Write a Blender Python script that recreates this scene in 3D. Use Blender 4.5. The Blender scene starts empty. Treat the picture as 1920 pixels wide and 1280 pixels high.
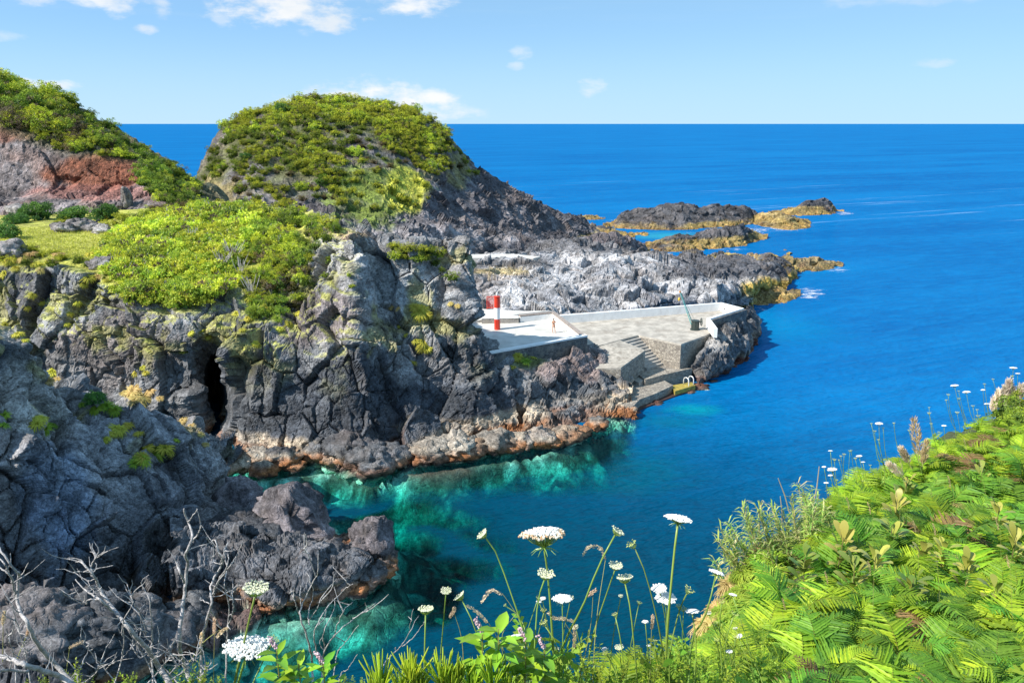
import bpy, math, random
import numpy as np
from mathutils import Vector, Matrix
from mathutils.bvhtree import BVHTree

# ------------------------------------------------------------------ camera, sky, sun
scene = bpy.context.scene
C = scene.collection
FPX = 1507.0
PITCH = math.radians(15.15)
CAMZ = 30.0
cam = bpy.data.cameras.new('camera'); camo = bpy.data.objects.new('camera', cam); C.objects.link(camo)
cam.sensor_width = 36.0; cam.lens = 36.0 * FPX / 1920.0
cam.clip_start = 0.05; cam.clip_end = 150000.0
camo.location = (0, 0, CAMZ); camo.rotation_euler = (math.radians(90) - PITCH, 0, 0)
scene.camera = camo
scene.render.resolution_x = 1024; scene.render.resolution_y = 682
scene.view_settings.view_transform = 'Standard'; scene.view_settings.look = 'None'
scene.view_settings.exposure = 0.72; scene.view_settings.gamma = 1.0
scene.cycles.max_bounces = 6; scene.cycles.transparent_max_bounces = 12
scene.cycles.diffuse_bounces = 3; scene.cycles.glossy_bounces = 2
scene.cycles.use_denoising = True

SUN_EL = math.radians(41)
SUN_DIR = np.array([-0.90, -0.42]); SUN_DIR /= np.linalg.norm(SUN_DIR)     # where the sun stands, seen from above
sun = bpy.data.lights.new('sun', 'SUN'); suno = bpy.data.objects.new('sun', sun); C.objects.link(suno)
sun.energy = 4.6; sun.angle = math.radians(0.5); sun.color = (1.0, 0.95, 0.86)
sd = Vector((SUN_DIR[0] * math.cos(SUN_EL), SUN_DIR[1] * math.cos(SUN_EL), math.sin(SUN_EL)))
suno.rotation_euler = sd.to_track_quat('Z', 'Y').to_euler(); suno.location = sd * 300


def nd(nt, kind, **kw):
    n = nt.nodes.new(kind)
    for k, v in kw.items():
        if k == 'inp':
            for kk, vv in v.items():
                n.inputs[kk].default_value = vv
        else:
            setattr(n, k, v)
    return n


def mth(nt, op, a, b=None, c=None, clamp=False):
    n = nt.nodes.new('ShaderNodeMath'); n.operation = op; n.use_clamp = clamp
    for i, v in enumerate((a, b, c)):
        if v is None: continue
        if isinstance(v, (int, float)): n.inputs[i].default_value = v
        else: nt.links.new(v, n.inputs[i])
    return n.outputs[0]


def mixc(nt, fac, a, b, mode='MIX'):
    n = nt.nodes.new('ShaderNodeMix'); n.data_type = 'RGBA'; n.blend_type = mode
    for s, v in ((n.inputs['Factor'], fac), (n.inputs[6], a), (n.inputs[7], b)):
        if isinstance(v, (int, float)): s.default_value = v
        elif isinstance(v, tuple): s.default_value = (*v[:3], 1)
        else: nt.links.new(v, s)
    return n.outputs[2]


def ramp(nt, val, lo, hi, a=0.0, b=1.0):
    n = nt.nodes.new('ShaderNodeMapRange'); n.interpolation_type = 'SMOOTHSTEP'
    nt.links.new(val, n.inputs[0])
    for i, v in enumerate((lo, hi, a, b)): n.inputs[i + 1].default_value = v
    return n.outputs[0]


def noise(nt, vec, scale, detail=4, rough=0.55, dim='3D'):
    n = nt.nodes.new('ShaderNodeTexNoise'); n.noise_dimensions = dim
    n.inputs['Scale'].default_value = scale; n.inputs['Detail'].default_value = detail; n.inputs['Roughness'].default_value = rough
    if vec is not None: nt.links.new(vec, n.inputs['Vector'])
    return n.outputs['Fac']


def vscale(nt, vec, s, off=(0, 0, 0)):
    n = nt.nodes.new('ShaderNodeMapping'); n.inputs['Scale'].default_value = s; n.inputs['Location'].default_value = off
    nt.links.new(vec, n.inputs['Vector']); return n.outputs[0]


# pixel of the 1920x1280 photograph -> direction / point
def ray(px, py):
    x = (px - 960.0) / FPX; y = (640.0 - py) / FPX
    cp, sp = math.cos(PITCH), math.sin(PITCH)
    return np.array([x, cp + y * sp, -sp + y * cp])
CAM = np.array([0.0, 0.0, CAMZ])
def P(px, py, Y):
    d = ray(px, py); return CAM + d * (Y / d[1])
def Z(px, py, z):
    d = ray(px, py); return CAM + d * ((z - CAMZ) / d[2])
def topix(V):
    V = np.asarray(V, float) - CAM
    cp, sp = math.cos(PITCH), math.sin(PITCH)
    dep = V[..., 1] * cp - V[..., 2] * sp
    up = V[..., 1] * sp + V[..., 2] * cp
    return 960 + FPX * V[..., 0] / dep, 640 - FPX * up / dep


# ------------------------------------------------------------------ sky
w = bpy.data.worlds.new('World'); scene.world = w; w.use_nodes = True
nt = w.node_tree; nt.nodes.clear()
out = nd(nt, 'ShaderNodeOutputWorld'); bg = nd(nt, 'ShaderNodeBackground')
sky = nd(nt, 'ShaderNodeTexSky', sky_type='NISHITA', sun_disc=False, sun_elevation=SUN_EL,
         sun_rotation=math.atan2(SUN_DIR[0], SUN_DIR[1]), altitude=0, air_density=1.0, dust_density=0.3, ozone_density=2.0)
tc = nd(nt, 'ShaderNodeTexCoord')
sep = nd(nt, 'ShaderNodeSeparateXYZ'); nt.links.new(tc.outputs['Generated'], sep.inputs[0])
az = mth(nt, 'ARCTAN2', sep.outputs[0], sep.outputs[1]); el = mth(nt, 'ARCSINE', sep.outputs[2])
# the humid marine air is thin here: sample the sky a little above the true direction
zc = mth(nt, 'MULTIPLY_ADD', mth(nt, 'MAXIMUM', sep.outputs[2], 0.0), 1.9, 0.10)
cmb = nd(nt, 'ShaderNodeCombineXYZ')
nt.links.new(sep.outputs[0], cmb.inputs[0]); nt.links.new(sep.outputs[1], cmb.inputs[1]); nt.links.new(zc, cmb.inputs[2])
nrm = nd(nt, 'ShaderNodeVectorMath', operation='NORMALIZE'); nt.links.new(cmb.outputs[0], nrm.inputs[0])
nt.links.new(nrm.outputs[0], sky.inputs[0])
hs = nd(nt, 'ShaderNodeHueSaturation', inp={'Saturation': 1.22, 'Value': 1.0}); nt.links.new(sky.outputs[0], hs.inputs['Color'])
skyc = hs.outputs[0]
cv = nd(nt, 'ShaderNodeCombineXYZ'); nt.links.new(az, cv.inputs[0]); nt.links.new(mth(nt, 'MULTIPLY', el, 2.2), cv.inputs[1])
n1 = noise(nt, cv.outputs[0], 26, 7, 0.6); n2 = noise(nt, cv.outputs[0], 9, 3, 0.5)
total = None
# cumulus: (pixel x, pixel y, half width, half height, strength)
for (cx, cy, rx, ry, st) in [(540, 14, 120, 34, 1.0), (625, 46, 44, 15, .9), (770, 6, 75, 22, .9), (170, 0, 105, 14, .9), (222, 14, 26, 18, .8), (300, 12, 16, 22, .6),
                             (272, 56, 22, 8, .75), (660, 190, 105, 36, 1.0), (690, 200, 150, 30, 1.0), (745, 182, 55, 32, 1.0), (815, 186, 50, 19, .95), (780, 205, 120, 22, .7), (1110, 162, 27, 18, .6),
                             (978, 100, 22, 14, .45), (970, 124, 18, 9, .45), (60, 158, 66, 8, .8), (1760, 118, 32, 8, .35), (570, 62, 18, 10, .4), (413, 34, 14, 12, .4), (10, 68, 26, 10, .35), (1760,-4,170,10,.3)]:
    d = ray(cx, cy); d = d / np.linalg.norm(d)
    a0 = math.atan2(d[0], d[1]); e0 = math.asin(d[2]); ra = rx / FPX; re = ry / FPX
    qa = mth(nt, 'POWER', mth(nt, 'ABSOLUTE', mth(nt, 'MULTIPLY', mth(nt, 'SUBTRACT', az, a0), 1 / ra)), 2.0)
    qe = mth(nt, 'POWER', mth(nt, 'ABSOLUTE', mth(nt, 'MULTIPLY', mth(nt, 'SUBTRACT', el, e0), 1 / re)), 2.0)
    m = mth(nt, 'MULTIPLY', mth(nt, 'MAXIMUM', mth(nt, 'SUBTRACT', 1.0, mth(nt, 'ADD', qa, qe)), -1.0), 0.5)
    m = mth(nt, 'ADD', m, mth(nt, 'MULTIPLY', mth(nt, 'SUBTRACT', n1, 0.52), 2.6))
    m = mth(nt, 'MULTIPLY', ramp(nt, m, -0.18, 0.75), st)
    m = mth(nt, 'MULTIPLY', m, ramp(nt, mth(nt, 'ADD', qa, qe), 2.6, 1.2))
    total = m if total is None else mth(nt, 'MAXIMUM', total, m)
haze = mth(nt, 'MULTIPLY', ramp(nt, el, 0.12, -0.01), 0.75)
streak = mth(nt, 'MULTIPLY', ramp(nt, noise(nt, vscale(nt, cv.outputs[0], (1.4, 9, 1)), 5, 6, 0.6), 0.45, 0.8), 0.12)
pale = mixc(nt, mth(nt, 'MAXIMUM', haze, streak), skyc, (2.65, 3.3, 3.95))
right = ramp(nt, az, -0.55, 0.75, 0.42, 0.62)
pale = mixc(nt, right, pale, (1.85, 3.1, 4.0))
cl_col = mixc(nt, ramp(nt, n2, 0.35, 0.65), (3.5, 3.75, 4.0), (4.2, 4.25, 4.3))
col = mixc(nt, total, pale, cl_col)
nt.links.new(col, bg.inputs['Color']); bg.inputs['Strength'].default_value = 0.145
nt.links.new(bg.outputs[0], out.inputs[0])


# ------------------------------------------------------------------ numeric noise
def _h(ix, iy, iz, seed):
    with np.errstate(over='ignore'):
        h = (ix.astype(np.int64) * 374761393 + iy.astype(np.int64) * 668265263 + iz.astype(np.int64) * 2147483629 + seed * 974634777) & 0xFFFFFFFF
        h = ((h ^ (h >> 13)) * 1274126177) & 0xFFFFFFFF
        h = ((h ^ (h >> 15)) * 2246822519) & 0xFFFFFFFF
        return ((h ^ (h >> 16)) & 0xFFFFFF).astype(np.float64) / 0xFFFFFF
def vnoise(Q, seed=0):
    i = np.floor(Q); f = Q - i; f = f * f * f * (f * (f * 6 - 15) + 10); i = i.astype(np.int64)
    r = 0
    for dx in (0, 1):
        wx = f[:, 0] if dx else 1 - f[:, 0]
        for dy in (0, 1):
            wy = f[:, 1] if dy else 1 - f[:, 1]
            for dz in (0, 1):
                wz = f[:, 2] if dz else 1 - f[:, 2]
                r = r + wx * wy * wz * _h(i[:, 0] + dx, i[:, 1] + dy, i[:, 2] + dz, seed)
    return r * 2 - 1
def fbm(Q, octv=4, seed=0, gain=0.5):
    a, s, r = 1.0, 0.0, 0
    for o in range(octv):
        r = r + a * vnoise(Q * (2.03 ** o) + o * 17.3, seed + o); s += a; a *= gain
    return r / s
def ridged(Q, octv=4, seed=0):
    a, s, r = 1.0, 0.0, 0
    for o in range(octv):
        r = r + a * (1 - 2 * np.abs(vnoise(Q * (2.05 ** o) + o * 9.1, seed + o))); s += a; a *= 0.5
    return r / s
def facet(Q, seed=0, tilt=0.9, off=0.5):
    """fractured rock: each cell of a jittered lattice is a tilted plane; returns height and distance to the joint"""
    i = np.floor(Q).astype(np.int64)
    f1 = np.full(len(Q), 9e9); f2 = np.full(len(Q), 9e9); h = np.zeros(len(Q)); idr = np.zeros(len(Q))
    for dx in (-1, 0, 1):
        for dy in (-1, 0, 1):
            for dz in (-1, 0, 1):
                cx, cy, cz = i[:, 0] + dx, i[:, 1] + dy, i[:, 2] + dz
                px = cx + _h(cx, cy, cz, seed); py = cy + _h(cx, cy, cz, seed + 1); pz = cz + _h(cx, cy, cz, seed + 2)
                ex, ey, ez = Q[:, 0] - px, Q[:, 1] - py, Q[:, 2] - pz
                d = ex * ex + ey * ey + ez * ez
                r1 = _h(cx, cy, cz, seed + 3)
                hh = (r1 - 0.5) * 2 * off + tilt * ((_h(cx, cy, cz, seed + 4) - 0.5) * ex + (_h(cx, cy, cz, seed + 5) - 0.5) * ey + (_h(cx, cy, cz, seed + 6) - 0.5) * ez)
                c = d < f1
                f2 = np.where(c, f1, np.minimum(f2, d)); h = np.where(c, hh, h); idr = np.where(c, r1, idr); f1 = np.where(c, d, f1)
    return h, np.sqrt(f2) - np.sqrt(f1), idr, f1
def sstep(a, b, x):
    t = np.clip((x - a) / (b - a), 0, 1); return t * t * (3 - 2 * t)


# ------------------------------------------------------------------ objects
def tag(o, label=None, cat=None, group=None, kind=None):
    if label: o['label'] = label
    if cat: o['category'] = cat
    if group: o['group'] = group
    if kind: o['kind'] = kind
    return o
def link(name, me, mat=None, parent=None):
    o = bpy.data.objects.new(name, me); C.objects.link(o)
    if mat is not None and me is not None and not me.materials: me.materials.append(mat)
    if parent is not None: o.parent = parent
    return o
def empty(name, loc, label, cat, group=None, rz=0.0):
    o = bpy.data.objects.new(name, None); C.objects.link(o); o.location = loc; o.rotation_euler = (0, 0, rz)
    return tag(o, label, cat, group)
def np_mesh(name, V, F, tint=None, smooth=True, extra=None):
    """V (n,3), F (m,4) or (m,3) arrays"""
    me = bpy.data.meshes.new(name); V = np.asarray(V, np.float32); F = np.asarray(F, np.int32); k = F.shape[1]
    me.vertices.add(len(V)); me.vertices.foreach_set('co', V.ravel())
    me.loops.add(F.size); me.loops.foreach_set('vertex_index', F.ravel())
    me.polygons.add(len(F)); me.polygons.foreach_set('loop_start', np.arange(0, F.size, k, dtype=np.int32))
    me.polygons.foreach_set('use_smooth', np.full(len(F), smooth))
    me.update(calc_edges=True)
    if tint is not None:
        a = me.attributes.new('tint', 'FLOAT_COLOR', 'POINT'); t = np.ones((len(V), 4), np.float32); t[:, :3] = tint; a.data.foreach_set('color', t.ravel())
    for kx, vx in (extra or {}).items():
        a = me.attributes.new(kx, 'FLOAT', 'POINT'); a.data.foreach_set('value', np.asarray(vx, np.float32))
    return me
class MB:
    """collects polygons of one part"""
    def __init__(s): s.v = []; s.f = []; s.c = []; s.col = (1, 1, 1)
    def add(s, vs, fs):
        b = len(s.v); s.v += [tuple(map(float, x)) for x in vs]; s.f += [tuple(b + i for i in f) for f in fs]; s.c += [s.col] * len(vs)
    def box(s, c, size, rz=0.0, M=None):
        hx, hy, hz = size[0] / 2, size[1] / 2, size[2] / 2; ca, sa = math.cos(rz), math.sin(rz); vs = []
        for z in (-hz, hz):
            for x, y in ((-hx, -hy), (hx, -hy), (hx, hy), (-hx, hy)):
                vs.append((c[0] + x * ca - y * sa, c[1] + x * sa + y * ca, c[2] + z))
        s.add(vs, [(0, 3, 2, 1), (4, 5, 6, 7), (0, 1, 5, 4), (1, 2, 6, 5), (2, 3, 7, 6), (3, 0, 4, 7)])
    def prism(s, poly, z1, z0):
        """poly: xy points counter-clockwise or not; z1 top (number or list), z0 bottom"""
        n = len(poly); ar = sum(poly[i][0] * poly[(i + 1) % n][1] - poly[(i + 1) % n][0] * poly[i][1] for i in range(n))
        zt = z1 if isinstance(z1, (list, tuple)) else [z1] * n
        idx = list(range(n)) if ar > 0 else list(range(n))[::-1]
        vs = [(poly[i][0], poly[i][1], zt[i]) for i in idx] + [(poly[i][0], poly[i][1], z0) for i in idx]
        s.add(vs, [tuple(range(n)), tuple(range(2 * n - 1, n - 1, -1))] + [(i, n + i, n + (i + 1) % n, (i + 1) % n) for i in range(n)])
    def tube(s, pts, rad, n=6, cap=True):
        pts = [np.asarray(p, float) for p in pts]; m = len(pts)
        rad = [rad] * m if isinstance(rad, (int, float)) else list(rad)
        vs = []; ref = None
        for i, p in enumerate(pts):
            t = pts[min(i + 1, m - 1)] - pts[max(i - 1, 0)]; t = t / (np.linalg.norm(t) + 1e-9)
            if ref is None: ref = np.array([1.0, 0, 0]) if abs(t[0]) < 0.8 else np.array([0, 1.0, 0])
            a = np.cross(t, ref); a /= np.linalg.norm(a) + 1e-9; b = np.cross(t, a); ref = -b if False else np.cross(a, t) * 1.0
            for k in range(n):
                an = 2 * math.pi * k / n; vs.append(p + rad[i] * (math.cos(an) * a + math.sin(an) * b))
        fs = [(i * n + k, i * n + (k + 1) % n, (i + 1) * n + (k + 1) % n, (i + 1) * n + k) for i in range(m - 1) for k in range(n)]
        if cap: fs += [tuple(range(n))[::-1], tuple((m - 1) * n + k for k in range(n))]
        s.add(vs, fs)
    def lathe(s, c, prof, n=20):
        vs = []; m = len(prof)
        for r, z in prof:
            for k in range(n):
                an = 2 * math.pi * k / n; vs.append((c[0] + r * math.cos(an), c[1] + r * math.sin(an), c[2] + z))
        fs = [(i * n + k, i * n + (k + 1) % n, (i + 1) * n + (k + 1) % n, (i + 1) * n + k) for i in range(m - 1) for k in range(n)]
        s.add(vs, fs + [tuple(range(n))[::-1], tuple((m - 1) * n + k for k in range(n))])
    def blob(s, c, r, n=6, m=4, jit=0.0, rng=random):
        r = (r, r, r) if isinstance(r, (int, float)) else r; vs = [(c[0], c[1], c[2] - r[2])]
        for i in range(1, m):
            th = math.pi * i / m
            for k in range(n):
                ph = 2 * math.pi * k / n; j = 1 + jit * (rng.random() - .5)
                vs.append((c[0] + r[0] * j * math.sin(th) * math.cos(ph), c[1] + r[1] * j * math.sin(th) * math.sin(ph), c[2] - r[2] * j * math.cos(th)))
        vs.append((c[0], c[1], c[2] + r[2])); t = len(vs) - 1
        fs = [(0, 1 + (k + 1) % n, 1 + k) for k in range(n)]
        fs += [(1 + (i * n) + k, 1 + i * n + (k + 1) % n, 1 + (i + 1) * n + (k + 1) % n, 1 + (i + 1) * n + k) for i in range(m - 2) for k in range(n)]
        fs += [(1 + (m - 2) * n + k, 1 + (m - 2) * n + (k + 1) % n, t) for k in range(n)]
        s.add(vs, fs)
    def mesh(s, name, smooth=False):
        me = bpy.data.meshes.new(name); me.from_pydata(s.v, [], s.f); me.update()
        if smooth: me.polygons.foreach_set('use_smooth', np.full(len(me.polygons), True))
        a = me.attributes.new('tint', 'FLOAT_COLOR', 'POINT'); t = np.ones((len(s.v), 4), np.float32)
        if len(s.c): t[:, :3] = np.array(s.c)
        a.data.foreach_set('color', t.ravel()); return me
    def obj(s, name, mat, parent=None, smooth=False):
        return link(name, s.mesh(name, smooth), mat, parent)


# ------------------------------------------------------------------ materials
def newmat(name):
    m = bpy.data.materials.new(name); m.use_nodes = True; t = m.node_tree; t.nodes.clear()
    o = nd(t, 'ShaderNodeOutputMaterial'); return m, t, o
def rock_mat(name, fine=1.0, speck=0.32, bump=0.42):
    m, t, o = newmat(name); b = nd(t, 'ShaderNodeBsdfPrincipled', inp={'Roughness': 0.85, 'Specular IOR Level': 0.25})
    at = nd(t, 'ShaderNodeAttribute', attribute_name='tint'); g = nd(t, 'ShaderNodeTexCoord'); pos = g.outputs['Object']
    na = noise(t, pos, 0.45 * fine, 6, 0.65); nb = noise(t, pos, 2.6 * fine, 5, 0.7); nc = noise(t, pos, 9 * fine, 3, 0.7)
    k = mth(t, 'MULTIPLY', ramp(t, na, 0.3, 0.7, 0.55, 1.5), ramp(t, nb, 0.25, 0.75, 0.42, 1.65))
    k = mth(t, 'MULTIPLY', k, ramp(t, nc, 0.25, 0.75, 0.6, 1.4))
    mul = nd(t, 'ShaderNodeVectorMath', operation='SCALE'); t.links.new(at.outputs['Color'], mul.inputs[0]); t.links.new(k, mul.inputs['Scale'])
    # pale lichen and salt crust in patches
    li = mth(t, 'MULTIPLY', ramp(t, nc, 0.52, 0.66), ramp(t, noise(t, vscale(t, pos, (1, 1, .6), (7, 3, 1)), 0.9 * fine, 5, 0.7), 0.5, 0.68))
    c = mixc(t, mth(t, 'MULTIPLY', li, speck), mul.outputs[0], (0.46, 0.45, 0.44))
    wa = mth(t, 'MULTIPLY', ramp(t, noise(t, vscale(t, pos, (1, 1, .5), (1, 8, 4)), 0.35 * fine, 4, 0.6), 0.55, 0.72), 0.35)
    c = mixc(t, wa, c, (0.185, 0.16, 0.145))
    t.links.new(c, b.inputs['Base Color'])
    vo = nd(t, 'ShaderNodeTexVoronoi', feature='DISTANCE_TO_EDGE'); vo.inputs['Scale'].default_value = 0.9 * fine
    wv = nd(t, 'ShaderNodeVectorMath', operation='MULTIPLY_ADD')
    nn = t.nodes.new('ShaderNodeTexNoise'); nn.inputs['Scale'].default_value = 1.2 * fine; t.links.new(pos, nn.inputs['Vector'])
    t.links.new(nn.outputs['Color'], wv.inputs[0]); wv.inputs[1].default_value = (0.9 / fine,) * 3; t.links.new(pos, wv.inputs[2])
    t.links.new(wv.outputs[0], vo.inputs['Vector'])
    hgt = mth(t, 'ADD', mth(t, 'MULTIPLY', ramp(t, vo.outputs['Distance'], 0.0, 0.07), 0.5), mth(t, 'ADD', mth(t, 'MULTIPLY', nb, 0.9), mth(t, 'MULTIPLY', nc, 0.4)))
    bp = nd(t, 'ShaderNodeBump', inp={'Strength': bump, 'Distance': 0.35 / fine}); t.links.new(hgt, bp.inputs['Height'])
    t.links.new(bp.outputs[0], b.inputs['Normal']); t.links.new(b.outputs[0], o.inputs[0]); return m
def leaf_mat(name, trans=0.3, rough=0.5, spec=0.3, var=0.28):
    m, t, o = newmat(name); b = nd(t, 'ShaderNodeBsdfPrincipled', inp={'Roughness': rough, 'Specular IOR Level': spec})
    at = nd(t, 'ShaderNodeAttribute', attribute_name='tint'); oi = nd(t, 'ShaderNodeObjectInfo')
    hsv = nd(t, 'ShaderNodeHueSaturation'); t.links.new(at.outputs['Color'], hsv.inputs['Color'])
    t.links.new(mth(t, 'MULTIPLY_ADD', oi.outputs['Random'], 0.03, 0.485), hsv.inputs['Hue'])
    r2 = mth(t, 'FRACT', mth(t, 'MULTIPLY', oi.outputs['Random'], 17.3))
    t.links.new(mth(t, 'MULTIPLY_ADD', r2, var * 2.4, 1 - var * 1.2), hsv.inputs['Value'])
    tr = nd(t, 'ShaderNodeBsdfTranslucent'); mx = nd(t, 'ShaderNodeMixShader', inp={0: trans})
    t.links.new(hsv.outputs[0], b.inputs['Base Color']); t.links.new(hsv.outputs[0], tr.inputs[0])
    t.links.new(b.outputs[0], mx.inputs[1]); t.links.new(tr.outputs[0], mx.inputs[2]); t.links.new(mx.outputs[0], o.inputs[0]); return m
def plain_mat(name, col, rough=0.6, nscale=6.0, namp=0.25, bump=0.1, metal=0.0, stain=None):
    m, t, o = newmat(name); b = nd(t, 'ShaderNodeBsdfPrincipled', inp={'Roughness': rough, 'Metallic': metal})
    g = nd(t, 'ShaderNodeTexCoord'); n = noise(t, g.outputs['Object'], nscale, 6, 0.65)
    k = ramp(t, n, 0.25, 0.75, 1 - namp, 1 + namp)
    mul = nd(t, 'ShaderNodeVectorMath', operation='SCALE'); mul.inputs[0].default_value = col[:3]; t.links.new(k, mul.inputs['Scale'])
    c = mul.outputs[0]
    if stain:
        s = ramp(t, noise(t, vscale(t, g.outputs['Object'], (1, 1, .4), (3, 5, 9)), stain[1], 6, 0.7), 0.48, 0.66)
        c = mixc(t, mth(t, 'MULTIPLY', s, stain[2]), c, stain[0])
        s2 = ramp(t, noise(t, vscale(t, g.outputs['Object'], (.5, 2, 1), (13, 5, 2)), stain[1] * 3.1, 6, 0.75), 0.56, 0.7)
        c = mixc(t, mth(t, 'MULTIPLY', s2, stain[2] * .6), c, tuple(x * .55 for x in stain[0]))
    t.links.new(c, b.inputs['Base Color'])
    bp = nd(t, 'ShaderNodeBump', inp={'Strength': bump, 'Distance': 0.05}); t.links.new(n, bp.inputs['Height']); t.links.new(bp.outputs[0], b.inputs['Normal'])
    t.links.new(b.outputs[0], o.inputs[0]); return m
def masonry_mat(name, a, bcol, mortar, scale=2.2):
    m, t, o = newmat(name); b = nd(t, 'ShaderNodeBsdfPrincipled', inp={'Roughness': 0.9})
    g = nd(t, 'ShaderNodeTexCoord'); pos = vscale(t, g.outputs['Object'], (1, 1, 1.7))
    vo = nd(t, 'ShaderNodeTexVoronoi', feature='DISTANCE_TO_EDGE'); vo.inputs['Scale'].default_value = scale; vo.inputs['Randomness'].default_value = 0.75
    vc = nd(t, 'ShaderNodeTexVoronoi', feature='F1'); vc.inputs['Scale'].default_value = scale; vc.inputs['Randomness'].default_value = 0.75
    t.links.new(pos, vo.inputs['Vector']); t.links.new(pos, vc.inputs['Vector'])
    sx = nd(t, 'ShaderNodeSeparateColor'); t.links.new(vc.outputs['Color'], sx.inputs[0])
    c = mixc(t, sx.outputs[0], a, bcol)
    nb = noise(t, g.outputs['Object'], 5, 5, 0.7); mor = ramp(t, mth(t, 'ADD', vo.outputs['Distance'], mth(t, 'MULTIPLY', nb, 0.03)), 0.09, 0.03)
    c = mixc(t, mth(t, 'MULTIPLY', mor, 0.8), c, mortar)
    c = mixc(t, mth(t, 'MULTIPLY', ramp(t, noise(t, g.outputs['Object'], 0.8, 5, 0.7), 0.45, 0.68), 0.6), c, (0.33, 0.29, 0.23))
    t.links.new(c, b.inputs['Base Color'])
    bp = nd(t, 'ShaderNodeBump', inp={'Strength': 0.7, 'Distance': 0.12}); t.links.new(mth(t, 'ADD', ramp(t, vo.outputs['Distance'], 0, 0.1), mth(t, 'MULTIPLY', nb, .5)), bp.inputs['Height'])
    t.links.new(bp.outputs[0], b.inputs['Normal']); t.links.new(b.outputs[0], o.inputs[0]); return m
M_rock = rock_mat('basalt'); M_rockfar = rock_mat('far_basalt', 0.6, 0.3, 0.6)
M_leaf = leaf_mat('leaf', 0.4); M_heath = leaf_mat('heath_leaf', 0.18, 0.6, 0.2); M_grass = leaf_mat('grass_blade', 0.3, 0.6, 0.2, .2)
M_fern = leaf_mat('fern_leaf', 0.38, 0.5, 0.3, .3); M_petal = leaf_mat('petal', 0.25, 0.7, 0.1, 0.03)
M_gloss = leaf_mat('glossy_leaf', 0.2, 0.35, 0.5, .18)
M_wood = plain_mat('bleached_wood', (0.42, 0.395, 0.385), 0.8, 40, 0.5, 0.6)
M_concrete = plain_mat('weathered_concrete', (0.42, 0.38, 0.325), 0.85, 0.9, 0.3, 0.2, stain=((0.27, 0.23, 0.19), 0.5, .8))
M_white = plain_mat('white_limewash', (0.80, 0.80, 0.79), 0.7, 1.5, 0.06, 0.1, stain=((0.55, 0.53, 0.5), 1.2, .3))
M_pale = plain_mat('pale_screed', (0.58, 0.56, 0.52), 0.8, 0.6, 0.2, 0.1, stain=((0.46, 0.42, 0.37), 0.35, .5))
M_coping = plain_mat('brown_coping', (0.30, 0.25, 0.22), 0.85, 3, 0.3, 0.2)
M_stone = masonry_mat('dark_masonry', (0.05, 0.052, 0.058), (0.14, 0.135, 0.13), (0.25, 0.24, 0.23))
M_quay = masonry_mat('quay_masonry', (0.19, 0.165, 0.14), (0.44, 0.39, 0.32), (0.22, 0.2, 0.18), 3.0)
# ------------------------------------------------------------------ terrain sheets
BVH = {}
def hermite(ctrl, n, axis=0):
    """resample an array of control points (R,C,3) along the first axis with a smooth curve"""
    A = np.moveaxis(np.asarray(ctrl, float), axis, 0); m = len(A)
    seg = np.linalg.norm(np.diff(A, axis=0), axis=-1).mean(axis=tuple(range(1, A.ndim - 1))) + 1e-6
    t = np.concatenate([[0], np.cumsum(seg)]); L = t[-1]
    T = np.zeros_like(A); sh = (-1,) + (1,) * (A.ndim - 1); D = np.diff(A, axis=0) / seg.reshape(sh)
    T[0] = D[0]; T[-1] = D[-1]
    if m > 2:
        w0 = seg[1:].reshape(sh); w1 = seg[:-1].reshape(sh); T[1:-1] = (D[:-1] * w0 + D[1:] * w1) / (w0 + w1)
    x = np.linspace(0, L, n); k = np.clip(np.searchsorted(t, x, 'right') - 1, 0, m - 2)
    h = seg[k].reshape(sh); u = ((x - t[k]) / seg[k]).reshape(sh)
    o = (2 * u**3 - 3 * u**2 + 1) * A[k] + (u**3 - 2 * u**2 + u) * h * T[k] + (-2 * u**3 + 3 * u**2) * A[k + 1] + (u**3 - u**2) * h * T[k + 1]
    return np.moveaxis(o, 0, axis), L
def loft(rows, ds):
    A = np.array(rows, float)
    _, L0 = hermite(A, 4, 0); _, L1 = hermite(A, 4, 1)
    n0, n1 = max(8, int(L0 / ds)), max(8, int(L1 / ds))
    B, _ = hermite(A, n0, 0); B, _ = hermite(B, n1, 1); return B
def normals(G):
    du = np.gradient(G, axis=1); dv = np.gradient(G, axis=0); n = np.cross(du, dv); n /= np.linalg.norm(n, axis=-1, keepdims=True) + 1e-9
    view = CAM - G; s = np.sign((n * view).sum(-1).mean()); return n * (s if s else 1)
def grid_faces(n0, n1, flip=False):
    i = np.arange(n0 * n1).reshape(n0, n1); f = np.stack([i[:-1, :-1], i[:-1, 1:], i[1:, 1:], i[1:, :-1]], -1).reshape(-1, 4)
    return f[:, ::-1] if flip else f
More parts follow.
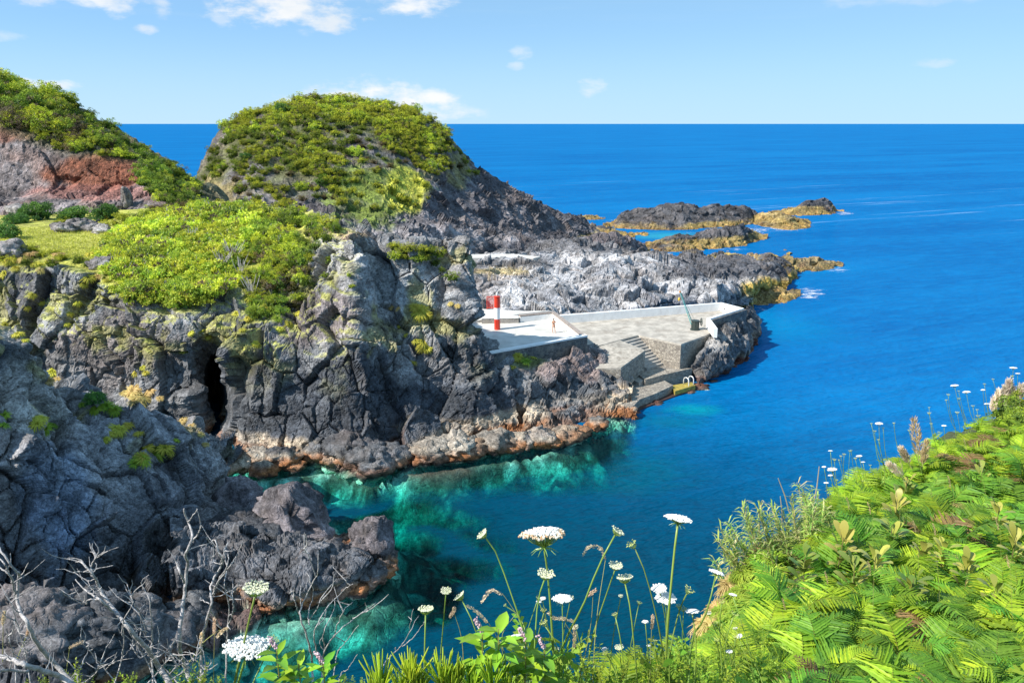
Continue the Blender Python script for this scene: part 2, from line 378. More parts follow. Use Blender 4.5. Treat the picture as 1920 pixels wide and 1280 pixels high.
def rock_shape(G, seed, big=1.0, blk=1.0, small=1.0, size=3.0, soft=None, vert=1.7, smoothN=10):
    """pushes a smooth sheet into jointed volcanic rock along its normals"""
    n0, n1 = G.shape[:2]; N = normals(G)
    for _ in range(smoothN):
        N[1:-1, 1:-1] = (N[1:-1, 1:-1] * 2 + N[:-2, 1:-1] + N[2:, 1:-1] + N[1:-1, :-2] + N[1:-1, 2:]) / 6
    Q = G.reshape(-1, 3); S = np.array([1, 1, 1 / vert])
    wq = Q + 0.4 * np.stack([fbm(Q / 2.2, 3, seed + 50), fbm(Q / 2.2, 3, seed + 60), fbm(Q / 2.2, 3, seed + 70)], 1)
    d = big * 1.5 * fbm(Q / (size * 2.8), 3, seed) + big * 0.6 * ridged(Q / (size * 1.7), 3, seed + 5)
    h1, j1, id1, _ = facet(wq / size * S, seed + 11, 1.9, 0.45)
    h2, j2, id2, r2 = facet(wq / (size * .40) * S, seed + 21, 1.9, 0.40)
    h3, j3, id3, _ = facet(wq / (size * .16), seed + 31, 1.8, 0.36)
    zone = sstep(-.1, .3, fbm(Q / (size * 2.2), 2, seed + 41))                 # pillowy blocks here, plain slabs there
    d = d + blk * size * (0.46 * h1 + (0.10 + .09 * zone) * h2) + small * size * (.012 + .032 * zone) * h3 + blk * size * 0.05 * zone * (0.35 - r2)
    d = d - blk * (size * 0.15 * sstep(0.055, 0.0, j1) + size * 0.085 * sstep(0.08, 0.0, j2) * (.2 + .8 * zone) + small * size * 0.02 * sstep(0.14, 0, j3))
    lay = Q[:, 2] / (size * .33) + 1.1 * fbm(Q / (size * 2), 3, seed + 95); d = d + blk * size * .03 * (1 - zone) * (np.abs((lay % 1) - .5) * 4 - 1)
    d = d + small * 0.022 * fbm(Q / (size * .09), 3, seed + 81)
    d = d.reshape(n0, n1)
    if soft is not None: d = d * (1 - soft) + 0.25 * fbm(Q / 3, 3, seed + 90).reshape(n0, n1) * soft
    return G + N * d[..., None], id1.reshape(n0, n1), id2.reshape(n0, n1)
def mixt(t, col, m):
    return t * (1 - m[..., None]) + np.array(col) * m[..., None]
def ell(px, py, cx, cy, rx, ry, G=None, seed=0, wob=0.5, lo=1.25, hi=0.7):
    r = np.sqrt(((px - cx) / rx) ** 2 + ((py - cy) / ry) ** 2)
    if G is not None: r = r + wob * fbm(G.reshape(-1, 3) / 3.0, 4, seed).reshape(r.shape)
    return sstep(lo, hi, r)
def shore_tint(t, z, G, seed, top=1.7, pale=(0.40, 0.33, 0.25), rust=(0.25, 0.105, 0.042), dark=(0.05, 0.035, 0.03), amt=1.0):
    n = fbm(G.reshape(-1, 3) / 1.6, 4, seed).reshape(z.shape); n2 = fbm(G.reshape(-1, 3) / 7, 3, seed + 3).reshape(z.shape)
    zz = z + 0.55 * n
    t = mixt(t, pale, sstep(top + .45, top - .2, zz) * amt * sstep(-.35, .25, n2 + .1))
    t = mixt(t, rust, sstep(1.1, 0.6, zz) * amt * (.5 + .5 * sstep(-.25, .2, n2 - .4 * n))); t = mixt(t, dark, sstep(0.22, -0.15, zz) * amt)
    t = mixt(t, np.array(dark) * 1.5, .55 * sstep(.15, .45, fbm(G.reshape(-1, 3) / .9, 3, seed + 6).reshape(z.shape)) * sstep(top + .3, top - .3, z) * amt)
    return mixt(t, (0.46, 0.48, 0.36), sstep(-.2, -.5, zz))
def finish(name, G, tint, mat=None, label=None, smooth=False, key=None):
    n0, n1 = G.shape[:2]; N = normals(G); du = np.gradient(G, axis=1); dv = np.gradient(G, axis=0)
    flip = (np.cross(du, dv) * N).sum(-1).mean() < 0
    F = grid_faces(n0, n1, flip); me = np_mesh(name, G.reshape(-1, 3), F, tint.reshape(-1, 3), smooth)
    o = link(name, me, mat or M_rock); tag(o, kind='structure')
    if label: o['label'] = label
    BVH[key or o.name] = BVHTree.FromPolygons([tuple(v) for v in G.reshape(-1, 3)], [tuple(f) for f in F.tolist()])
    return o
def pick(px, py, keys):
    """first terrain point seen through a pixel"""
    d = Vector(ray(px, py)).normalized(); best = None
    for k in keys:
        hit = BVH[k].ray_cast(Vector(CAM), d)
        if hit[0] is not None and (best is None or hit[3] < best[2]): best = (hit[0], hit[1], hit[3], k)
    return best
def rockbase(G, id1, id2, seed, a=(0.064, 0.069, 0.079), b=(0.255, 0.252, 0.253), warm=(0.14, 0.125, 0.115), wamt=.5):
    Q = G.reshape(-1, 3); s = G.shape[:2]
    m = np.clip(0.5 + 0.9 * fbm(Q / 5, 4, seed).reshape(s) + 0.35 * (id1 - .5) + .3 * (id2 - .5), 0, 1)
    t = np.array(a) * (1 - m[..., None]) + np.array(b) * m[..., None]
    return mixt(t, warm, wamt * sstep(0.05, 0.5, fbm(Q / 6.5, 3, seed + 9).reshape(s)))

# ---- middle cliff with its plateau
cols = [  # back, plateau, brow, edge, upper, mid, lower, foot
    [(-260, 400, 135), (-260, 430, 108), (-240, 462, 92), (-230, 500, 86), (-230, 600, 83), (-230, 680, 82), (-230, 780, 81), (-230, 900, 79)],
    [(0, 402, 126), (0, 432, 104), (0, 458, 92), (0, 490, 85), (0, 560, 82.5), (0, 640, 81.5), (0, 740, 81), (0, 880, 78)],
    [(120, 398, 126), (120, 432, 104), (120, 462, 92), (120, 496, 84.5), (120, 560, 82), (120, 640, 79), (120, 740, 79), (120, 880, 76.5)],
    [(185, 396, 125), (190, 436, 103), (190, 470, 90), (190, 508, 82.5), (190, 580, 79), (190, 660, 78), (190, 750, 78), (190, 880, 75)],
    [(250, 392, 124), (250, 428, 100), (250, 475, 87), (250, 540, 79.5), (250, 600, 76.5), (250, 680, 75), (250, 760, 75.5), (250, 870, 73)],
    [(330, 384, 123), (330, 428, 98), (330, 490, 86), (330, 556, 79), (330, 610, 75), (330, 690, 74), (330, 780, 74), (330, 870, 72)],
    [(376, 380, 122), (376, 425, 98), (376, 490, 86), (376, 560, 78.5), (376, 620, 74.5), (372, 680, 74.5), (372, 780, 75), (376, 862, 71.5)],
    [(402, 378, 121), (402, 422, 98), (402, 490, 86), (402, 560, 78.5), (402, 630, 74.5), (402, 690, 86), (402, 780, 86), (402, 862, 72)],
    [(432, 378, 120), (432, 420, 98), (432, 490, 86), (432, 570, 78), (432, 640, 74), (436, 690, 73.5), (436, 790, 72.5), (436, 862, 70)],
    [(500, 386, 117), (500, 425, 96), (500, 490, 86), (500, 580, 78), (500, 650, 74.5), (500, 730, 73), (500, 800, 71), (500, 865, 69)],
    [(570, 398, 112), (570, 430, 94), (570, 480, 84), (570, 560, 79), (570, 640, 75), (570, 730, 72.5), (570, 810, 70), (570, 866, 68.4)],
    [(625, 425, 98), (625, 440, 86), (625, 462, 80), (628, 530, 77.5), (632, 620, 74.5), (635, 720, 71.5), (640, 805, 69.4), (645, 880, 66.8)],
    [(665, 428, 92), (665, 440, 83), (665, 458, 78.5), (666, 530, 76.6), (668, 615, 74.3), (668, 720, 71.5), (672, 800, 69), (676, 886, 66.3)],
    [(705, 440, 92), (705, 450, 86), (705, 470, 82), (705, 530, 80), (705, 612, 77), (710, 720, 73), (720, 800, 70.3), (730, 872, 67.6)],
    [(758, 545, 88), (762, 463, 82.8), (764, 478, 81.8), (765, 540, 81), (765, 620, 78.5), (768, 720, 75), (775, 790, 72), (790, 860, 69)],
    [(830, 545, 87), (832, 453, 83.6), (832, 462, 82.8), (828, 530, 82), (825, 600, 80), (825, 700, 77), (832, 780, 74), (845, 850, 70.6)],
    [(862, 540, 86), (872, 455, 82.8), (874, 470, 82), (858, 540, 81.4), (850, 590, 80), (868, 690, 77.5), (880, 780, 74.7), (895, 846, 71.5)],
    [(865, 520, 87), (876, 468, 83.2), (880, 492, 82.4), (868, 540, 82), (876, 590, 80.8), (908, 690, 78.5), (930, 780, 75.8), (945, 838, 72.3)],
    [(862, 545, 87.5), (872, 500, 84.6), (876, 520, 84), (870, 560, 83.6), (882, 610, 82), (928, 690, 80), (960, 770, 77.5), (985, 828, 74)],
    [(855, 580, 88), (862, 565, 87), (864, 580, 86.5), (868, 610, 85.5), (882, 650, 84), (936, 712, 82), (968, 775, 80), (1000, 820, 77)],
]
rows = [[P(*cols[c][r]) for c in range(len(cols))] for r in range(8)]
rows.append([p + np.array([0.1, -.7, -6.0]) for p in rows[-1]])
G = loft(rows, 0.14); px0, py0 = topix(G)
N0 = normals(G)
flat = sstep(0.55, 0.85, N0[..., 2]) * sstep(9, 12, G[..., 2])
soft = np.clip(flat + sstep(.9, .3, np.hypot((px0 - 400) / 260, (py0 - 450) / 75)), 0, 1) * sstep(600, 560, px0) * (1 - sstep(525, 560, py0) * sstep(200, 240, px0))
G2, i1, i2 = rock_shape(G, 100, .8, .95, .9, 3.3, soft); cv_ = np.clip(ell(px0, py0, 404, 745, 30, 80, G, 33, .7, 1.3, .6), 0, 1)[..., None]; G2 = G2 * (1 - cv_) + G * cv_
px, py = topix(G2)
t = rockbase(G2, i1, i2, 100)
t = mixt(t, (0.32, 0.31, 0.31), .8 * ell(px, py, 640, 480, 75, 60, G2, 1, .8)); t = mixt(t, (0.30, 0.31, 0.32), .85 * ell(px, py, 770, 545, 80, 50, G2, 2, .8))
t = mixt(t, (0.30, 0.28, 0.27), .7 * ell(px, py, 850, 490, 40, 60, G2, 3, .6)); t = mixt(t, (0.33, 0.31, 0.30), .6 * ell(px, py, 655, 610, 60, 50, G2, 4, 1.0))
t = mixt(t, (0.27, 0.26, 0.26), .6 * ell(px, py, 320, 610, 70, 60, G2, 5, 1.1)); t = mixt(t, (0.15, 0.125, 0.115), .75 * ell(px, py, 215, 650, 90, 70, G2, 6, 1.0))
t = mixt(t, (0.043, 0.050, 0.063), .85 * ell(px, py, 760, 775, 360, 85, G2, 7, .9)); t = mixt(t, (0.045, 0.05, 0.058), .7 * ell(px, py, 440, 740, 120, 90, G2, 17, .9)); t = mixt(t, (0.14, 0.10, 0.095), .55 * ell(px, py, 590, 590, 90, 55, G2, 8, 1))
t = mixt(t, (0.36, 0.22, 0.12), .6 * ell(px, py, 660, 440, 45, 9, G2, 9, .6))
yl = fbm(G2.reshape(-1, 3) / 3.2, 4, 77).reshape(px.shape); t = mixt(t, (0.24, 0.22, 0.07), .7 * sstep(.12, .38, yl) * sstep(4, 10, G2[..., 2]))
t = shore_tint(t, G2[..., 2], G2, 101, 1.7)
grassy = np.clip(soft * 1.1 * (1 - sstep(535, 565, py) * sstep(205, 235, px)) * (1 - sstep(478, 500, py) * sstep(205, 180, px) * .6) + .7 * sstep(.62, .8, normals(G2)[..., 2]) * sstep(7, 10, G2[..., 2]) * sstep(700, 640, px), 0, 1)
gr = (0.5 + .5 * fbm(G2.reshape(-1, 3) / 2.5, 4, 5).reshape(px.shape))
t = t * (1 - grassy[..., None]) + grassy[..., None] * (np.array((0.29, 0.31, 0.05)) * (1 - gr[..., None]) + np.array((0.40, 0.37, 0.09)) * gr[..., None])
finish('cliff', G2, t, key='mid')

# ---- knoll under the beacon terrace
rows = [[Z(905, 690, 5.2), Z(945, 672, 5.25), Z(1000, 664, 5.25), Z(1060, 654, 5.2), Z(1098, 648, 5.1), Z(1125, 650, 4.4), Z(1150, 660, 3.0), Z(1190, 690, 1.0)],
        [P(900, 712, 78), P(945, 698, 81), P(1000, 686, 82.6), P(1060, 672, 85), P(1100, 662, 87.4), P(1128, 676, 88), P(1150, 700, 87.2), P(1185, 735, 84)],
        [P(905, 740, 76.5), P(955, 725, 80), P(1005, 715, 81.2), P(1060, 700, 83), P(1100, 695, 85), P(1130, 708, 85.3), P(1155, 730, 84), P(1185, 760, 82)],
        [P(920, 790, 75), P(965, 775, 77.8), P(1010, 765, 79.2), P(1060, 755, 80.5), P(1100, 745, 82.2), P(1135, 745, 82.7), P(1165, 755, 82), P(1190, 772, 80.5)],
        [P(935, 842, 71.8), P(972, 830, 73.5), P(1015, 815, 75.3), P(1060, 802, 76.8), P(1100, 792, 78.2), P(1140, 782, 79.5), P(1172, 776, 80.1), P(1195, 780, 79.5)]]
rows.append([p + np.array([0.1, -.6, -5]) for p in rows[-1]])
G = loft(rows, 0.15); G2, i1, i2 = rock_shape(G, 140, .35, .8, 1.0, 2.3); px, py = topix(G2)
t = rockbase(G2, i1, i2, 140, (0.06, 0.065, 0.073), (0.17, 0.17, 0.175)); t = mixt(t, (0.21, 0.16, 0.15), .8 * ell(px, py, 1060, 680, 75, 28, G2, 1, .7))
t = mixt(t, (0.14, 0.16, 0.04), .8 * ell(px, py, 985, 675, 38, 20, G2, 2, .9)); t = shore_tint(t, G2[..., 2], G2, 141, 1.7)
finish('cliff', G2, t, key='knoll')

# ---- near bluff on the left
A = [[(-260, 600, 45), (-260, 670, 44), (-260, 740, 43), (-260, 880, 41.5), (-260, 1030, 40.5), (-260, 1150, 39), (-260, 1330, 35)],
     [(0, 664, 48), (0, 690, 47), (0, 740, 45.5), (0, 880, 44), (0, 1030, 42.5), (0, 1160, 40.5), (0, 1330, 36)],
     [(40, 692, 49.5), (40, 718, 48.3), (45, 770, 46.5), (50, 890, 45), (50, 1035, 43.2), (50, 1165, 41), (50, 1325, 36.3)],
     [(95, 726, 51), (95, 752, 50), (95, 800, 48), (95, 910, 46.2), (95, 1042, 44.2), (95, 1168, 41.4), (95, 1315, 36.8)],
     [(150, 766, 53), (155, 780, 51.5), (160, 835, 49.5), (165, 935, 47.5), (165, 1060, 45), (165, 1165, 42.3), (165, 1295, 38)],
     [(215, 775, 54.8), (220, 800, 53.2), (225, 850, 51.5), (230, 955, 49), (230, 1070, 46), (230, 1158, 43.4), (230, 1265, 39.4)],
     [(300, 795, 56), (302, 820, 55), (302, 870, 53.3), (300, 985, 50.3), (300, 1080, 47), (300, 1145, 44.6), (300, 1235, 40.6)],
     [(355, 815, 57.3), (358, 840, 56.6), (360, 890, 55), (360, 990, 51.6), (360, 1075, 48.4), (370, 1135, 45.6), (370, 1210, 42)],
     [(388, 840, 58.6), (394, 862, 58.2), (398, 905, 57), (400, 985, 54), (410, 1060, 50.3), (430, 1122, 46.8), (440, 1185, 43.2)],
     [(392, 850, 61), (402, 875, 60.6), (412, 915, 59.2), (430, 975, 56), (450, 1045, 52.3), (480, 1100, 48.4), (500, 1165, 44.6)]]
rows = [[P(*A[c][r]) for c in range(len(A))] for r in range(7)]
rows = [[p + np.array([-1, 9, -5.0]) for p in rows[0]], [p + np.array([0, 3, -1.0]) for p in rows[0]]] + rows + [[p + np.array([0.5, -2, -5.0]) for p in rows[-1]]]
G = loft(rows, 0.105); zq = G[..., 2]
G2, i1, i2 = rock_shape(G, 200, .85, 1.05, .9, 3.5); px, py = topix(G2)
t = rockbase(G2, i1, i2, 200, (0.065, 0.072, 0.09), (0.24, 0.245, 0.262), (0.16, 0.14, 0.13), .5)
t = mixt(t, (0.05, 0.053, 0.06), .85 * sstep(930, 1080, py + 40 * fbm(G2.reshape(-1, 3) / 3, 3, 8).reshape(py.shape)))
t = mixt(t, (0.38, 0.36, 0.33), .6 * ell(px, py, 60, 730, 110, 80, G2, 3, 1.0)); t = mixt(t, (0.17, 0.24, 0.36), .45 * ell(px, py, 110, 960, 70, 110, G2, 4, .8))
yl = fbm(G2.reshape(-1, 3) / 2.4, 4, 78).reshape(px.shape); t = mixt(t, (0.25, 0.22, 0.07), .65 * sstep(.15, .4, yl) * sstep(890, 780, py)); t = shore_tint(t, G2[..., 2], G2, 201, 1.2, (0.2, 0.15, 0.1), (0.16, 0.06, 0.035), amt=.8)
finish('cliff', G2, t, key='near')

# ---- low rock spit running out from the near bluff
S = [[(320, 960, .5), (320, 985, 3.4), (318, 1030, 4.2), (318, 1085, 2.8), (330, 1142, -.2)],
     [(400, 930, -.5), (400, 955, 2.2), (400, 1010, 3.0), (410, 1075, 2.2), (425, 1138, -.2)],
     [(470, 945, -.8), (470, 985, 1.6), (475, 1030, 2.7), (480, 1085, 2.0), (490, 1138, -.2)],
     [(540, 965, -.8), (545, 1005, 1.4), (550, 1040, 2.4), (555, 1090, 1.8), (560, 1134, -.2)],
     [(610, 985, -.8), (615, 1018, 1.3), (620, 1045, 2.2), (630, 1085, 1.6), (635, 1116, -.2)],
     [(670, 1002, -.8), (675, 1026, 1.4), (682, 1045, 2.0), (690, 1070, 1.5), (695, 1098, -.2)],
     [(725, 1025, -.9), (728, 1038, .4), (732, 1048, .7), (735, 1056, .4), (738, 1066, -.6)]]
rows = [[Z(*S[c][r]) for c in range(len(S))] for r in range(5)]
rows = [[p + np.array([0, 2, -4]) for p in rows[0]]] + rows + [[p + np.array([0.5, -2, -4]) for p in rows[-1]]]
G = loft(rows, 0.085); G2, i1, i2 = rock_shape(G, 230, .5, .8, 1.0, 1.7, vert=1.0); px, py = topix(G2)
t = rockbase(G2, i1, i2, 230, (0.045, 0.048, 0.055), (0.13, 0.13, 0.14), (0.15, 0.12, 0.10)); t = shore_tint(t, G2[..., 2], G2, 231, 1.0, (0.22, 0.17, 0.12), (0.2, 0.085, 0.04))
finish('reef', G2, t, key='spit')

# ---- domed hill
H = [[(366, 350, 186), (364, 385, 179), (374, 425, 166), (392, 455, 152), (410, 480, 132)],
     [(384, 302, 190), (380, 335, 181), (392, 378, 171), (420, 418, 156), (445, 452, 136)],
     [(424, 238, 195), (418, 275, 184), (438, 325, 173), (470, 380, 159), (520, 428, 140)],
     [(470, 214, 198), (470, 250, 185), (484, 312, 173), (510, 378, 160), (555, 428, 141)],
     [(520, 196, 200), (520, 240, 186), (530, 305, 174), (555, 378, 160), (590, 432, 142)],
     [(600, 186, 203), (610, 232, 188), (620, 305, 174), (640, 380, 161), (662, 440, 143)],
     [(700, 198, 205), (710, 240, 190), (720, 315, 176), (730, 390, 163), (740, 450, 146)],
     [(775, 214, 207), (775, 258, 193), (775, 325, 180), (775, 396, 168), (790, 458, 150)],
     [(820, 236, 209), (822, 280, 195), (822, 338, 183), (825, 404, 173), (840, 466, 156)],
     [(850, 268, 210.5), (855, 305, 199), (860, 355, 187), (872, 414, 178), (885, 472, 163)],
     [(880, 304, 211.5), (888, 340, 201), (900, 376, 191), (915, 424, 183), (930, 474, 172)],
     [(940, 342, 213), (950, 370, 205), (960, 402, 196), (970, 436, 188), (985, 474, 177)],
     [(1000, 374, 216), (1005, 396, 209), (1010, 420, 202), (1020, 446, 194), (1035, 472, 181)],
     [(1055, 404, 220), (1060, 420, 214), (1062, 435, 208), (1068, 452, 199), (1075, 470, 187)],
     [(1100, 424, 224), (1105, 434, 219), (1108, 444, 213), (1112, 456, 205), (1118, 468, 194)],
     [(1140, 438, 221), (1145, 443, 217), (1147, 449, 213), (1150, 457, 206), (1155, 466, 199)]]
rows = [[P(*H[c][r]) for c in range(len(H))] for r in range(5)]
rows = [[p + np.array([0, 45, -30.0]) for p in rows[0]], [p + np.array([0, 14, -1.5]) for p in rows[0]]] + rows + [[p + np.array([0, -4, -8.0]) for p in rows[-1]]]
G = loft(rows, 0.42); px, py = topix(G)
veg = sstep(0, 1, np.clip((330 - (px - 640) * 0.1 - py) / 80 + .7, 0, 1)) * sstep(900, 830, px + .35 * (py - 330))
G2, i1, i2 = rock_shape(G, 300, 1.1, .55, 1.0, 5.0, veg * .6); px, py = topix(G2)
t = rockbase(G2, i1, i2, 300, (0.055, 0.055, 0.065), (0.16, 0.15, 0.16), (0.13, 0.105, 0.10), .6)
t = mixt(t, (0.30, 0.28, 0.29), .75 * ell(px, py, 800, 445, 150, 22, G2, 2, .8)); t = mixt(t, (0.28, 0.24, 0.23), .6 * ell(px, py, 790, 285, 40, 35, G2, 3, .8))
n5 = fbm(G2.reshape(-1, 3) / 9, 5, 12).reshape(px.shape); n6 = fbm(G2.reshape(-1, 3) / 2.5, 4, 13).reshape(px.shape)
t = mixt(t, (0.10, 0.105, 0.035), veg * sstep(-.25, .2, n5 + .4 * n6) * .85); t = mixt(t, (0.15, 0.125, 0.095), veg * sstep(.0, .4, n6 - n5) * .6)
t = mixt(t, (0.26, 0.21, 0.10), .8 * ell(px, py, 415, 380, 40, 50, G2, 4, .9)); t = mixt(t, (0.27, 0.24, 0.24), .7 * ell(px, py, 492, 375, 22, 22, G2, 14, .6))
t = mixt(t, (0.13, 0.17, 0.03), .95 * ell(px, py, 690, 360, 70, 60, G2, 6, .9)); t = mixt(t, (0.38, 0.38, 0.05), .95 * ell(px, py, 765, 355, 42, 42, G2, 5, .7)); t = mixt(t, (0.22, 0.19, 0.07), .8 * ell(px, py, 862, 310, 22, 38, G2, 7, .8))
t = shore_tint(t, G2[..., 2], G2, 301, 1.2, (0.3, 0.25, 0.12), (0.32, 0.22, 0.06))
finish('hill', G2, t, M_rockfar, key='dome')

# ---- red hill at the far left
I = [[(-230, 120, 162), (-230, 190, 150), (-230, 240, 145), (-230, 350, 138), (-230, 425, 124)],
     [(-60, 135, 160), (-60, 200, 148.5), (-60, 242, 143.5), (-60, 346, 137), (-60, 415, 124.5)],
     [(0, 168, 158), (0, 215, 147), (0, 244, 142.5), (0, 345, 137), (0, 408, 125)],
     [(60, 182, 157), (60, 228, 146), (60, 272, 141), (60, 350, 136), (60, 402, 125)],
     [(125, 208, 155.5), (130, 250, 145), (130, 292, 140), (130, 350, 135.5), (130, 397, 125)],
     [(195, 252, 153), (195, 276, 144), (198, 298, 139), (198, 350, 135), (198, 394, 124.5)],
     [(250, 288, 150), (252, 305, 142), (254, 320, 138), (258, 352, 134.5), (262, 392, 124)],
     [(312, 326, 147), (310, 346, 139), (306, 358, 135), (306, 378, 131), (312, 398, 121)],
     [(362, 356, 143), (358, 376, 136), (354, 390, 132), (354, 402, 127), (362, 414, 118)],
     [(400, 395, 138), (398, 405, 132), (398, 418, 128), (400, 428, 123), (412, 440, 115)]]
rows = [[P(*I[c][r]) for c in range(len(I))] for r in range(5)]
rows = [[p + np.array([0, 32, -22.0]) for p in rows[0]], [p + np.array([0, 9, -.8]) for p in rows[0]]] + rows + [[p + np.array([0, -3, -3.0]) for p in rows[-1]]]
G = loft(rows, 0.34); G2, i1, i2 = rock_shape(G, 350, .6, .45, 1.0, 4.0); px, py = topix(G2)
t = rockbase(G2, i1, i2, 350, (0.10, 0.085, 0.085), (0.22, 0.19, 0.19), (0.2, 0.13, 0.11), .7)
t = mixt(t, (0.17, 0.060, 0.032), .95 * ell(px, py, 190, 325, 105, 34, G2, 1, .6)); t = mixt(t, (0.20, 0.08, 0.05), .8 * ell(px, py, 20, 250, 60, 16, G2, 2, .8)); t = mixt(t, (0.24, 0.10, 0.08), .7 * ell(px, py, 200, 360, 150, 14, G2, 3, .6))
t = mixt(t, (0.13, 0.12, 0.05), sstep(20, -15, py - np.interp(px, [-100, 0, 60, 130, 200, 255, 310, 400], [230, 240, 262, 285, 288, 296, 345, 420])) * .8)
finish('hill', G2, t, M_rockfar, key='red')

# ---- pale rock shelf behind the pier
Fc = [[(820, 608, 4.5), ('P', 830, 580, 112), ('P', 845, 530, 121), ('P', 860, 507, 134), ('P', 868, 492, 152), ('P', 872, 479, 170), ('P', 880, 466, 186)],
      [(950, 600, 4.2), ('P', 950, 578, 113), ('P', 950, 530, 122), ('P', 955, 507, 136), ('P', 958, 491, 154), ('P', 960, 477, 171), ('P', 965, 462, 188)],
      [(1050, 596, 3.6), ('P', 1050, 576, 114), ('P', 1052, 526, 123), ('P', 1058, 502, 138), ('P', 1060, 487, 155), ('P', 1062, 470, 172), ('P', 1066, 457, 190)],
      [(1150, 590, 3.0), ('P', 1150, 574, 116), ('P', 1150, 518, 125), ('P', 1152, 496, 140), ('P', 1155, 482, 157), ('P', 1155, 470, 171), (1145, 457, .2)],
      [(1250, 584, 2.0), ('P', 1250, 570, 118), ('P', 1250, 521, 127), ('P', 1255, 500, 141), ('P', 1258, 489, 155), (1240, 489, -2.2), (1225, 474, -3)],
      [(1330, 581, .5), ('P', 1330, 567, 120), ('P', 1330, 534, 127), ('P', 1345, 509, 141), ('P', 1352, 491, 154), (1345, 487, -2.5), (1340, 480, -3)],
      [(1392, 582, -.2), (1394, 573, .5), ('P', 1380, 548, 127.5), ('P', 1420, 519, 142), ('P', 1435, 498, 153.5), (1440, 491, -2), (1440, 484, -3)],
      [(1412, 580, -2.0), (1414, 570, -1.5), (1412, 558, -1), (1484, 532, -.8), (1478, 508, -.8), (1480, 498, -1.8), (1480, 488, -2)]]
rows = [[(P(*q[1:]) if q[0] == 'P' else Z(*q)) for q in (Fc[c][r] for c in range(len(Fc)))] for r in range(7)]
rows = [[p + np.array([0, -2, -3.5]) for p in rows[0]]] + rows + [[p + np.array([0, 5, -5.0]) for p in rows[-1]]]
G = loft(rows, 0.23); G2, i1, i2 = rock_shape(G, 400, .8, .8, .35, 4.2, vert=1.0); px, py = topix(G2)
t = rockbase(G2, i1, i2, 400, (0.15, 0.155, 0.175), (0.45, 0.44, 0.445), (0.30, 0.26, 0.24), .5)
t = mixt(t, (0.07, 0.07, 0.08), .9 * sstep(1210, 1290, px + 60 * fbm(G2.reshape(-1, 3) / 6, 3, 4).reshape(px.shape)) * sstep(530, 515, py)); t = mixt(t, (0.08, 0.08, 0.085), .8 * ell(px, py, 960, 494, 90, 7, G2, 3, .5))
t = mixt(t, (0.34, 0.26, 0.10), .75 * ell(px, py, 940, 508, 65, 7, G2, 4, .6)); t = mixt(t, (0.08, 0.078, 0.085), .8 * sstep(478, 468, py) )
t = mixt(t, (0.36, 0.25, 0.055), ell(px, py, 1450, 545, 70, 22, G2, 5, .5)); t = shore_tint(t, G2[..., 2], G2, 401, 1.5, (0.36, 0.26, 0.07), (0.40, 0.27, 0.06), (0.16, 0.09, 0.04))
finish('reef', G2, t, M_rockfar, key='shelf')

# ---- reefs standing out to sea
def ridge(key, prof, width, seed, a, b, size=2.6, wet=1.6, ds=0.24, big=.7, ochre=(0.29, 0.21, 0.075)):
    rows = [[], [], [], [], []]
    for px_, cy, fy in prof:
        f0 = Z(px_, fy, -.3); Yf = f0[1]; c = P(px_, cy, Yf + width * .5)
        lowered = max(c[2], 0.15); c[2] = lowered
        x = f0[0] / f0[1]
        rows[0].append(f0 + np.array([0, -3, -4])); rows[1].append(f0)
        m = (f0 + c) / 2; m[2] = lowered * .42; rows[2].append(m); rows[3].append(c)
        rows[4].append(np.array([c[0] + x * width * .6, Yf + width * 1.1, -2.5]))
    G = loft(rows, ds); G2, i1, i2 = rock_shape(G, seed, big, .55, 1.2, size, vert=1.0)
    t = rockbase(G2, i1, i2, seed, a, b, (0.12, 0.10, 0.095), .4)
    t = shore_tint(t, G2[..., 2] + 0.2, G2, seed + 1, wet, ochre, (ochre[0], ochre[1] * .9, ochre[2] * .8), (0.17, 0.09, 0.04))
    return finish('reef', G2, t, M_rockfar, key=key)
DK = ((0.045, 0.045, 0.05), (0.11, 0.105, 0.11)); OC = ((0.14, 0.11, 0.05), (0.36, 0.27, 0.12))
ridge('r1', [(1130, 428, 430), (1152, 416, 430), (1165, 402, 431), (1200, 394, 432), (1235, 390, 433), (1262, 381, 433), (1280, 378, 433), (1296, 384, 432), (1312, 390, 431), (1340, 386, 429), (1370, 386, 427), (1395, 389, 425), (1412, 398, 421), (1425, 414, 418)], 24, 500, *DK)
ridge('r2', [(1385, 415, 419), (1410, 405, 422), (1440, 402, 428), (1475, 404, 433), (1505, 412, 431), (1520, 422, 428)], 22, 520, *OC, wet=2.4, big=.3)
ridge('r3', [(1440, 404, 406), (1470, 394, 406), (1492, 390, 407), (1506, 381, 407), (1520, 376, 406), (1535, 374, 405), (1550, 377, 404), (1560, 386, 403), (1570, 397, 402), (1582, 401, 402)], 18, 540, *DK, wet=2.6)
ridge('r4', [(1205, 464, 468), (1235, 450, 474), (1270, 442, 474), (1300, 441, 472), (1330, 434, 470), (1360, 427, 467), (1388, 421, 464), (1408, 432, 459), (1425, 441, 454), (1438, 450, 452)], 14, 560, *DK, wet=2.2)
ridge('r5', [(960, 492, 500), (985, 482, 500), (1010, 472, 500), (1050, 460, 501), (1090, 449, 500), (1120, 442, 499), (1150, 441, 496), (1180, 446, 492), (1205, 464, 486), (1218, 478, 484)], 13, 580, (0.10, 0.085, 0.09), (0.21, 0.18, 0.185), wet=1.0)
ridge('r6', [(1425, 496, 503), (1450, 486, 510), (1475, 482, 514), (1505, 485, 513), (1540, 490, 510), (1565, 497, 506), (1580, 502, 504)], 10, 600, *OC, wet=1.6, big=.3)
ridge('r7', [(1375, 560, 572), (1400, 552, 574), (1440, 552, 574), (1470, 556, 571), (1492, 562, 566)], 6, 620, *OC, wet=2, big=.2, ds=.18)
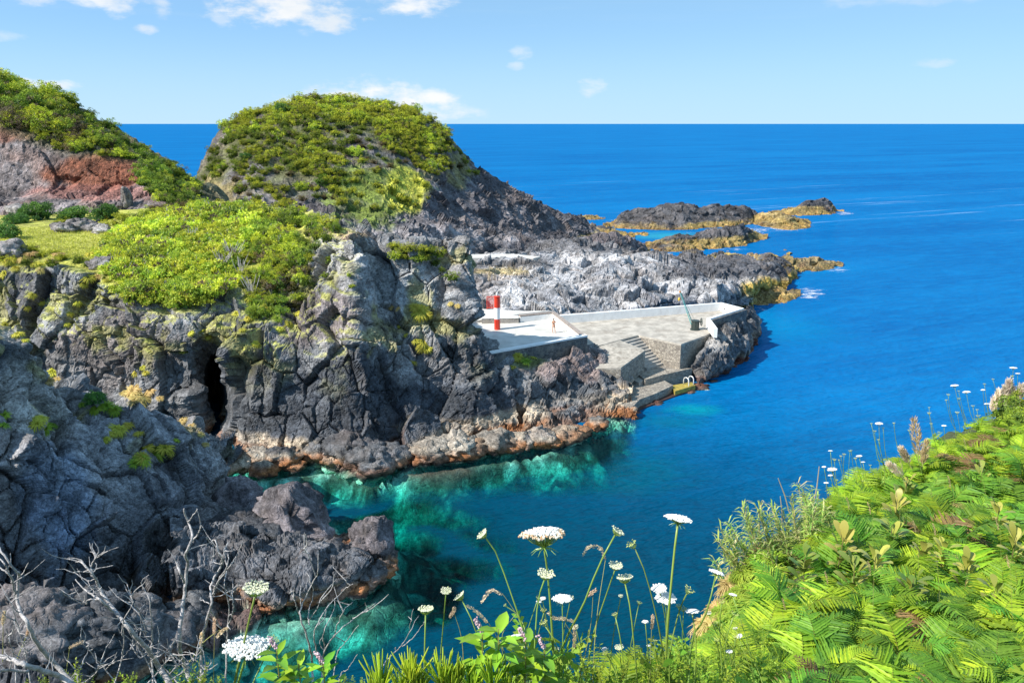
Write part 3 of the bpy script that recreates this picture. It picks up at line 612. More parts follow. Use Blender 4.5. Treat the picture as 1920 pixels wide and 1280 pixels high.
ridge('r10', [(1372, 545, 560), (1395, 532, 566), (1425, 530, 566), (1455, 536, 566), (1482, 544, 564), (1500, 552, 560)], 12, 625, *OC, wet=2, big=.25, ds=.2)
ridge('r8', [(1075, 412, 413), (1095, 405, 414), (1120, 405, 414), (1135, 410, 413)], 8, 640, *OC, wet=2, big=.2, ds=.3)
ridge('r9', [(1095, 432, 442), (1130, 425, 446), (1160, 432, 448), (1190, 440, 447), (1215, 444, 445)], 12, 660, *DK, wet=1.6, big=.3)

# ---- rock the seaward end of the pier stands on
rows = [[Z(1302, 690, 1.4), Z(1312, 668, 2.8), Z(1338, 622, 4.5), Z(1362, 604, 4.9), Z(1388, 592, 4.6), Z(1403, 580, 3.2), Z(1398, 572, 1.0)],
        [Z(1304, 700, 1.0), Z(1322, 684, 2.2), Z(1345, 640, 4.0), Z(1372, 622, 4.2), Z(1400, 608, 3.4), Z(1410, 592, 2.0), Z(1406, 580, 0.5)],
        [Z(1306, 712, .5), Z(1332, 700, 1.2), Z(1360, 672, 2.4), Z(1390, 650, 2.4), Z(1408, 632, 1.8), Z(1416, 610, 1.0), Z(1410, 588, -.2)],
        [Z(1310, 724, -.3), Z(1342, 711, -.2), Z(1378, 694, -.2), Z(1402, 668, -.2), Z(1414, 645, -.2), Z(1420, 618, -.4), Z(1413, 594, -.8)]]
rows.append([p + np.array([1, -1.5, -4]) for p in rows[-1]])
G = loft(rows, 0.14); G2, i1, i2 = rock_shape(G, 700, .4, .8, 1.0, 2.2); px, py = topix(G2)
t = rockbase(G2, i1, i2, 700, (0.05, 0.055, 0.062), (0.15, 0.15, 0.155)); t = mixt(t, (0.36, 0.34, 0.32), .6 * ell(px, py, 1352, 640, 22, 16, G2, 3, .7)); t = shore_tint(t, G2[..., 2], G2, 701, 1.5, (0.25, 0.19, 0.14), (0.17, 0.06, 0.035))
finish('cliff', G2, t, key='pierrock')

# ------------------------------------------------------------------ sea bed and water
def bedz(X, Y):
    Q = np.stack([X.ravel(), Y.ravel(), np.zeros(X.size)], 1)
    z = np.full(X.size, -13.0) + 1.5 * fbm(Q / 9, 3, 900)
    n = fbm(Q / 1.9, 5, 910, .6) - .45 * sstep(.12, 0, facet(Q / 1.5, 915)[1]); nb = ridged(Q / 2.4, 4, 911)
    for (cx, cy, rx, ry, top, k) in [(540, 885, 6.5, 2.2, -1.0, 1.5), (640, 902, 5.0, 2.4, -1.2, 1.5), (475, 905, 3.5, 3.0, -.8, 1.0), (600, 925, 6, 2.2, -3.2, 1.4), (830, 885, 5.0, 2.6, -.9, 1.2), (950, 868, 6, 2.4, -1.6, 1.5), (1040, 850, 5, 2.0, -2.0, 1.2),
                                     (1010, 900, 7, 3.2, -4.6, 1.2), (1090, 880, 6, 3, -5.2, 1.2), (840, 930, 6, 2.6, -5.8, 1.4), (760, 945, 5, 2.2, -6.2, 1.2), (790, 1075, 3.0, 1.8, -2.0, 1.8), (850, 1070, 3.2, 1.6, -3.6, 1.5),
                                     (740, 1130, 2.4, 3.0, -3.2, 1.6), (680, 1170, 2.0, 2.4, -2.6, 1.4), (620, 1120, 3, 2, -2.2, 1.0), (770, 1030, 2, 2.4, -3, 1), (570, 1170, 2.5, 3, -4.5, 1.2), (700, 905, 5, 2.6, -5.0, 1.3)]:
        c = Z(cx, cy, 0); r = ((Q[:, 0] - c[0]) / (rx * 1.25)) ** 2 + ((Q[:, 1] - c[1]) / (ry * 1.25)) ** 2
        z = np.maximum(z, top - 1.0 + k * (.4 * n + .2 * nb) - 2.6 * r)
    for pts, top, sl in [([(415, 885), (480, 892), (560, 884), (620, 880), (690, 900), (740, 884), (800, 878), (880, 868), (950, 856), (1010, 846), (1100, 820), (1165, 788)], -.15, 1.25), ([(600, 1005), (690, 1000), (738, 1050), (700, 1110), (640, 1135), (560, 1150), (450, 1160)], -.3, 1.0)]:
        w = [Z(x, y, 0) for x, y in pts]; best = np.full(X.size, 1e9)
        for a, b in zip(w[:-1], w[1:]):
            d = (b - a)[:2]; u = np.clip(((Q[:, 0] - a[0]) * d[0] + (Q[:, 1] - a[1]) * d[1]) / (d @ d), 0, 1); best = np.minimum(best, np.hypot(Q[:, 0] - a[0] - u * d[0], Q[:, 1] - a[1] - u * d[1]))
        z = np.maximum(z, top - sl * best * (.75 + 1.9 * sstep(-.15, .3, fbm(Q / 6.5, 2, 940))) + 1.1 * n * sstep(0, 2, best) - .2)
    return np.minimum(z, -.25).reshape(X.shape)
xs = np.arange(-48, 62, .42); ys = np.arange(28, 132, .42); X, Y = np.meshgrid(xs, ys); B = bedz(X, Y); G = np.stack([X, Y, B], -1)
n = fbm(G.reshape(-1, 3) / 1.1, 4, 930).reshape(X.shape); n2 = fbm(G.reshape(-1, 3) / 4, 3, 931).reshape(X.shape)
t = np.ones(X.shape + (3,)) * np.array((0.26, 0.36, 0.27)); t = mixt(t, (0.62, 0.64, 0.5), sstep(.1, .35, -n) * sstep(-6, -1.5, B)); t = mixt(t, (0.07, 0.075, 0.05), sstep(-.05, .16, n)); t = mixt(t, (0.05, 0.065, 0.04), sstep(0.0, .22, n2) * .85); t = mixt(t, (0.02, 0.17, 0.30), sstep(-7.5, -10.5, B))  # deep bed tinted blue in place of light scattered by deep water
pxb, pyb = topix(G); t = mixt(t, (0.13, 0.05, 0.035), .95 * ell(pxb, pyb, 830, 885, 75, 24, G, 5, .5))
M_bed = rock_mat('sea_bed_rock', 1.0, 0.2, 0.4)
finish('sea_bed', G, t, M_bed, key='bed', smooth=True)
# the water: fine over the cove, four wide sheets to the horizon around it
nx, ny = len(xs), len(ys); V = np.stack([X, Y, np.zeros_like(X)], -1).reshape(-1, 3); F = grid_faces(nx * 0 + ny, nx)
edge = np.minimum(np.minimum(X - xs[0], xs[-1] - X), np.minimum(Y - ys[0], ys[-1] - Y))
sh = sstep(-8.2, -4.2, B) * sstep(0, 6, edge) * sstep(1215, 1165, topix(np.stack([X, Y, 0 * X], -1))[0])
m = 90000.0; b0, b1, c0, c1 = xs[0], xs[-1], ys[0], ys[-1]; k0 = len(V)
V = np.vstack([V, [(-m, -m, 0), (m, -m, 0), (m, m, 0), (-m, m, 0)]]); ci = [0, nx - 1, nx * ny - 1, nx * (ny - 1)]
F = np.vstack([F, [(k0, k0 + 1, ci[1], ci[0]), (k0 + 1, k0 + 2, ci[2], ci[1]), (k0 + 2, k0 + 3, ci[3], ci[2]), (k0 + 3, k0, ci[0], ci[3])]])
me = np_mesh('water', V, F, None, True, {'shallow': np.concatenate([sh.ravel(), np.zeros(4)])})
mw, t, o = newmat('sea_water')
geo = nd(t, 'ShaderNodeNewGeometry'); pos = geo.outputs['Position']
rot = nd(t, 'ShaderNodeMapping'); rot.inputs['Rotation'].default_value = (0, 0, math.radians(-24)); t.links.new(pos, rot.inputs['Vector'])
wv1 = noise(t, vscale(t, rot.outputs[0], (.16, .62, 1)), 1.0, 4, 0.6); wv2 = noise(t, vscale(t, rot.outputs[0], (.035, .10, 1)), 1.0, 3, 0.5); wv3 = noise(t, vscale(t, rot.outputs[0], (.9, 2.4, 1)), 1.0, 2, 0.5)
hgt = mth(t, 'ADD', mth(t, 'MULTIPLY', wv1, 1.0), mth(t, 'ADD', mth(t, 'MULTIPLY', wv2, 1.6), mth(t, 'MULTIPLY', wv3, .3)))
bp = nd(t, 'ShaderNodeBump', inp={'Strength': 0.75, 'Distance': 1.1}); t.links.new(hgt, bp.inputs['Height'])
big = noise(t, vscale(t, rot.outputs[0], (.004, .022, 1)), 1.0, 6, 0.62); mid = noise(t, vscale(t, rot.outputs[0], (.02, .07, 1)), 1.0, 5, 0.6)
c = mixc(t, ramp(t, big, 0.32, 0.68), (0.0, 0.098, 0.30), (0.001, 0.145, 0.38))
sepp = nd(t, 'ShaderNodeSeparateXYZ'); t.links.new(pos, sepp.inputs[0])
near = ramp(t, mth(t, 'ADD', sepp.outputs[1], mth(t, 'MULTIPLY', sepp.outputs[0], 1.0)), 48, 135)
c = mixc(t, near, (0.0, 0.046, 0.083), c)
crest = ramp(t, mth(t, 'ADD', mth(t, 'MULTIPLY', wv1, .6), mth(t, 'MULTIPLY', mid, .5)), 0.45, 0.72)
c = mixc(t, mth(t, 'MULTIPLY', mth(t, 'MULTIPLY', crest, near), .5), c, (0.002, 0.18, 0.44))
strk = noise(t, vscale(t, rot.outputs[0], (.006, .11, 1), (3, 1, 0)), 1.0, 7, 0.7)
band = mth(t, 'MULTIPLY', ramp(t, sepp.outputs[1], 215, 260), ramp(t, sepp.outputs[1], 480, 350))
foam = mth(t, 'MULTIPLY', ramp(t, strk, 0.58, 0.70), band)
c = mixc(t, mth(t, 'MULTIPLY', foam, .40), c, (0.45, 0.66, 0.85))
for (cx, cy, rx, ry, tc_, am) in [(1250, 442, 14, 11, (0.03, 0.30, 0.40), .75), (1450, 610, 12, 14, (0.0, 0.21, 0.42), .5), (1500, 500, 16, 10, (0.0, 0.20, 0.45), .4), (1130, 875, 9, 7, (0.0, 0.11, 0.14), .5), (1302, 768, 3.4, 2.4, (0.0, 0.27, 0.30), .6), (1265, 790, 5, 3, (0.0, 0.12, 0.18), .5)]:
    pc = Z(cx, cy, 0); vv = nd(t, 'ShaderNodeVectorMath', operation='SUBTRACT'); t.links.new(pos, vv.inputs[0]); vv.inputs[1].default_value = tuple(pc)
    sc_ = nd(t, 'ShaderNodeVectorMath', operation='MULTIPLY'); t.links.new(vv.outputs[0], sc_.inputs[0]); sc_.inputs[1].default_value = (1 / rx, 1 / ry, 0)
    ln = nd(t, 'ShaderNodeVectorMath', operation='LENGTH'); t.links.new(sc_.outputs[0], ln.inputs[0])
    c = mixc(t, mth(t, 'MULTIPLY', ramp(t, mth(t, 'ADD', ln.outputs['Value'], mth(t, 'MULTIPLY_ADD', wv1, 1.3, mth(t, 'MULTIPLY', mid, .6))), 2.1, 1.0), am), c, tc_)
dif = nd(t, 'ShaderNodeBsdfDiffuse'); t.links.new(c, dif.inputs[0]); t.links.new(bp.outputs[0], dif.inputs['Normal'])
tr = nd(t, 'ShaderNodeBsdfTransparent'); sha = nd(t, 'ShaderNodeAttribute', attribute_name='shallow')
body = nd(t, 'ShaderNodeMixShader'); t.links.new(mth(t, 'MULTIPLY', sha.outputs['Fac'], .97), body.inputs[0]); t.links.new(dif.outputs[0], body.inputs[1]); t.links.new(tr.outputs[0], body.inputs[2])
gl = nd(t, 'ShaderNodeBsdfGlossy', inp={'Roughness': 0.12}); t.links.new(bp.outputs[0], gl.inputs['Normal'])
fr = nd(t, 'ShaderNodeFresnel', inp={'IOR': 1.33}); t.links.new(bp.outputs[0], fr.inputs['Normal'])
top = nd(t, 'ShaderNodeMixShader'); t.links.new(mth(t, 'MINIMUM', mth(t, 'MULTIPLY', fr.outputs[0], .35), .06), top.inputs[0]); t.links.new(body.outputs[0], top.inputs[1]); t.links.new(gl.outputs[0], top.inputs[2])
t.links.new(top.outputs[0], o.inputs['Surface'])
ab = nd(t, 'ShaderNodeVolumeAbsorption', inp={'Color': (0.0, 0.87, 0.87, 1), 'Density': 0.42}); t.links.new(ab.outputs[0], o.inputs['Volume'])
tag(link('water', me, mw), kind='structure')

# white water where the swell breaks
mf, t, o = newmat('sea_foam'); g = nd(t, 'ShaderNodeTexCoord'); uv = g.outputs['Object']
fa = nd(t, 'ShaderNodeAttribute', attribute_name='amount'); nz = noise(t, vscale(t, uv, (.35, .8, 1)), 1.1, 8, .78)
al = ramp(t, mth(t, 'ADD', nz, mth(t, 'MULTIPLY_ADD', fa.outputs['Fac'], .46, -.5)), 0.40, 0.60)
df = nd(t, 'ShaderNodeBsdfDiffuse', inp={'Color': (0.8, 0.84, 0.87, 1)}); tr = nd(t, 'ShaderNodeBsdfTransparent'); mx = nd(t, 'ShaderNodeMixShader')
t.links.new(al, mx.inputs[0]); t.links.new(tr.outputs[0], mx.inputs[1]); t.links.new(df.outputs[0], mx.inputs[2]); t.links.new(mx.outputs[0], o.inputs[0])
for (cx, cy, rx, ry, a) in [(1475, 424, 85, 18, 1.08), (1585, 400, 32, 7, 1.0), (1518, 550, 60, 26, .98), (1410, 432, 70, 14, 1.0), (1300, 436, 60, 6, .8), (1440, 574, 40, 5, .5), (1235, 474, 60, 8, 1.0), (1370, 468, 60, 5, .95), (1570, 506, 40, 10, .95), (1425, 492, 40, 6, .9), (1425, 580, 50, 8, .9), (1150, 415, 60, 8, .8)]:
    k = 28; vs = []; am = []
    for i in range(9):
        for j in range(k):
            an = 2 * math.pi * j / k; r = i / 8
            p = Z(cx + rx * r * math.cos(an), cy + ry * r * math.sin(an), 0.05 + .004 * (hash((cx, cy)) % 7)); vs.append(p); am.append(a * (1 - r ** 2.2))
    fs = [(i * k + j, i * k + (j + 1) % k, (i + 1) * k + (j + 1) % k, (i + 1) * k + j) for i in range(8) for j in range(k)]
    tag(link('sea_foam', np_mesh('sea_foam', np.array(vs), np.array(fs), None, True, {'amount': am}), mf), kind='stuff')
# ------------------------------------------------------------------ boulders
def boulder(px, pyb, rpx, seed, z=0.0, squash=(1, 1, .85), a=(0.08, 0.08, 0.085), b=(0.19, 0.18, 0.18), wet=1.0, label=None, group=None, rust=(0.25, 0.105, 0.042)):
    """px, pyb: the pixel where it meets the ground at height z; rpx half width in pixels"""
    base = Z(px, pyb, z); dist = np.linalg.norm(base - CAM); r = rpx / FPX * dist
    n = 56 if rpx > 35 else 40; m = n // 2
    th = np.linspace(0.02, math.pi - .02, m); ph = np.linspace(0, 2 * math.pi, n, endpoint=False); T, Pp = np.meshgrid(th, ph, indexing='ij')
    D = np.stack([np.sin(T) * np.cos(Pp), np.sin(T) * np.sin(Pp), np.cos(T)], -1).reshape(-1, 3)
    h, j, i1, _ = facet(D * 1.25 + seed * 3.7, seed, 1.7, .22); h2, j2, i2, _ = facet(D * 3.1 + seed, seed + 9, 1.6, .3); nn = fbm(D * 2 + seed, 3, seed)
    R = r * (1 + .42 * h + .17 * h2 + .12 * nn - .05 * sstep(.1, 0, j) - .03 * sstep(.1, 0, j2) + .02 * fbm(D * 14, 3, seed + 2))
    c = base + np.array([0, r * .55, r * squash[2] * .45])
    V = D * R[:, None] * np.array(squash); Gq = (V + c).reshape(m, n, 3)
    t = rockbase(Gq, i1.reshape(m, n), i2.reshape(m, n), seed, a, b, (0.17, 0.13, 0.12), .4); t = shore_tint(t, Gq[..., 2], Gq, seed, wet, (0.33, 0.28, 0.22), rust)
    idx = np.arange(m * n).reshape(m, n); F = np.stack([idx[:-1], idx[1:], np.roll(idx, -1, 1)[1:], np.roll(idx, -1, 1)[:-1]], -1).reshape(-1, 4)
    o = link('boulder', np_mesh('boulder', V, F, t.reshape(-1, 3)), M_rock); o.location = c
    tag(o, label or 'grey boulder with a rusty wet foot lying along the foot of the middle cliff', 'boulder', group); return o
PU = dict(a=(0.085, 0.077, 0.083), b=(0.21, 0.185, 0.195))
DKB = dict(a=(0.042, 0.045, 0.052), b=(0.13, 0.13, 0.135))
boulder(528, 1032, 74, 11, .4, (1.05, .95, .86), label='largest boulder, purple grey and rounded, on the landward end of the rock spit', **PU)
boulder(440, 968, 42, 12, 1.0, (1, 1, .9), label='purple boulder wedged between the near bluff and the largest boulder', **PU)
boulder(694, 1046, 44, 13, .9, (.95, .9, 1.05), label='squarish purple grey boulder crowning the seaward tip of the rock spit', **PU)
boulder(455, 1035, 62, 14, 1.2, (1.1, 1, .6), label='broad dark slab boulder in front of the largest purple boulder', **DKB)
for i, (x, y, r, z) in enumerate([(620, 1062, 34, 1.3), (575, 1080, 36, 1.4), (655, 1080, 26, 1.2), (640, 1112, 34, .2), (690, 1098, 28, .2), (716, 1082, 24, .1), (726, 1062, 20, .1), (560, 1125, 40, .3), (500, 1120, 44, .5), (600, 1128, 24, -.1), (670, 1118, 20, -.1)]):
    boulder(x, y, r, 30 + i, z, (1, 1, .75), label='rounded dark boulder heaped on the front of the low rock spit', group='boulders heaped on the rock spit', wet=.7, **DKB)
for i, (x, y, r, z, pal) in enumerate([(455, 880, 22, .1, 0), (480, 872, 24, .2, 1), (525, 874, 27, .2, 2), (492, 893, 22, -.1, 0), (430, 885, 20, .1, 0), (548, 882, 17, -.1, 0), (595, 862, 30, .2, 2), (660, 866, 46, .2, 2), (690, 888, 42, -.1, 2), (620, 872, 20, 0, 0), (735, 872, 32, .1, 2), (785, 868, 28, .0, 0), (810, 864, 34, .1, 1), (850, 860, 36, .1, 1), (885, 856, 28, .0, 0), (925, 847, 34, .1, 1), (965, 841, 26, .0, 0), (990, 838, 22, .1, 2), (1013, 834, 26, .2, 1), (1062, 832, 26, -.2, 0), (1085, 822, 20, -.2, 0), (1038, 838, 15, 0, 0), (955, 848, 15, -.1, 0), (1120, 806, 18, 0, 2)]):
    k = [dict(a=(0.17, 0.10, 0.06), b=(0.30, 0.20, 0.13), wet=1.4), dict(a=(0.16, 0.14, 0.12), b=(0.34, 0.30, 0.25), wet=1.1), dict(wet=1.0, **DKB)][pal]
    lb = ['rust orange boulder awash at the foot of the middle cliff', 'pale tan boulder with a rusty wet foot in the row along the middle cliff', 'dark grey boulder with a rusty wet foot under the middle cliff'][pal]
    boulder(x, y, r, 60 + i, z, (1.15, 1, .72), label=lb, group=['orange boulders awash along the cliff foot', 'pale boulders along the cliff foot', 'dark boulders along the cliff foot'][pal], **k)
for i, (x, y, r, z) in enumerate([(60, 1240, 70, 2.0), (150, 1215, 60, 2.0), (235, 1200, 52, 1.3), (20, 1200, 60, 3.0), (300, 1225, 50, .2), (190, 1265, 60, .3), (90, 1290, 70, .4), (345, 1180, 40, .3)]):
    boulder(x, y, r, 100 + i, z, (1.1, 1, .7), label='large blocky dark boulder tumbled under the near bluff behind the dead branches', group='boulders tumbled under the near bluff', wet=.8, **DKB)
pk = pick(235, 395, ['mid', 'red']); 
for (x, y, r, sd_, lb) in [(236, 392, 13, 130, 'upright grey standing rock at the foot of the red hill'), (112, 436, 17, 131, 'leftmost grey rock of the low outcrop at the back of the meadow'), (138, 432, 19, 137, 'second grey rock from the left in the low outcrop behind the meadow'), (164, 434, 20, 132, 'third grey rock from the left in the low outcrop behind the meadow'), (187, 438, 15, 138, 'grey rock at the right end of the low outcrop beside the thicket'), (28, 400, 16, 133, 'small reddish rock lying among the dark green bushes'), (10, 482, 26, 134, 'dark lichened rock on the meadow brow at the far left'), (186, 505, 22, 135, 'rounded dark rock at the cliff brow beside the leafy thicket'), (270, 548, 14, 136, 'pointed grey rock poking out under the leafy thicket')]:
    hit = pick(x, y, ['mid', 'red']); 
    o = boulder(x, y, r, sd_, hit[0].z, (.6, .8, 1.9) if sd_ == 130 else (1.1, .8, .62), a=(0.12, 0.11, 0.11), b=(0.3, 0.28, 0.27), wet=-9, label=lb)

for i, (x, y, r) in enumerate([(1180, 781, 15), (1199, 775, 9), (1228, 764, 13), (1262, 752, 8), (1290, 742, 13), (1312, 735, 16), (1338, 721, 10)]):
    boulder(x, y, r, 160 + i, -.35, (1.3, 1, .5), a=(0.06, 0.035, 0.03), b=(0.16, 0.10, 0.08), wet=.6, rust=(0.16, 0.06, 0.035), label='dark reddish wet boulder along the waterline of the quay', group='wet boulders along the quay')
for i, (x, y, r, z) in enumerate([(1108, 672, 15, 3.4), (1126, 684, 14, 2.8), (1142, 694, 16, 2.2), (1112, 690, 14, 2.6), (1132, 706, 13, 1.6), (1152, 712, 14, 1.2), (1160, 700, 11, 1.8), (1150, 728, 14, .8)]):
    boulder(x, y, r, 190 + i, z, (1.2, 1, .7), a=(0.14, 0.13, 0.12), b=(0.34, 0.31, 0.28), wet=-9, label='pale grey rubble boulder between the rock knoll and the quay', group='rubble beside the quay')
# ------------------------------------------------------------------ beacon terrace, quay, stairs
def xy(*pts): return [(p[0], p[1]) for p in pts]
def strip(mb, pts, th, z1, z0, side=0.0):
    """a wall of thickness th along a polyline, mitred; side shifts it to the left of the line"""
    p = [np.array(q[:2], float) for q in pts]; L, R = [], []
    for i in range(len(p)):
        ds = []
        if i > 0: ds.append((p[i] - p[i - 1]) / np.linalg.norm(p[i] - p[i - 1]))
        if i < len(p) - 1: ds.append((p[i + 1] - p[i]) / np.linalg.norm(p[i + 1] - p[i]))
        ns = [np.array([-d[1], d[0]]) for d in ds]; nm = sum(ns); nm = nm / np.linalg.norm(nm); k = 1 / max(.35, float(nm @ ns[0]))
        L.append(p[i] + nm * k * (side + th / 2)); R.append(p[i] + nm * k * (side - th / 2))
    n = len(p); vs = [(*q, z) for z in (z1, z0) for q in (L + R)]
    fs = []
    for i in range(n - 1):
        a, b, c, d = i, i + 1, n + i + 1, n + i; o = 2 * n
        fs += [(d, c, b, a), (a + o, b + o, c + o, d + o), (a, b, b + o, a + o), (c, d, d + o, c + o)]
    fs += [(0, 2 * n, 3 * n, n), (n - 1, 2 * n - 1, 4 * n - 1, 3 * n - 1)]
    mb.add(vs, fs)
TZ = 6.0
F0, F1, F2, B2, B1 = Z(893, 664, 6.9), Z(932, 657, 6.9), Z(1099, 627.5, 6.9), Z(1037, 584, 6.9), Z(974, 590.5, 6.9)
te = empty('terrace', (F1[0], F1[1], 0), 'pale walled terrace on a rock knoll carrying the striped beacon', 'terrace')
def child(mb, name, mat, root, smooth=False):
    o = mb.obj(name, mat, root, smooth); o.matrix_parent_inverse = Matrix.Translation(-root.location); return o
m = MB(); m.prism(xy(F0, F2, B2, B1, Z(880, 600, 6)), TZ, 3.6); child(m, 'terrace_floor', M_pale, te)
m = MB(); strip(m, [F0, F2], .5, 6.72, 3.9); child(m, 'retaining_wall', M_stone, te)
m = MB(); strip(m, [F0 + (0, 0, 0), F2], .56, 6.92, 6.723); child(m, 'white_coping', M_white, te)
m = MB(); strip(m, [F2 + np.array([-.35, .3, 0]), B2, B1], .42, 6.70, 5.2, .05); child(m, 'parapet', M_white, te)
m = MB(); strip(m, [F2 + np.array([-.42, .36, 0]), B2, B1], .52, 6.88, 6.703, .0); child(m, 'brown_coping', M_coping, te)
m = MB(); b0_, b1_ = Z(903, 606.5, 6), Z(972, 605.5, 6); dv = np.array([.0, .55, 0]); strip(m, [b0_ + dv, b1_ + dv], 1.1, 6.62, 5.9); child(m, 'stone_bench', masonry_mat('bench_stone', (.2, .19, .18), (.36, .34, .32), (.45, .43, .4), 2.5), te)
m = MB(); strip(m, [b0_ + dv, b1_ + dv], 1.16, 6.72, 6.623); child(m, 'bench_top', M_white, te)
m = MB(); m.prism(xy(Z(858, 606, 6.3), Z(858, 584, 6.3), Z(905, 579, 6.3), Z(985, 583, 6.3), Z(1036, 582, 6.3), Z(974, 589, 6.3)), 6.3, 3.5)
tag(m.obj('path', M_pale), kind='structure')
m = MB(); m.prism(xy(Z(872, 477, 5.6), Z(960, 476, 5.6), Z(1013, 481, 5.6), Z(1000, 484, 5.6), Z(950, 482.5, 5.6), Z(872, 484, 5.6)), 5.6, 3.0); tag(m.obj('path', M_pale), kind='structure')

DZ = 4.8
q_ = [(1030, 606), (1040, 600), (1353, 574.5), (1390, 585), (1328, 603.5), (1338, 621), (1322, 629), (1300, 637), (1277, 645), (1197, 628), (1163, 637), (1130, 646), (1100, 652)]
deck = [Z(x, y, DZ) for x, y in q_]
qu = empty('quay', (deck[8][0], deck[8][1], 0), 'weathered concrete quay with a masonry face, stairs and low landings', 'quay')
m = MB(); m.prism(xy(*deck), DZ, DZ - .22); child(m, 'deck', M_concrete, qu)
m = MB(); m.prism(xy(*deck), DZ - .223, -2.0); child(m, 'quay_wall', M_quay, qu)
bk = [Z(1163, 637.2, DZ), Z(1210, 651, DZ), Z(1165, 671, DZ), Z(1118, 670, DZ), Z(1100, 652.3, DZ), Z(1130, 646.2, DZ)]
zb_ = [4.76, 4.45, 3.7, 3.5, 4.4, 4.74]; m = MB(); m.prism(xy(*bk), [z - .2 for z in zb_], -2.0); child(m, 'side_block', M_quay, qu)
m = MB(); m.add([(p[0], p[1], z) for p, z in zip(bk, zb_)] + [(p[0], p[1], z - .197) for p, z in zip(bk, zb_)], [tuple(range(6)), tuple(range(11, 5, -1))] + [(i, 6 + i, 6 + (i + 1) % 6, (i + 1) % 6) for i in range(6)]); child(m, 'side_slab', plain_mat('rough_concrete', (0.37, 0.335, 0.285), .9, 1.6, .35, .6, stain=((0.2, 0.17, 0.14), .9, .8)), qu)
t0, t1, e0, e1 = Z(1163, 637, DZ), Z(1197, 628, DZ), Z(1213, 694, 1.7), Z(1250, 682.5, 1.7); NS = 10
m = MB()
for i in range(NS):
    u, v = i / NS, (i + 1) / NS
    zt = DZ - (i + 1) * (DZ - 1.7) / (NS + 1) 
    m.prism(xy(t0 + (e0 - t0) * u, t1 + (e1 - t1) * u, t1 + (e1 - t1) * v, t0 + (e0 - t0) * v), zt, -.5)
child(m, 'steps', plain_mat('step_stone', (0.40, 0.37, 0.33), .9, 1.5, .25, .2), qu)
m = MB(); m.prism(xy(Z(1195, 700, 1.7), e0, e1, Z(1276, 690, 1.7), Z(1298, 690, 1.7), Z(1237, 704, 1.7), Z(1210, 712, 1.7)), 1.7, -1.5); child(m, 'landing', M_quay, qu)
m = MB(); m.prism(xy(Z(1160, 728, 1.0), Z(1205, 706, 1.0), Z(1240, 710, 1.0), Z(1262, 722, 1.0), Z(1228, 738, 1.0), Z(1200, 748, 1.0), Z(1186, 762, 1.0), Z(1164, 758, 1.0)), 1.0, -1.8); child(m, 'lower_landing', M_quay, qu)
m = MB(); m.prism(xy(Z(1170, 704, 1.45), Z(1196, 698, 1.45), Z(1222, 706, 1.45), Z(1198, 717, 1.45)), 1.45, .2); child(m, 'broken_slab', M_concrete, qu)
M_alga = plain_mat('algae_concrete', (0.36, 0.27, 0.05), .8, 2.5, .4, .5, stain=((0.2, 0.2, 0.05), 1.1, .6))
m = MB(); m.prism(xy(Z(1258, 722.5, .65), Z(1297, 716, .65), Z(1304, 722, .65), Z(1266, 733, .65)), .65, -1.6); child(m, 'ladder_platform', M_alga, qu)
m = MB(); m.prism(xy(Z(1168, 768, .15), Z(1200, 748, .15), Z(1262, 733, .15), Z(1303, 723, .15), Z(1306, 728, .15), Z(1262, 743, .15), Z(1186, 772, .15)), .15, -1.2); child(m, 'wet_footing', plain_mat('wet_red_rock', (0.07, 0.035, 0.028), .5, 2, .5, .6), qu)
w0, w1, w2, w3, w4 = Z(1036, 592, 5.9), Z(1352, 567.5, 5.9), Z(1391, 577.5, 5.9), Z(1328, 597, 5.9), Z(1342, 616, 5.9)
pa = empty('quay_parapet', (w1[0], w1[1], 0), 'long white parapet wall around the seaward edge of the quay', 'wall')
m = MB(); strip(m, [w0, w1, w2, w3, w4], .46, 5.9, 4.75); child(m, 'white_wall', M_white, pa)
m = MB(); strip(m, [w1 + (w2 - w1) * .06, w2, w3 + (w2 - w3) * .02], .3, 5.72, 1.4, +.39); ow = child(m, 'stone_facing', M_stone, pa)
for (x, y) in [(1361, 575.5), (1374, 579.5)]:
    m = MB(); c = w1 + (w2 - w1) * ((x - 1352) / 39.0); n_ = np.array([-(w2 - w1)[1], (w2 - w1)[0], 0]); n_ /= np.linalg.norm(n_); n_ = n_ if n_[1] < 0 else -n_
    c = np.array([c[0], c[1], 5.25]); m.tube([c + n_ * .2, c + n_ * .26], .13, 10); child(m, 'drain_hole', plain_mat('hole_shade', (.02, .02, .02)), pa)  # solid black plug; the shade inside the hole is put into its colour

# beacon
M_red = plain_mat('red_paint', (0.62, 0.045, 0.02), .45, 3, .08, .05); M_wp = plain_mat('white_paint', (0.8, 0.8, 0.8), .5, 3, .05, .03); M_lens = plain_mat('lamp_glass', (0.6, 0.62, 0.6), .15, 3, .05, .0)
bb = Z(932.3, 617.5, TZ); be = empty('beacon', bb, 'red and white banded column beacon standing on the terrace', 'beacon')
for nm, mat, zz0, zz1, r in [('red_band', M_red, 0.0, 1.32, .355), ('white_band', M_wp, 1.32, 2.72, .35), ('red_band', M_red, 2.72, 4.02, .355)]:
    m = MB(); m.lathe((0, 0, 0), [(r, zz0), (r, zz1)], 28); m.obj(nm, mat, be, False)
m = MB(); m.lathe((0, 0, 0), [(.40, 4.02), (.40, 4.1), (.2, 4.12)], 24); m.obj('cap', M_red, be)
m = MB(); m.lathe((0, 0, 0), [(.13, 4.12), (.15, 4.2), (.15, 4.42), (.09, 4.5), (.03, 4.55), (.03, 4.7)], 16); m.obj('lantern', M_lens, be, True)
m = MB(); m.box((.0, -.352, .75), (.34, .02, .9)); m.obj('door', M_red, be)
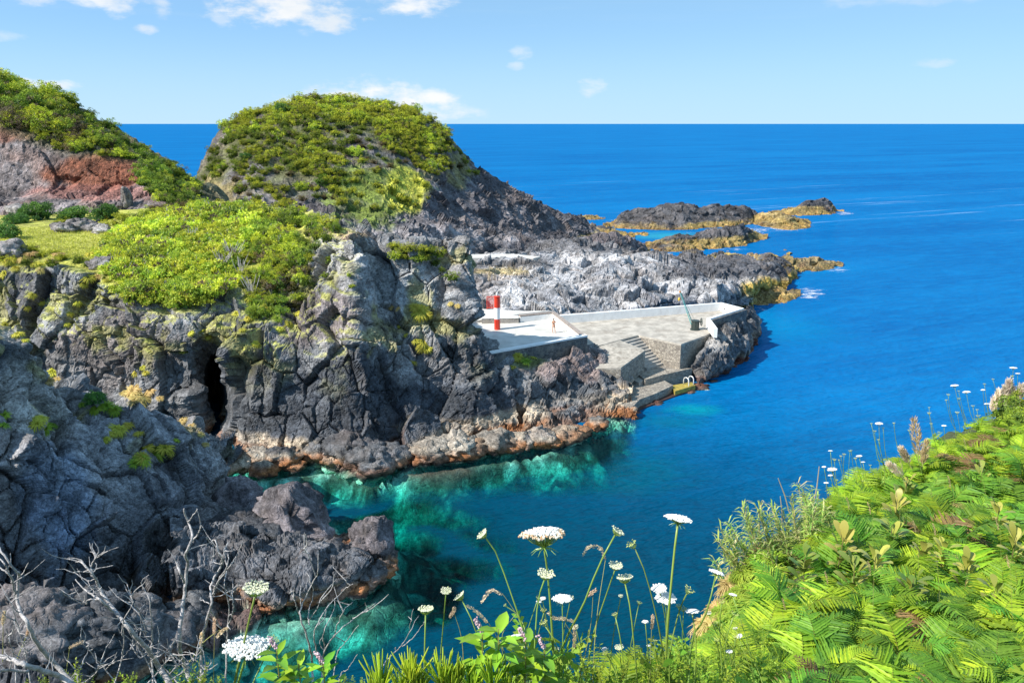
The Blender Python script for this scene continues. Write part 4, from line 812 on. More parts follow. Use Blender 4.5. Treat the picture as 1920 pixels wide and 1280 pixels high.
# red lattice frame behind it
rb = Z(921, 580, 6.3); rf = empty('lattice_gate', rb, 'red metal lattice gate on the path behind the beacon', 'gate')
m = MB()
for x in (-.55, .55): m.tube([(x, 0, 0), (x, 0, 1.75)], .05, 6)
for z in (.22, 1.72): m.tube([(-.55, 0, z), (.55, 0, z)], .05, 6)
m.obj('frame', M_red, rf)
m = MB()
for i in range(1, 8): m.tube([(-.55 + i * .1375, 0, .22), (-.55 + i * .1375, 0, 1.72)], .018, 4)
for i in range(1, 8): m.tube([(-.55, .02, .22 + i * .19), (.55, .02, .22 + i * .19)], .018, 4)
m.obj('lattice', M_red, rf)
# crane
M_dg = plain_mat('dark_green_iron', (0.035, 0.05, 0.045), .5, 8, .4, .2); M_teal = plain_mat('teal_paint', (0.10, 0.42, 0.38), .5, 6, .2, .1); M_yel = plain_mat('yellow_paint', (0.7, 0.42, 0.03), .5, 6, .15, .1); M_or = plain_mat('rusty_orange', (0.45, 0.2, 0.06), .8, 8, .4, .1)
cb = Z(1303, 618, DZ); cr = empty('hand_crane', cb, 'small hand crane with a dark iron winch drum and teal boom on the quay', 'crane')
m = MB(); m.lathe((0, 0, 0), [(.62, 0), (.62, .1), (.46, .14), (.46, 1.1), (.54, 1.12), (.54, 1.22), (.2, 1.26)], 20)
for k in range(10):
    an = k * math.pi / 5; m.box((.47 * math.cos(an), .47 * math.sin(an), .62), (.06, .06, .94), an)
m.obj('winch_body', M_dg, cr)
m = MB(); R = .48; cx, cy, cz = .72, -.15, 1.05
ring = [(cx, cy + R * math.cos(a), cz + R * math.sin(a)) for a in np.linspace(0, 2 * math.pi, 25)]; m.tube(ring, .045, 6, False)
for k in range(6): a = k * math.pi / 3; m.tube([(cx, cy, cz), (cx, cy + R * math.cos(a), cz + R * math.sin(a))], .03, 5)
m.tube([(cx - .3, cy, cz), (cx + .1, cy, cz)], .06, 8); m.obj('hand_wheel', M_dg, cr)
tip = P(1275, 546, (cb[1]) + .3) - cb
m = MB()
for dx in (-.13, .13): m.tube([(-.42 + dx, dx, .75), tip + np.array([dx * .3, dx * .3, 0])], [.055, .035], 6)
for i in range(1, 9):
    u = i / 9; p = np.array([-.42, 0, .75]) * (1 - u) + tip * u; s_ = .13 * (1 - .7 * u); m.tube([p + (-s_, -s_, 0), p + (s_, s_, .2)], .02, 4)
m.obj('boom', M_teal, cr)
m = MB(); m.tube([np.array([-.1, 0, 1.25]), tip + np.array([.02, 0, .05])], .014, 4); m.tube([tip, tip + np.array([-.05, 0, -.75])], .014, 4); m.obj('cable', M_dg, cr)
m = MB(); m.lathe(tuple(tip + np.array([0, 0, -.1])), [(.02, -.1), (.12, -.05), (.12, .12), (.02, .18)], 10); m.obj('pulley', M_or, cr)
m = MB(); m.lathe(tuple(tip + np.array([-.06, 0, -1.05])), [(.02, -.2), (.13, -.12), (.15, .05), (.1, .2), (.02, .3)], 10); m.obj('hook_block', M_yel, cr)
# ladder
M_steel = plain_mat('steel_tube', (0.8, 0.8, 0.8), .35, 10, .1, .05, .3)
lb_ = Z(1292, 721, .65); ld = empty('swim_ladder', lb_, 'bright steel swimming ladder on the yellow algae covered platform', 'ladder')
ax = np.array([Z(1304, 722, .65)[0] - Z(1266, 733, .65)[0], Z(1304, 722, .65)[1] - Z(1266, 733, .65)[1], 0]); ax /= np.linalg.norm(ax); on = np.array([ax[1], -ax[0], 0]); on = on if on[1] < 0 else -on
for s_ in (-.42, .42):
    m = MB(); pts = [ax * s_ - on * .5, ax * s_ - on * .48 + np.array([0, 0, .55])] + [ax * s_ + on * (-.1 - .38 * math.cos(a)) + np.array([0, 0, .55 + .38 * math.sin(a)]) for a in np.linspace(.2, math.pi, 9)] + [ax * s_ + on * .3 + np.array([0, 0, -1.9])]
    m.tube(pts, .055, 7, True); m.obj('rail', M_steel, ld, True)
m = MB()
for k in range(5): m.tube([ax * -.42 + on * .3 + np.array([0, 0, -.1 - .35 * k]), ax * .42 + on * .3 + np.array([0, 0, -.1 - .35 * k])], .025, 6)
m.obj('rungs', M_steel, ld)

# person on the terrace: standing, weight on one leg, arms raised to the face
M_skin = plain_mat('skin', (0.50, 0.28, 0.18), .6, 8, .08, .02); M_hair = plain_mat('dark_hair', (0.03, 0.022, 0.018), .6, 30, .3, .2); M_suit = plain_mat('peach_swimwear', (0.62, 0.30, 0.20), .7, 20, .1, .05)
def skin(name, verts, edges, rad, mat, parent, root=0, sub=2):
    me = bpy.data.meshes.new(name); me.from_pydata(verts, edges, []); o = link(name, me, mat, parent)
    o.modifiers.new('skin', 'SKIN'); 
    for i, r in enumerate(rad): me.skin_vertices[0].data[i].radius = (r, r) if isinstance(r, (int, float)) else r
    me.skin_vertices[0].data[root].use_root = True
    s = o.modifiers.new('sub', 'SUBSURF'); s.levels = sub; s.render_levels = sub; 
    me.polygons.foreach_set('use_smooth', []) ; return o
pz = Z(1038, 623.5, TZ)
pe = bpy.data.objects.new('person', None); C.objects.link(pe); pe.location = pz; pe.rotation_euler = (0, 0, math.radians(200)); tag(pe, 'person in peach swimwear standing on the terrace with hands raised to the face', 'person')
bv = [(0, 0, .95), (0, .01, 1.12), (0, .0, 1.32), (0, -.01, 1.42), (0, 0, 1.50), (0, .015, 1.56), (0, .03, 1.635), (0, .02, 1.72),   # pelvis..head
      (.10, 0, .90), (.12, .03, .50), (.13, -.02, .09), (.13, .04, .03), (.135, .14, .02),
      (-.10, 0, .90), (-.13, .06, .50), (-.15, .10, .09), (-.15, .15, .03), (-.16, .25, .02),
      (.19, 0, 1.38), (.27, .08, 1.13), (.13, .24, 1.34), (.10, .25, 1.41),
      (-.19, 0, 1.38), (-.27, .08, 1.13), (-.13, .24, 1.34), (-.10, .25, 1.41)]
be_ = [(0, 1), (1, 2), (2, 3), (3, 4), (4, 5), (5, 6), (6, 7), (0, 8), (8, 9), (9, 10), (10, 11), (11, 12), (0, 13), (13, 14), (14, 15), (15, 16), (16, 17), (3, 18), (18, 19), (19, 20), (20, 21), (3, 22), (22, 23), (23, 24), (24, 25)]
br = [(.155, .11), (.125, .09), (.16, .105), (.12, .085), .055, .062, (.082, .10), (.06, .075), .092, .062, .042, .045, .028, .092, .062, .042, .045, .028, .058, .042, .032, .034, .058, .042, .032, .034]
for sx, hub in ((1, 21), (-1, 25)):
    hx, hy, hz = bv[hub]
    for k, (dx, ln) in enumerate([(-.033, .06), (-.012, .075), (.01, .08), (.03, .07)]):
        a = len(bv); bv += [(hx + sx * dx * .7 - sx * .01, hy - .005, hz + ln * .55), (hx + sx * dx * .6 - sx * .02, hy - .03, hz + ln)]; br += [.009, .0075]; be_ += [(hub, a), (a, a + 1)]
    a = len(bv); bv += [(hx - sx * .045, hy - .01, hz + .02), (hx - sx * .05, hy - .03, hz + .05)]; br += [.011, .009]; be_ += [(hub, a), (a, a + 1)]
skin('body', bv, be_, br, M_skin, pe)
m = MB(); m.blob((0, .0, 1.665), (.10, .115, .115), 14, 9, .05); m.blob((0, -.08, 1.56), (.065, .05, .11), 10, 7, .05); m.obj('hair', M_hair, pe, True)
m = MB(); m.lathe((0, 0, 0), [(.13, .80), (.185, .86), (.178, .97), (.15, 1.02)], 16); m.obj('swim_bottoms', M_suit, pe, True)
m = MB(); m.lathe((0, 0, 0), [(.15, 1.20), (.178, 1.24), (.178, 1.31), (.15, 1.34)], 16); m.obj('swim_top', M_suit, pe, True)
m = MB(); m.blob((0, .135, 1.64), (.012, .02, .022), 6, 5)
for sx in (-.032, .032): m.blob((sx, .122, 1.665), (.012, .008, .007), 6, 4)
m.blob((0, .125, 1.60), (.022, .008, .007), 6, 4); m.obj('face', M_skin, pe, True)
# ------------------------------------------------------------------ vegetation on the land forms
def leaf_quads(c, d, n, L, W):
    """diamond leaves: c base points, d directions, n leaf-plane normals (all (k,3)), L, W lengths and widths"""
    c = np.atleast_2d(c); d = np.broadcast_to(d, c.shape); n = np.broadcast_to(n, c.shape)
    d = d / (np.linalg.norm(d, axis=1, keepdims=True) + 1e-9); s = np.cross(d, n); s /= np.linalg.norm(s, axis=1, keepdims=True) + 1e-9
    L = np.broadcast_to(L, (len(c),))[:, None]; W = np.broadcast_to(W, (len(c),))[:, None]
    mid = c + d * L * .5; V = np.stack([c, mid + s * W * .5, c + d * L, mid - s * W * .5], 1); return V.reshape(-1, 3)
def quads_mesh(name, V, tint4):
    n = len(V) // 4; return np_mesh(name, V, np.arange(n * 4).reshape(n, 4), np.repeat(tint4, 4, 0), False)
def rdir(rng, n, up=-1.0):
    v = rng.normal(size=(n, 3)); v /= np.linalg.norm(v, axis=1, keepdims=True)
    if up > -1: v[:, 2] = np.where(v[:, 2] < up, -v[:, 2], v[:, 2])
    return v
def bush_mesh(name, seed, clumps=46, per=34, cr=.24, leaf=.11, lw=.5, young=(0.62, 0.66, 0.045), old=(0.20, 0.29, 0.04), flat=.8, dead=0.06, jag=.25, shape=None):
    rng = np.random.default_rng(seed); D = rdir(rng, clumps, -.25)
    rad = (0.72 + jag * rng.normal(size=clumps) * .6).clip(.35, 1.1); cc = D * rad[:, None] * np.array([1, 1, flat]); cc[:, 2] += .35 * flat
    lob = rng.normal(size=(3, 3)); Vs, Ts = [], []
    for i in range(clumps):
        k = per; e = rdir(rng, k, -.35); r = cr * (.7 + .6 * rng.random()); p = cc[i] + e * r * (.55 + .45 * rng.random((k, 1)))
        d = .55 * e + .75 * rng.normal(size=(k, 3)) + np.array([0, 0, .3]); nrm_ = e + .45 * rng.normal(size=(k, 3))
        V = leaf_quads(p, d, nrm_, leaf * (.7 + .6 * rng.random(k)), leaf * lw * (.7 + .6 * rng.random(k))); Vs.append(V)
        m = np.clip(.45 + .35 * rng.normal() + .25 * D[i, 2], 0, 1); mm = np.clip(m + .22 * rng.normal(size=(k, 1)), 0, 1)
        t = np.array(old) * (1 - mm) + np.array(young) * mm
        if rng.random() < dead: t = np.array((0.20, 0.15, 0.10)) * (.7 + .5 * rng.random((k, 1)))
        Ts.append(t)
    k = 70; e = rdir(rng, k, -.1); p = e * .45 * np.array([1, 1, flat]); p[:, 2] += .3 * flat; Vs.append(leaf_quads(p, rdir(rng, k), rdir(rng, k), .34, .3)); Ts.append(np.tile(np.array(old) * .8, (k, 1)))
    me = quads_mesh(name, np.concatenate(Vs), np.concatenate(Ts)); return me
def branch_mesh(name, seed, n=9, h=1.0):
    rng = random.Random(seed); m = MB(); m.col = (.26, .22, .19)
    for i in range(n):
        a = rng.random() * 6.28; r = .3 + .5 * rng.random(); e = np.array([math.cos(a) * r, math.sin(a) * r, h * (.45 + .4 * rng.random())]); mid = e * .5 + np.array([rng.uniform(-.1, .1), rng.uniform(-.1, .1), -.05])
        m.tube([(0, 0, -.3), mid, e], [.035, .024, .01], 4, False)
    return m.mesh(name)
heath = [bush_mesh('heath_bush', 10 + i, 46, 46, .22, .105, .45, jag=.45) for i in range(4)]
heathD = [bush_mesh('heath_bush', 20 + i, 42, 44, .22, .105, .45, (0.30, 0.40, 0.035), (0.09, 0.16, 0.03), jag=.45) for i in range(3)]
heathO = [bush_mesh('heath_bush', 30 + i, 40, 44, .21, .105, .45, (0.28, 0.25, 0.05), (0.10, 0.10, 0.03), dead=.35, jag=.5) for i in range(2)]
roundG = [bush_mesh('round_bush', 40 + i, 70, 46, .17, .085, .5, (0.16, 0.30, 0.05), (0.05, 0.13, 0.04), .75, 0, .12) for i in range(3)]
leafy = [bush_mesh('leafy_shrub', 50 + i, 60, 30, .20, .14, .62, (0.72, 0.74, 0.08), (0.26, 0.40, 0.045), .52, .09, .45) for i in range(4)] + [bush_mesh('leafy_shrub', 57, 54, 30, .2, .13, .6, (0.46, 0.56, 0.07), (0.16, 0.27, 0.04), .52, .1, .45)]
twigs = [branch_mesh('bush_stems', 5 + i) for i in range(3)]
vr = random.Random(7)
heath_wait = []                                                # far heath bushes: the largest become things, the smallest one mass
def put(mesh, name, loc, r, mat, label, cat, group, sz=None, stems=True):
    if name == 'heath_bush' and group and stems is not None:
        heath_wait.append((r / (Vector(loc) - Vector(CAM)).length, mesh, loc, r, label, cat, group)); return None
    o = link(name, mesh, mat); o.location = loc; o.scale = sz or (r * vr.uniform(.85, 1.15), r * vr.uniform(.85, 1.15), r * vr.uniform(.85, 1.15)); o.rotation_euler = (vr.uniform(-.15, .15), vr.uniform(-.15, .15), vr.uniform(0, 6.28))
    tag(o, label, cat, group)
    if stems: s = link('stems', vr.choice(twigs), M_wood, o)
    return o
def in_poly(x, y, poly):
    c = False; j = len(poly) - 1
    for i in range(len(poly)):
        if (poly[i][1] > y) != (poly[j][1] > y) and x < (poly[j][0] - poly[i][0]) * (y - poly[i][1]) / (poly[j][1] - poly[i][1]) + poly[i][0]: c = not c
        j = i
    return c
def scatter(poly, n, keys, mind):
    x0, x1 = min(p[0] for p in poly), max(p[0] for p in poly); y0, y1 = min(p[1] for p in poly), max(p[1] for p in poly); got = []; tries = 0
    while len(got) < n and tries < n * 60:
        tries += 1; x, y = vr.uniform(x0, x1), vr.uniform(y0, y1)
        if not in_poly(x, y, poly): continue
        if any((x - g[0]) ** 2 + (y - g[1]) ** 2 < mind ** 2 for g in got): continue
        h = pick(x, y, keys)
        if h: got.append((x, y, h))
    return got
def bushes(poly, n, keys, mind, rpx, meshes, label, cat, group, sink=.25, name='heath_bush', mat=None, off=0.0):
    for x, y, h in scatter(poly, n, keys, mind):
        r = vr.uniform(*rpx) / FPX * h[2]; loc = h[0] + h[1] * (r * off) - Vector((0, 0, r * sink)); put(vr.choice(meshes), name, loc, r, mat or M_heath, label, cat, group)
# domed hill: a thick cap along the crest, patches lower down
crest = [(418, 236), (470, 206), (520, 186), (560, 178), (600, 174), (650, 178), (700, 186), (740, 196), (775, 208), (810, 224), (838, 250)]
bushes(crest + [(842, 290), (800, 285), (740, 250), (690, 238), (600, 222), (520, 232), (460, 252), (424, 266)], 150, ['dome'], 7.5, (11, 17), heath, 'yellow green heath bush in the thick cap along the crest of the domed hill', 'bush', 'heath bushes capping the domed hill', .35)
bushes([(690, 238), (740, 250), (800, 285), (842, 300), (842, 330), (790, 320), (735, 285)], 32, ['dome'], 9, (10, 15), heath, 'yellow green heath bush on the upper right shoulder of the domed hill', 'bush', 'heath bushes on the right shoulder of the hill', .35)
bushes([(400, 270), (470, 245), (600, 225), (680, 245), (640, 300), (560, 320), (460, 320), (400, 330)], 80, ['dome'], 10, (8, 14), heathD + heath[:1], 'dark green heath bush scattered over the upper face of the domed hill', 'bush', 'heath bushes on the upper face of the hill', .3)
bushes([(560, 280), (640, 300), (650, 345), (600, 350), (560, 320)], 22, ['dome'], 9, (12, 18), heath[:2] + heathD[:1], 'large bright heath bush in the patch at the middle of the hill face', 'bush', 'heath bushes in the patch on the hill face', .2)
bushes([(440, 320), (560, 325), (650, 350), (640, 395), (540, 400), (430, 360)], 24, ['dome'], 14, (7, 11), heathO + heathD[:2], 'olive heath bush on the dry lower face of the domed hill', 'bush', 'olive bushes low on the domed hill', .25)
bushes([(640, 245), (760, 260), (790, 310), (700, 320)], 22, ['dome'], 12, (6, 10), heathO + heathD, 'low dull heath bush on the bare patch under the crest cap', 'bush', 'low bushes under the crest cap', .25)
bushes([(378, 335), (425, 245), (440, 255), (400, 345)], 9, ['dome'], 12, (6, 10), heathD, 'small dark bush clinging to the steep left edge of the domed hill', 'bush', 'bushes on the left edge of the hill', .3)
bushes([(828, 245), (852, 262), (895, 322), (880, 340), (850, 330), (815, 290)], 12, ['dome'], 9, (7, 11), heathO + heath[:2], 'olive bush trailing down the right slope of the domed hill', 'bush', 'bushes trailing down the right slope', .3)
bushes([(620, 330), (700, 320), (800, 330), (810, 380), (720, 400), (630, 390)], 20, ['dome'], 15, (6, 10), heath, 'bright bush in the grassy hollow on the front of the domed hill', 'bush', 'bushes in the grassy hollow', .3)
bushes([(400, 270), (470, 245), (600, 225), (690, 300), (640, 400), (500, 400), (400, 360)], 44, ['dome'], 12, (9, 17), heath, 'bright yellow green bush scattered over the hill face among darker ones', 'bush', 'bright bushes on the hill face', .25)
h = pick(530, 212, ['dome']); put(roundG[0], 'round_bush', h[0], 16 / FPX * h[2], M_heath, 'fresh green rounded tree alone at the top left of the hill crest', 'tree', None)
h = pick(460, 300, ['dome']); put(roundG[1], 'round_bush', h[0], 13 / FPX * h[2], M_heath, 'round blue green bush by itself on the left face of the domed hill', 'bush', None)
bushes([(392, 420), (440, 400), (480, 440), (400, 440)], 8, ['dome', 'mid'], 12, (12, 18), heath, 'bright heath bush in the saddle at the left foot of the domed hill', 'bush', 'bushes in the saddle below the hill', .3)
# red hill
bushes([(-10, 150), (60, 168), (128, 198), (118, 218), (40, 205), (-10, 195)], 12, ['red'], 20, (15, 22), heathD + heath, 'large tree like heath bush standing on top of the red hill', 'bush', 'large heath bushes on the red hill', .1)
bushes([(-20, 140), (60, 160), (132, 196), (130, 250), (60, 245), (-20, 232)], 60, ['red'], 11, (13, 22), heath + heathD + heathO, 'heath bush in the dense cap on top of the red hill', 'bush', 'heath bushes capping the red hill', .3)
bushes([(60, 245), (130, 225), (195, 260), (250, 296), (210, 296), (120, 282)], 34, ['red'], 10, (10, 17), heath + heathO, 'yellow and olive heath bush above the red scarp', 'bush', 'heath bushes above the red scarp', .3)
bushes([(130, 200), (205, 236), (268, 282), (245, 300), (190, 270)], 18, ['red'], 10, (11, 17), heathD, 'dark heath bush on the skyline slope of the red hill', 'bush', 'dark bushes on the skyline of the red hill', .3)
bushes([(260, 286), (318, 312), (372, 346), (362, 385), (300, 382), (262, 345)], 40, ['red'], 10, (13, 20), heathD + heath[:1], 'dark green heath bush filling the slope right of the red scarp', 'bush', 'heath bushes right of the red scarp', .3)
bushes([(275, 380), (350, 385), (380, 400), (300, 412)], 10, ['red', 'mid'], 13, (10, 14), heathO, 'brownish heath bush at the foot of the slope right of the red scarp', 'bush', 'brownish bushes below the slope', .3)
for (x, y, r, lb) in [(72, 398, 30, 'broadest round dark green bush at the foot of the red hill'), (140, 396, 28, 'round green bush between two others at the foot of the red hill'), (200, 398, 27, 'rightmost round green bush at the foot of the red hill beside the standing rock'), (30, 408, 24, 'round green bush at the far left of the meadow'), (12, 432, 26, 'low bright green bush on the left of the meadow')]:
    h = pick(x, y + r * .5, ['mid', 'red']); put(vr.choice(roundG), 'round_bush', h[0] - Vector((0, 0, .3)), r / FPX * h[2], M_heath, lb, 'bush', None)
bushes([(100, 405), (230, 410), (215, 430), (100, 425)], 9, ['mid', 'red'], 12, (8, 12), heath, 'small yellow green bush among the outcrops at the back of the meadow', 'bush', 'small bushes at the back of the meadow', .2)
# thicket of leafy shrubs on the plateau
thick = [(205, 440), (240, 425), (300, 408), (380, 395), (450, 395), (505, 408), (505, 440), (450, 470), (440, 520), (405, 552), (330, 572), (290, 566), (250, 556), (215, 505)]
bushes(thick, 135, ['mid'], 13, (22, 34), leafy, 'bright yellow green leafy shrub in the thicket on the plateau', 'shrub', 'leafy shrubs in the plateau thicket', .3, 'leafy_shrub', M_leaf)
for (x, y, r) in [(420, 500, 17), (436, 488, 20), (452, 512, 16), (474, 552, 18), (360, 450, 12)]:
    h = pick(x, y, ['mid']); o = link('bare_shrub', branch_mesh('bare_shrub', int(x), 16, 1.6), M_wood); o.location = h[0]; s = r / FPX * h[2] * 1.5; o.scale = (s, s, s); tag(o, 'bleached leafless shrub sticking out of the plateau thicket', 'shrub', 'leafless shrubs in the thicket')
bushes([(225, 420), (300, 402), (380, 390), (450, 388), (500, 398), (505, 404), (300, 412)], 20, ['mid'], 14, (14, 20), heath + heathO[:1], 'yellow green heath bush along the back of the leafy thicket', 'bush', 'heath bushes behind the thicket', .2)
bushes([(500, 405), (560, 405), (630, 425), (640, 445), (590, 470), (570, 550), (540, 600), (480, 600), (455, 560), (460, 500)], 66, ['mid'], 15, (13, 22), heath + heathD + heathO[:1], 'heath bush spilling over the cliff brow right of the leafy thicket', 'bush', 'heath bushes on the cliff brow', .2, off=.2)
bushes([(730, 462), (830, 470), (820, 500), (740, 490)], 12, ['mid'], 13, (11, 16), heathD + heath, 'heath bush in the row on the ledge above the pale cliff hollow', 'bush', 'heath bushes on the cliff ledge', .2, off=.2)
for (x, y, r, lb) in [(847, 528, 16, 'dark heath bush clinging to the cliff tip above the terrace'), (829, 512, 9, 'small green bush at the top of the cliff tip'), (620, 490, 16, 'green bush on the pale cliff knob'), (608, 520, 9, 'small green bush low on the pale cliff knob'), (655, 520, 7, 'tiny green bush on the pale cliff rib'), (660, 540, 7, 'tiny green tuft bush lower on the pale cliff rib'), (176, 752, 21, 'bright green cushion shrub alone in the gully behind the near bluff'), (430, 480, 12, 'dead looking shrub at the right end of the thicket'), (200, 508, 10, 'small green bush beside the rounded brow rock')]:
    h = pick(x, y, ['mid', 'near', 'red']); put(roundG[2] if 'cushion' in lb else vr.choice(heathD + heath), 'round_bush' if 'cushion' in lb else 'heath_bush', h[0] + h[1] * (r / FPX * h[2] * .3), r / FPX * h[2], M_heath, lb, 'bush', None)
bushes([(-10, 470), (60, 472), (130, 480), (180, 498), (120, 500), (0, 495)], 12, ['mid'], 18, (8, 14), heathD[:2] + heath, 'low heath bush along the meadow brow', 'bush', 'bushes along the meadow brow', .2)
def flush_heath(limit=285):
    heath_wait.sort(key=lambda q: -q[0]); Vs, Ts, n = [], [], 0
    for k, (_, mesh, loc, r, label, cat, group) in enumerate(list(heath_wait)):
        if k < limit:
            o = link('heath_bush', mesh, M_heath); o.location = loc; o.scale = [r * vr.uniform(.85, 1.15) for _ in range(3)]; o.rotation_euler = (vr.uniform(-.15, .15), vr.uniform(-.15, .15), vr.uniform(0, 6.28)); tag(o, label, cat, group); link('stems', vr.choice(twigs), M_wood, o)
        else:
            v = np.empty(len(mesh.vertices) * 3, np.float32); mesh.vertices.foreach_get('co', v); v = v.reshape(-1, 3)
            t_ = np.empty(len(mesh.vertices) * 4, np.float32); mesh.attributes['tint'].data.foreach_get('color', t_); t_ = t_.reshape(-1, 4)[:, :3]
            a = vr.uniform(0, 6.28); R = np.array([[math.cos(a), -math.sin(a), 0], [math.sin(a), math.cos(a), 0], [0, 0, 1]]); Vs.append(v @ R.T * r * vr.uniform(.9, 1.15) + np.array(loc)); Ts.append(t_ * vr.uniform(.75, 1.25))
    if Vs:
        V = np.concatenate(Vs); tag(link('heath_scrub', np_mesh('heath_scrub', V, np.arange(len(V)).reshape(-1, 4), np.concatenate(Ts), False), M_heath), kind='stuff')
# tussock grass
def tussock(name, seed, n=150, droop=1.0, young=(0.74, 0.64, 0.10), old=(0.38, 0.40, 0.05)):
    rng = np.random.default_rng(seed); Vs, Ts = [], []
    a = rng.random(n) * 6.283; out = .35 + .65 * rng.random(n); base = np.stack([np.cos(a), np.sin(a), np.zeros(n)], 1)
    p0 = base * .18 * rng.random((n, 1)); w_ = .035
    P1 = p0 + base * (out * .35)[:, None] + np.array([0, 0, 1]) * (.42 * (.6 + .4 * rng.random(n)))[:, None]; P2 = P1 + base * (out * .45)[:, None] + np.array([0, 0, -1]) * (.25 * droop * rng.random(n))[:, None]; P3 = P2 + base * (out * .18)[:, None] + np.array([0, 0, -1]) * (.55 * droop * rng.random(n))[:, None]
    s = np.stack([-np.sin(a), np.cos(a), np.zeros(n)], 1) * w_; m = rng.random((n, 1)); t = np.array(old) * (1 - m) + np.array(young) * m
    for A_, B_, wa, wb in ((p0, P1, 1, 1), (P1, P2, 1, .8), (P2, P3, .8, .1)): Vs.append(np.stack([A_ - s * wa, A_ + s * wa, B_ + s * wb, B_ - s * wb], 1).reshape(-1, 3)); Ts.append(t)
    return quads_mesh(name, np.concatenate(Vs), np.concatenate(Ts))
tus = [tussock('grass_tussock', 70 + i) for i in range(3)]; tusG = [tussock('grass_tussock', 80 + i, 150, .8, (0.40, 0.52, 0.06), (0.18, 0.32, 0.03)) for i in range(2)]; tusT = [tussock('grass_tussock', 85 + i, 170, .5, (0.74, 0.56, 0.24), (0.50, 0.38, 0.12)) for i in range(2)]
def tufts(lst, label, group, ms, keys=('mid', 'near', 'knoll')):
    for (x, y, r) in lst:
        for k in range(max(1, int(r / 9))):
            xx, yy = x + vr.uniform(-.55, .55) * r * (k > 0), y + vr.uniform(-.4, .4) * r * (k > 0); h = pick(xx, yy, keys)
            if not h: continue
            rr = max(8, r * vr.uniform(.7, 1.0)) / FPX * h[2]; n = Vector((h[1].x, h[1].y, max(0.15, h[1].z))).normalized()
            o = put(vr.choice(ms), 'grass_tussock', h[0] + h[1] * .05, rr, M_grass, label, 'grass', group, stems=False); o.rotation_euler = (Vector((0, 0, 1)).lerp(n, .55)).to_track_quat('Z', 'Y').to_euler()
tufts([(792, 585, 24), (775, 578, 14), (803, 594, 16)], 'yellow tussock of the upper hanging clump on the bare middle cliff', 'upper yellow tussocks on the middle cliff', tus)
tufts([(792, 645, 20), (780, 640, 12), (803, 655, 14)], 'yellow tussock of the middle hanging clump on the bare middle cliff', 'middle yellow tussocks on the middle cliff', tus)
tufts([(773, 682, 13), (762, 630, 7), (747, 612, 7)], 'small yellow tussock near the larger hanging clumps on the middle cliff', 'small yellow tussocks on the middle cliff', tus)
tufts([(735, 577, 9), (845, 572, 9), (858, 575, 7), (748, 580, 6)], 'small dry tussock beside the pale hollow of the middle cliff', 'dry tussocks by the pale hollow', tusT)
tufts([(478, 645, 11), (500, 580, 16), (520, 600, 14), (540, 610, 14), (525, 618, 12), (560, 590, 12), (465, 600, 14), (455, 620, 10), (470, 560, 18), (480, 585, 18), (445, 590, 12), (500, 560, 16)], 'tussock hanging under the heath bushes on the cliff brow', 'tussocks under the brow bushes', tus + tusG)
tufts([(395, 525, 16), (380, 532, 12), (320, 545, 14), (335, 540, 12), (300, 552, 10), (365, 540, 12), (415, 525, 10)], 'golden tussock fringing the lower edge of the leafy thicket', 'golden tussocks under the thicket', tusT + tus)
tufts([(165, 522, 14), (185, 520, 12), (200, 528, 10), (155, 535, 10), (170, 480, 16), (190, 474, 14), (45, 490, 16), (20, 492, 16), (70, 498, 14), (30, 505, 12), (95, 492, 12), (10, 515, 12), (75, 508, 10), (60, 480, 14), (110, 480, 14)], 'yellow tussock hanging over the meadow brow at the left', 'tussocks along the meadow brow', tus + tusT[:1])
tufts([(80, 570, 8), (145, 570, 8), (50, 578, 8), (60, 555, 7), (130, 590, 7), (125, 610, 6), (360, 625, 8), (380, 622, 8), (390, 630, 7), (345, 660, 6), (255, 700, 9), (275, 700, 8), (270, 690, 6)], 'tiny tussock in a crack of the dark cliff above the gully', 'tiny tussocks above the gully', tus)
tufts([(250, 735, 22), (270, 745, 20), (235, 740, 16), (285, 735, 14), (255, 755, 18), (300, 748, 10)], 'straw coloured tussock on the ledge beside the cushion shrub', 'straw tussocks in the gully', tusT)
tufts([(180, 768, 14), (200, 762, 14), (155, 760, 10), (215, 770, 14)], 'dull tussock under the cushion shrub in the gully', 'dull tussocks in the gully', tus[:1] + tusG)
tufts([(100, 700, 14), (90, 715, 12), (110, 712, 10), (10, 610, 8), (35, 630, 12), (48, 640, 9)], 'golden tussock along the upper ridge of the near bluff', 'golden tussocks on the bluff ridge', tusT + tus)
tufts([(70, 795, 18), (85, 805, 16), (95, 800, 14), (10, 780, 16), (5, 800, 12)], 'green and yellow tussock on the lit shoulder of the near bluff', 'tussocks on the bluff shoulder', tusG + tus)
tufts([(225, 808, 18), (240, 800, 14), (260, 815, 12), (210, 815, 12), (200, 825, 10)], 'tussock in the upper clump on the right face of the near bluff', 'upper tussocks on the bluff face', tus)
tufts([(290, 850, 26), (265, 865, 22), (310, 840, 18), (280, 840, 16), (250, 870, 12), (330, 828, 10)], 'tussock in the broad drooping clump on the right face of the near bluff', 'drooping tussocks on the bluff face', tus + tusG)
tufts([(345, 790, 10), (360, 800, 8), (350, 805, 8), (375, 815, 7), (385, 835, 7)], 'small ochre tussock on the right edge of the near bluff', 'ochre tussocks on the bluff edge', tusT)
tufts([(970, 670, 14), (990, 662, 14), (1005, 660, 10), (960, 690, 10), (985, 680, 14), (1000, 672, 8)], 'green tussock on the knoll under the terrace wall', 'tussocks under the terrace wall', tusG + tus[:1], ('knoll',))
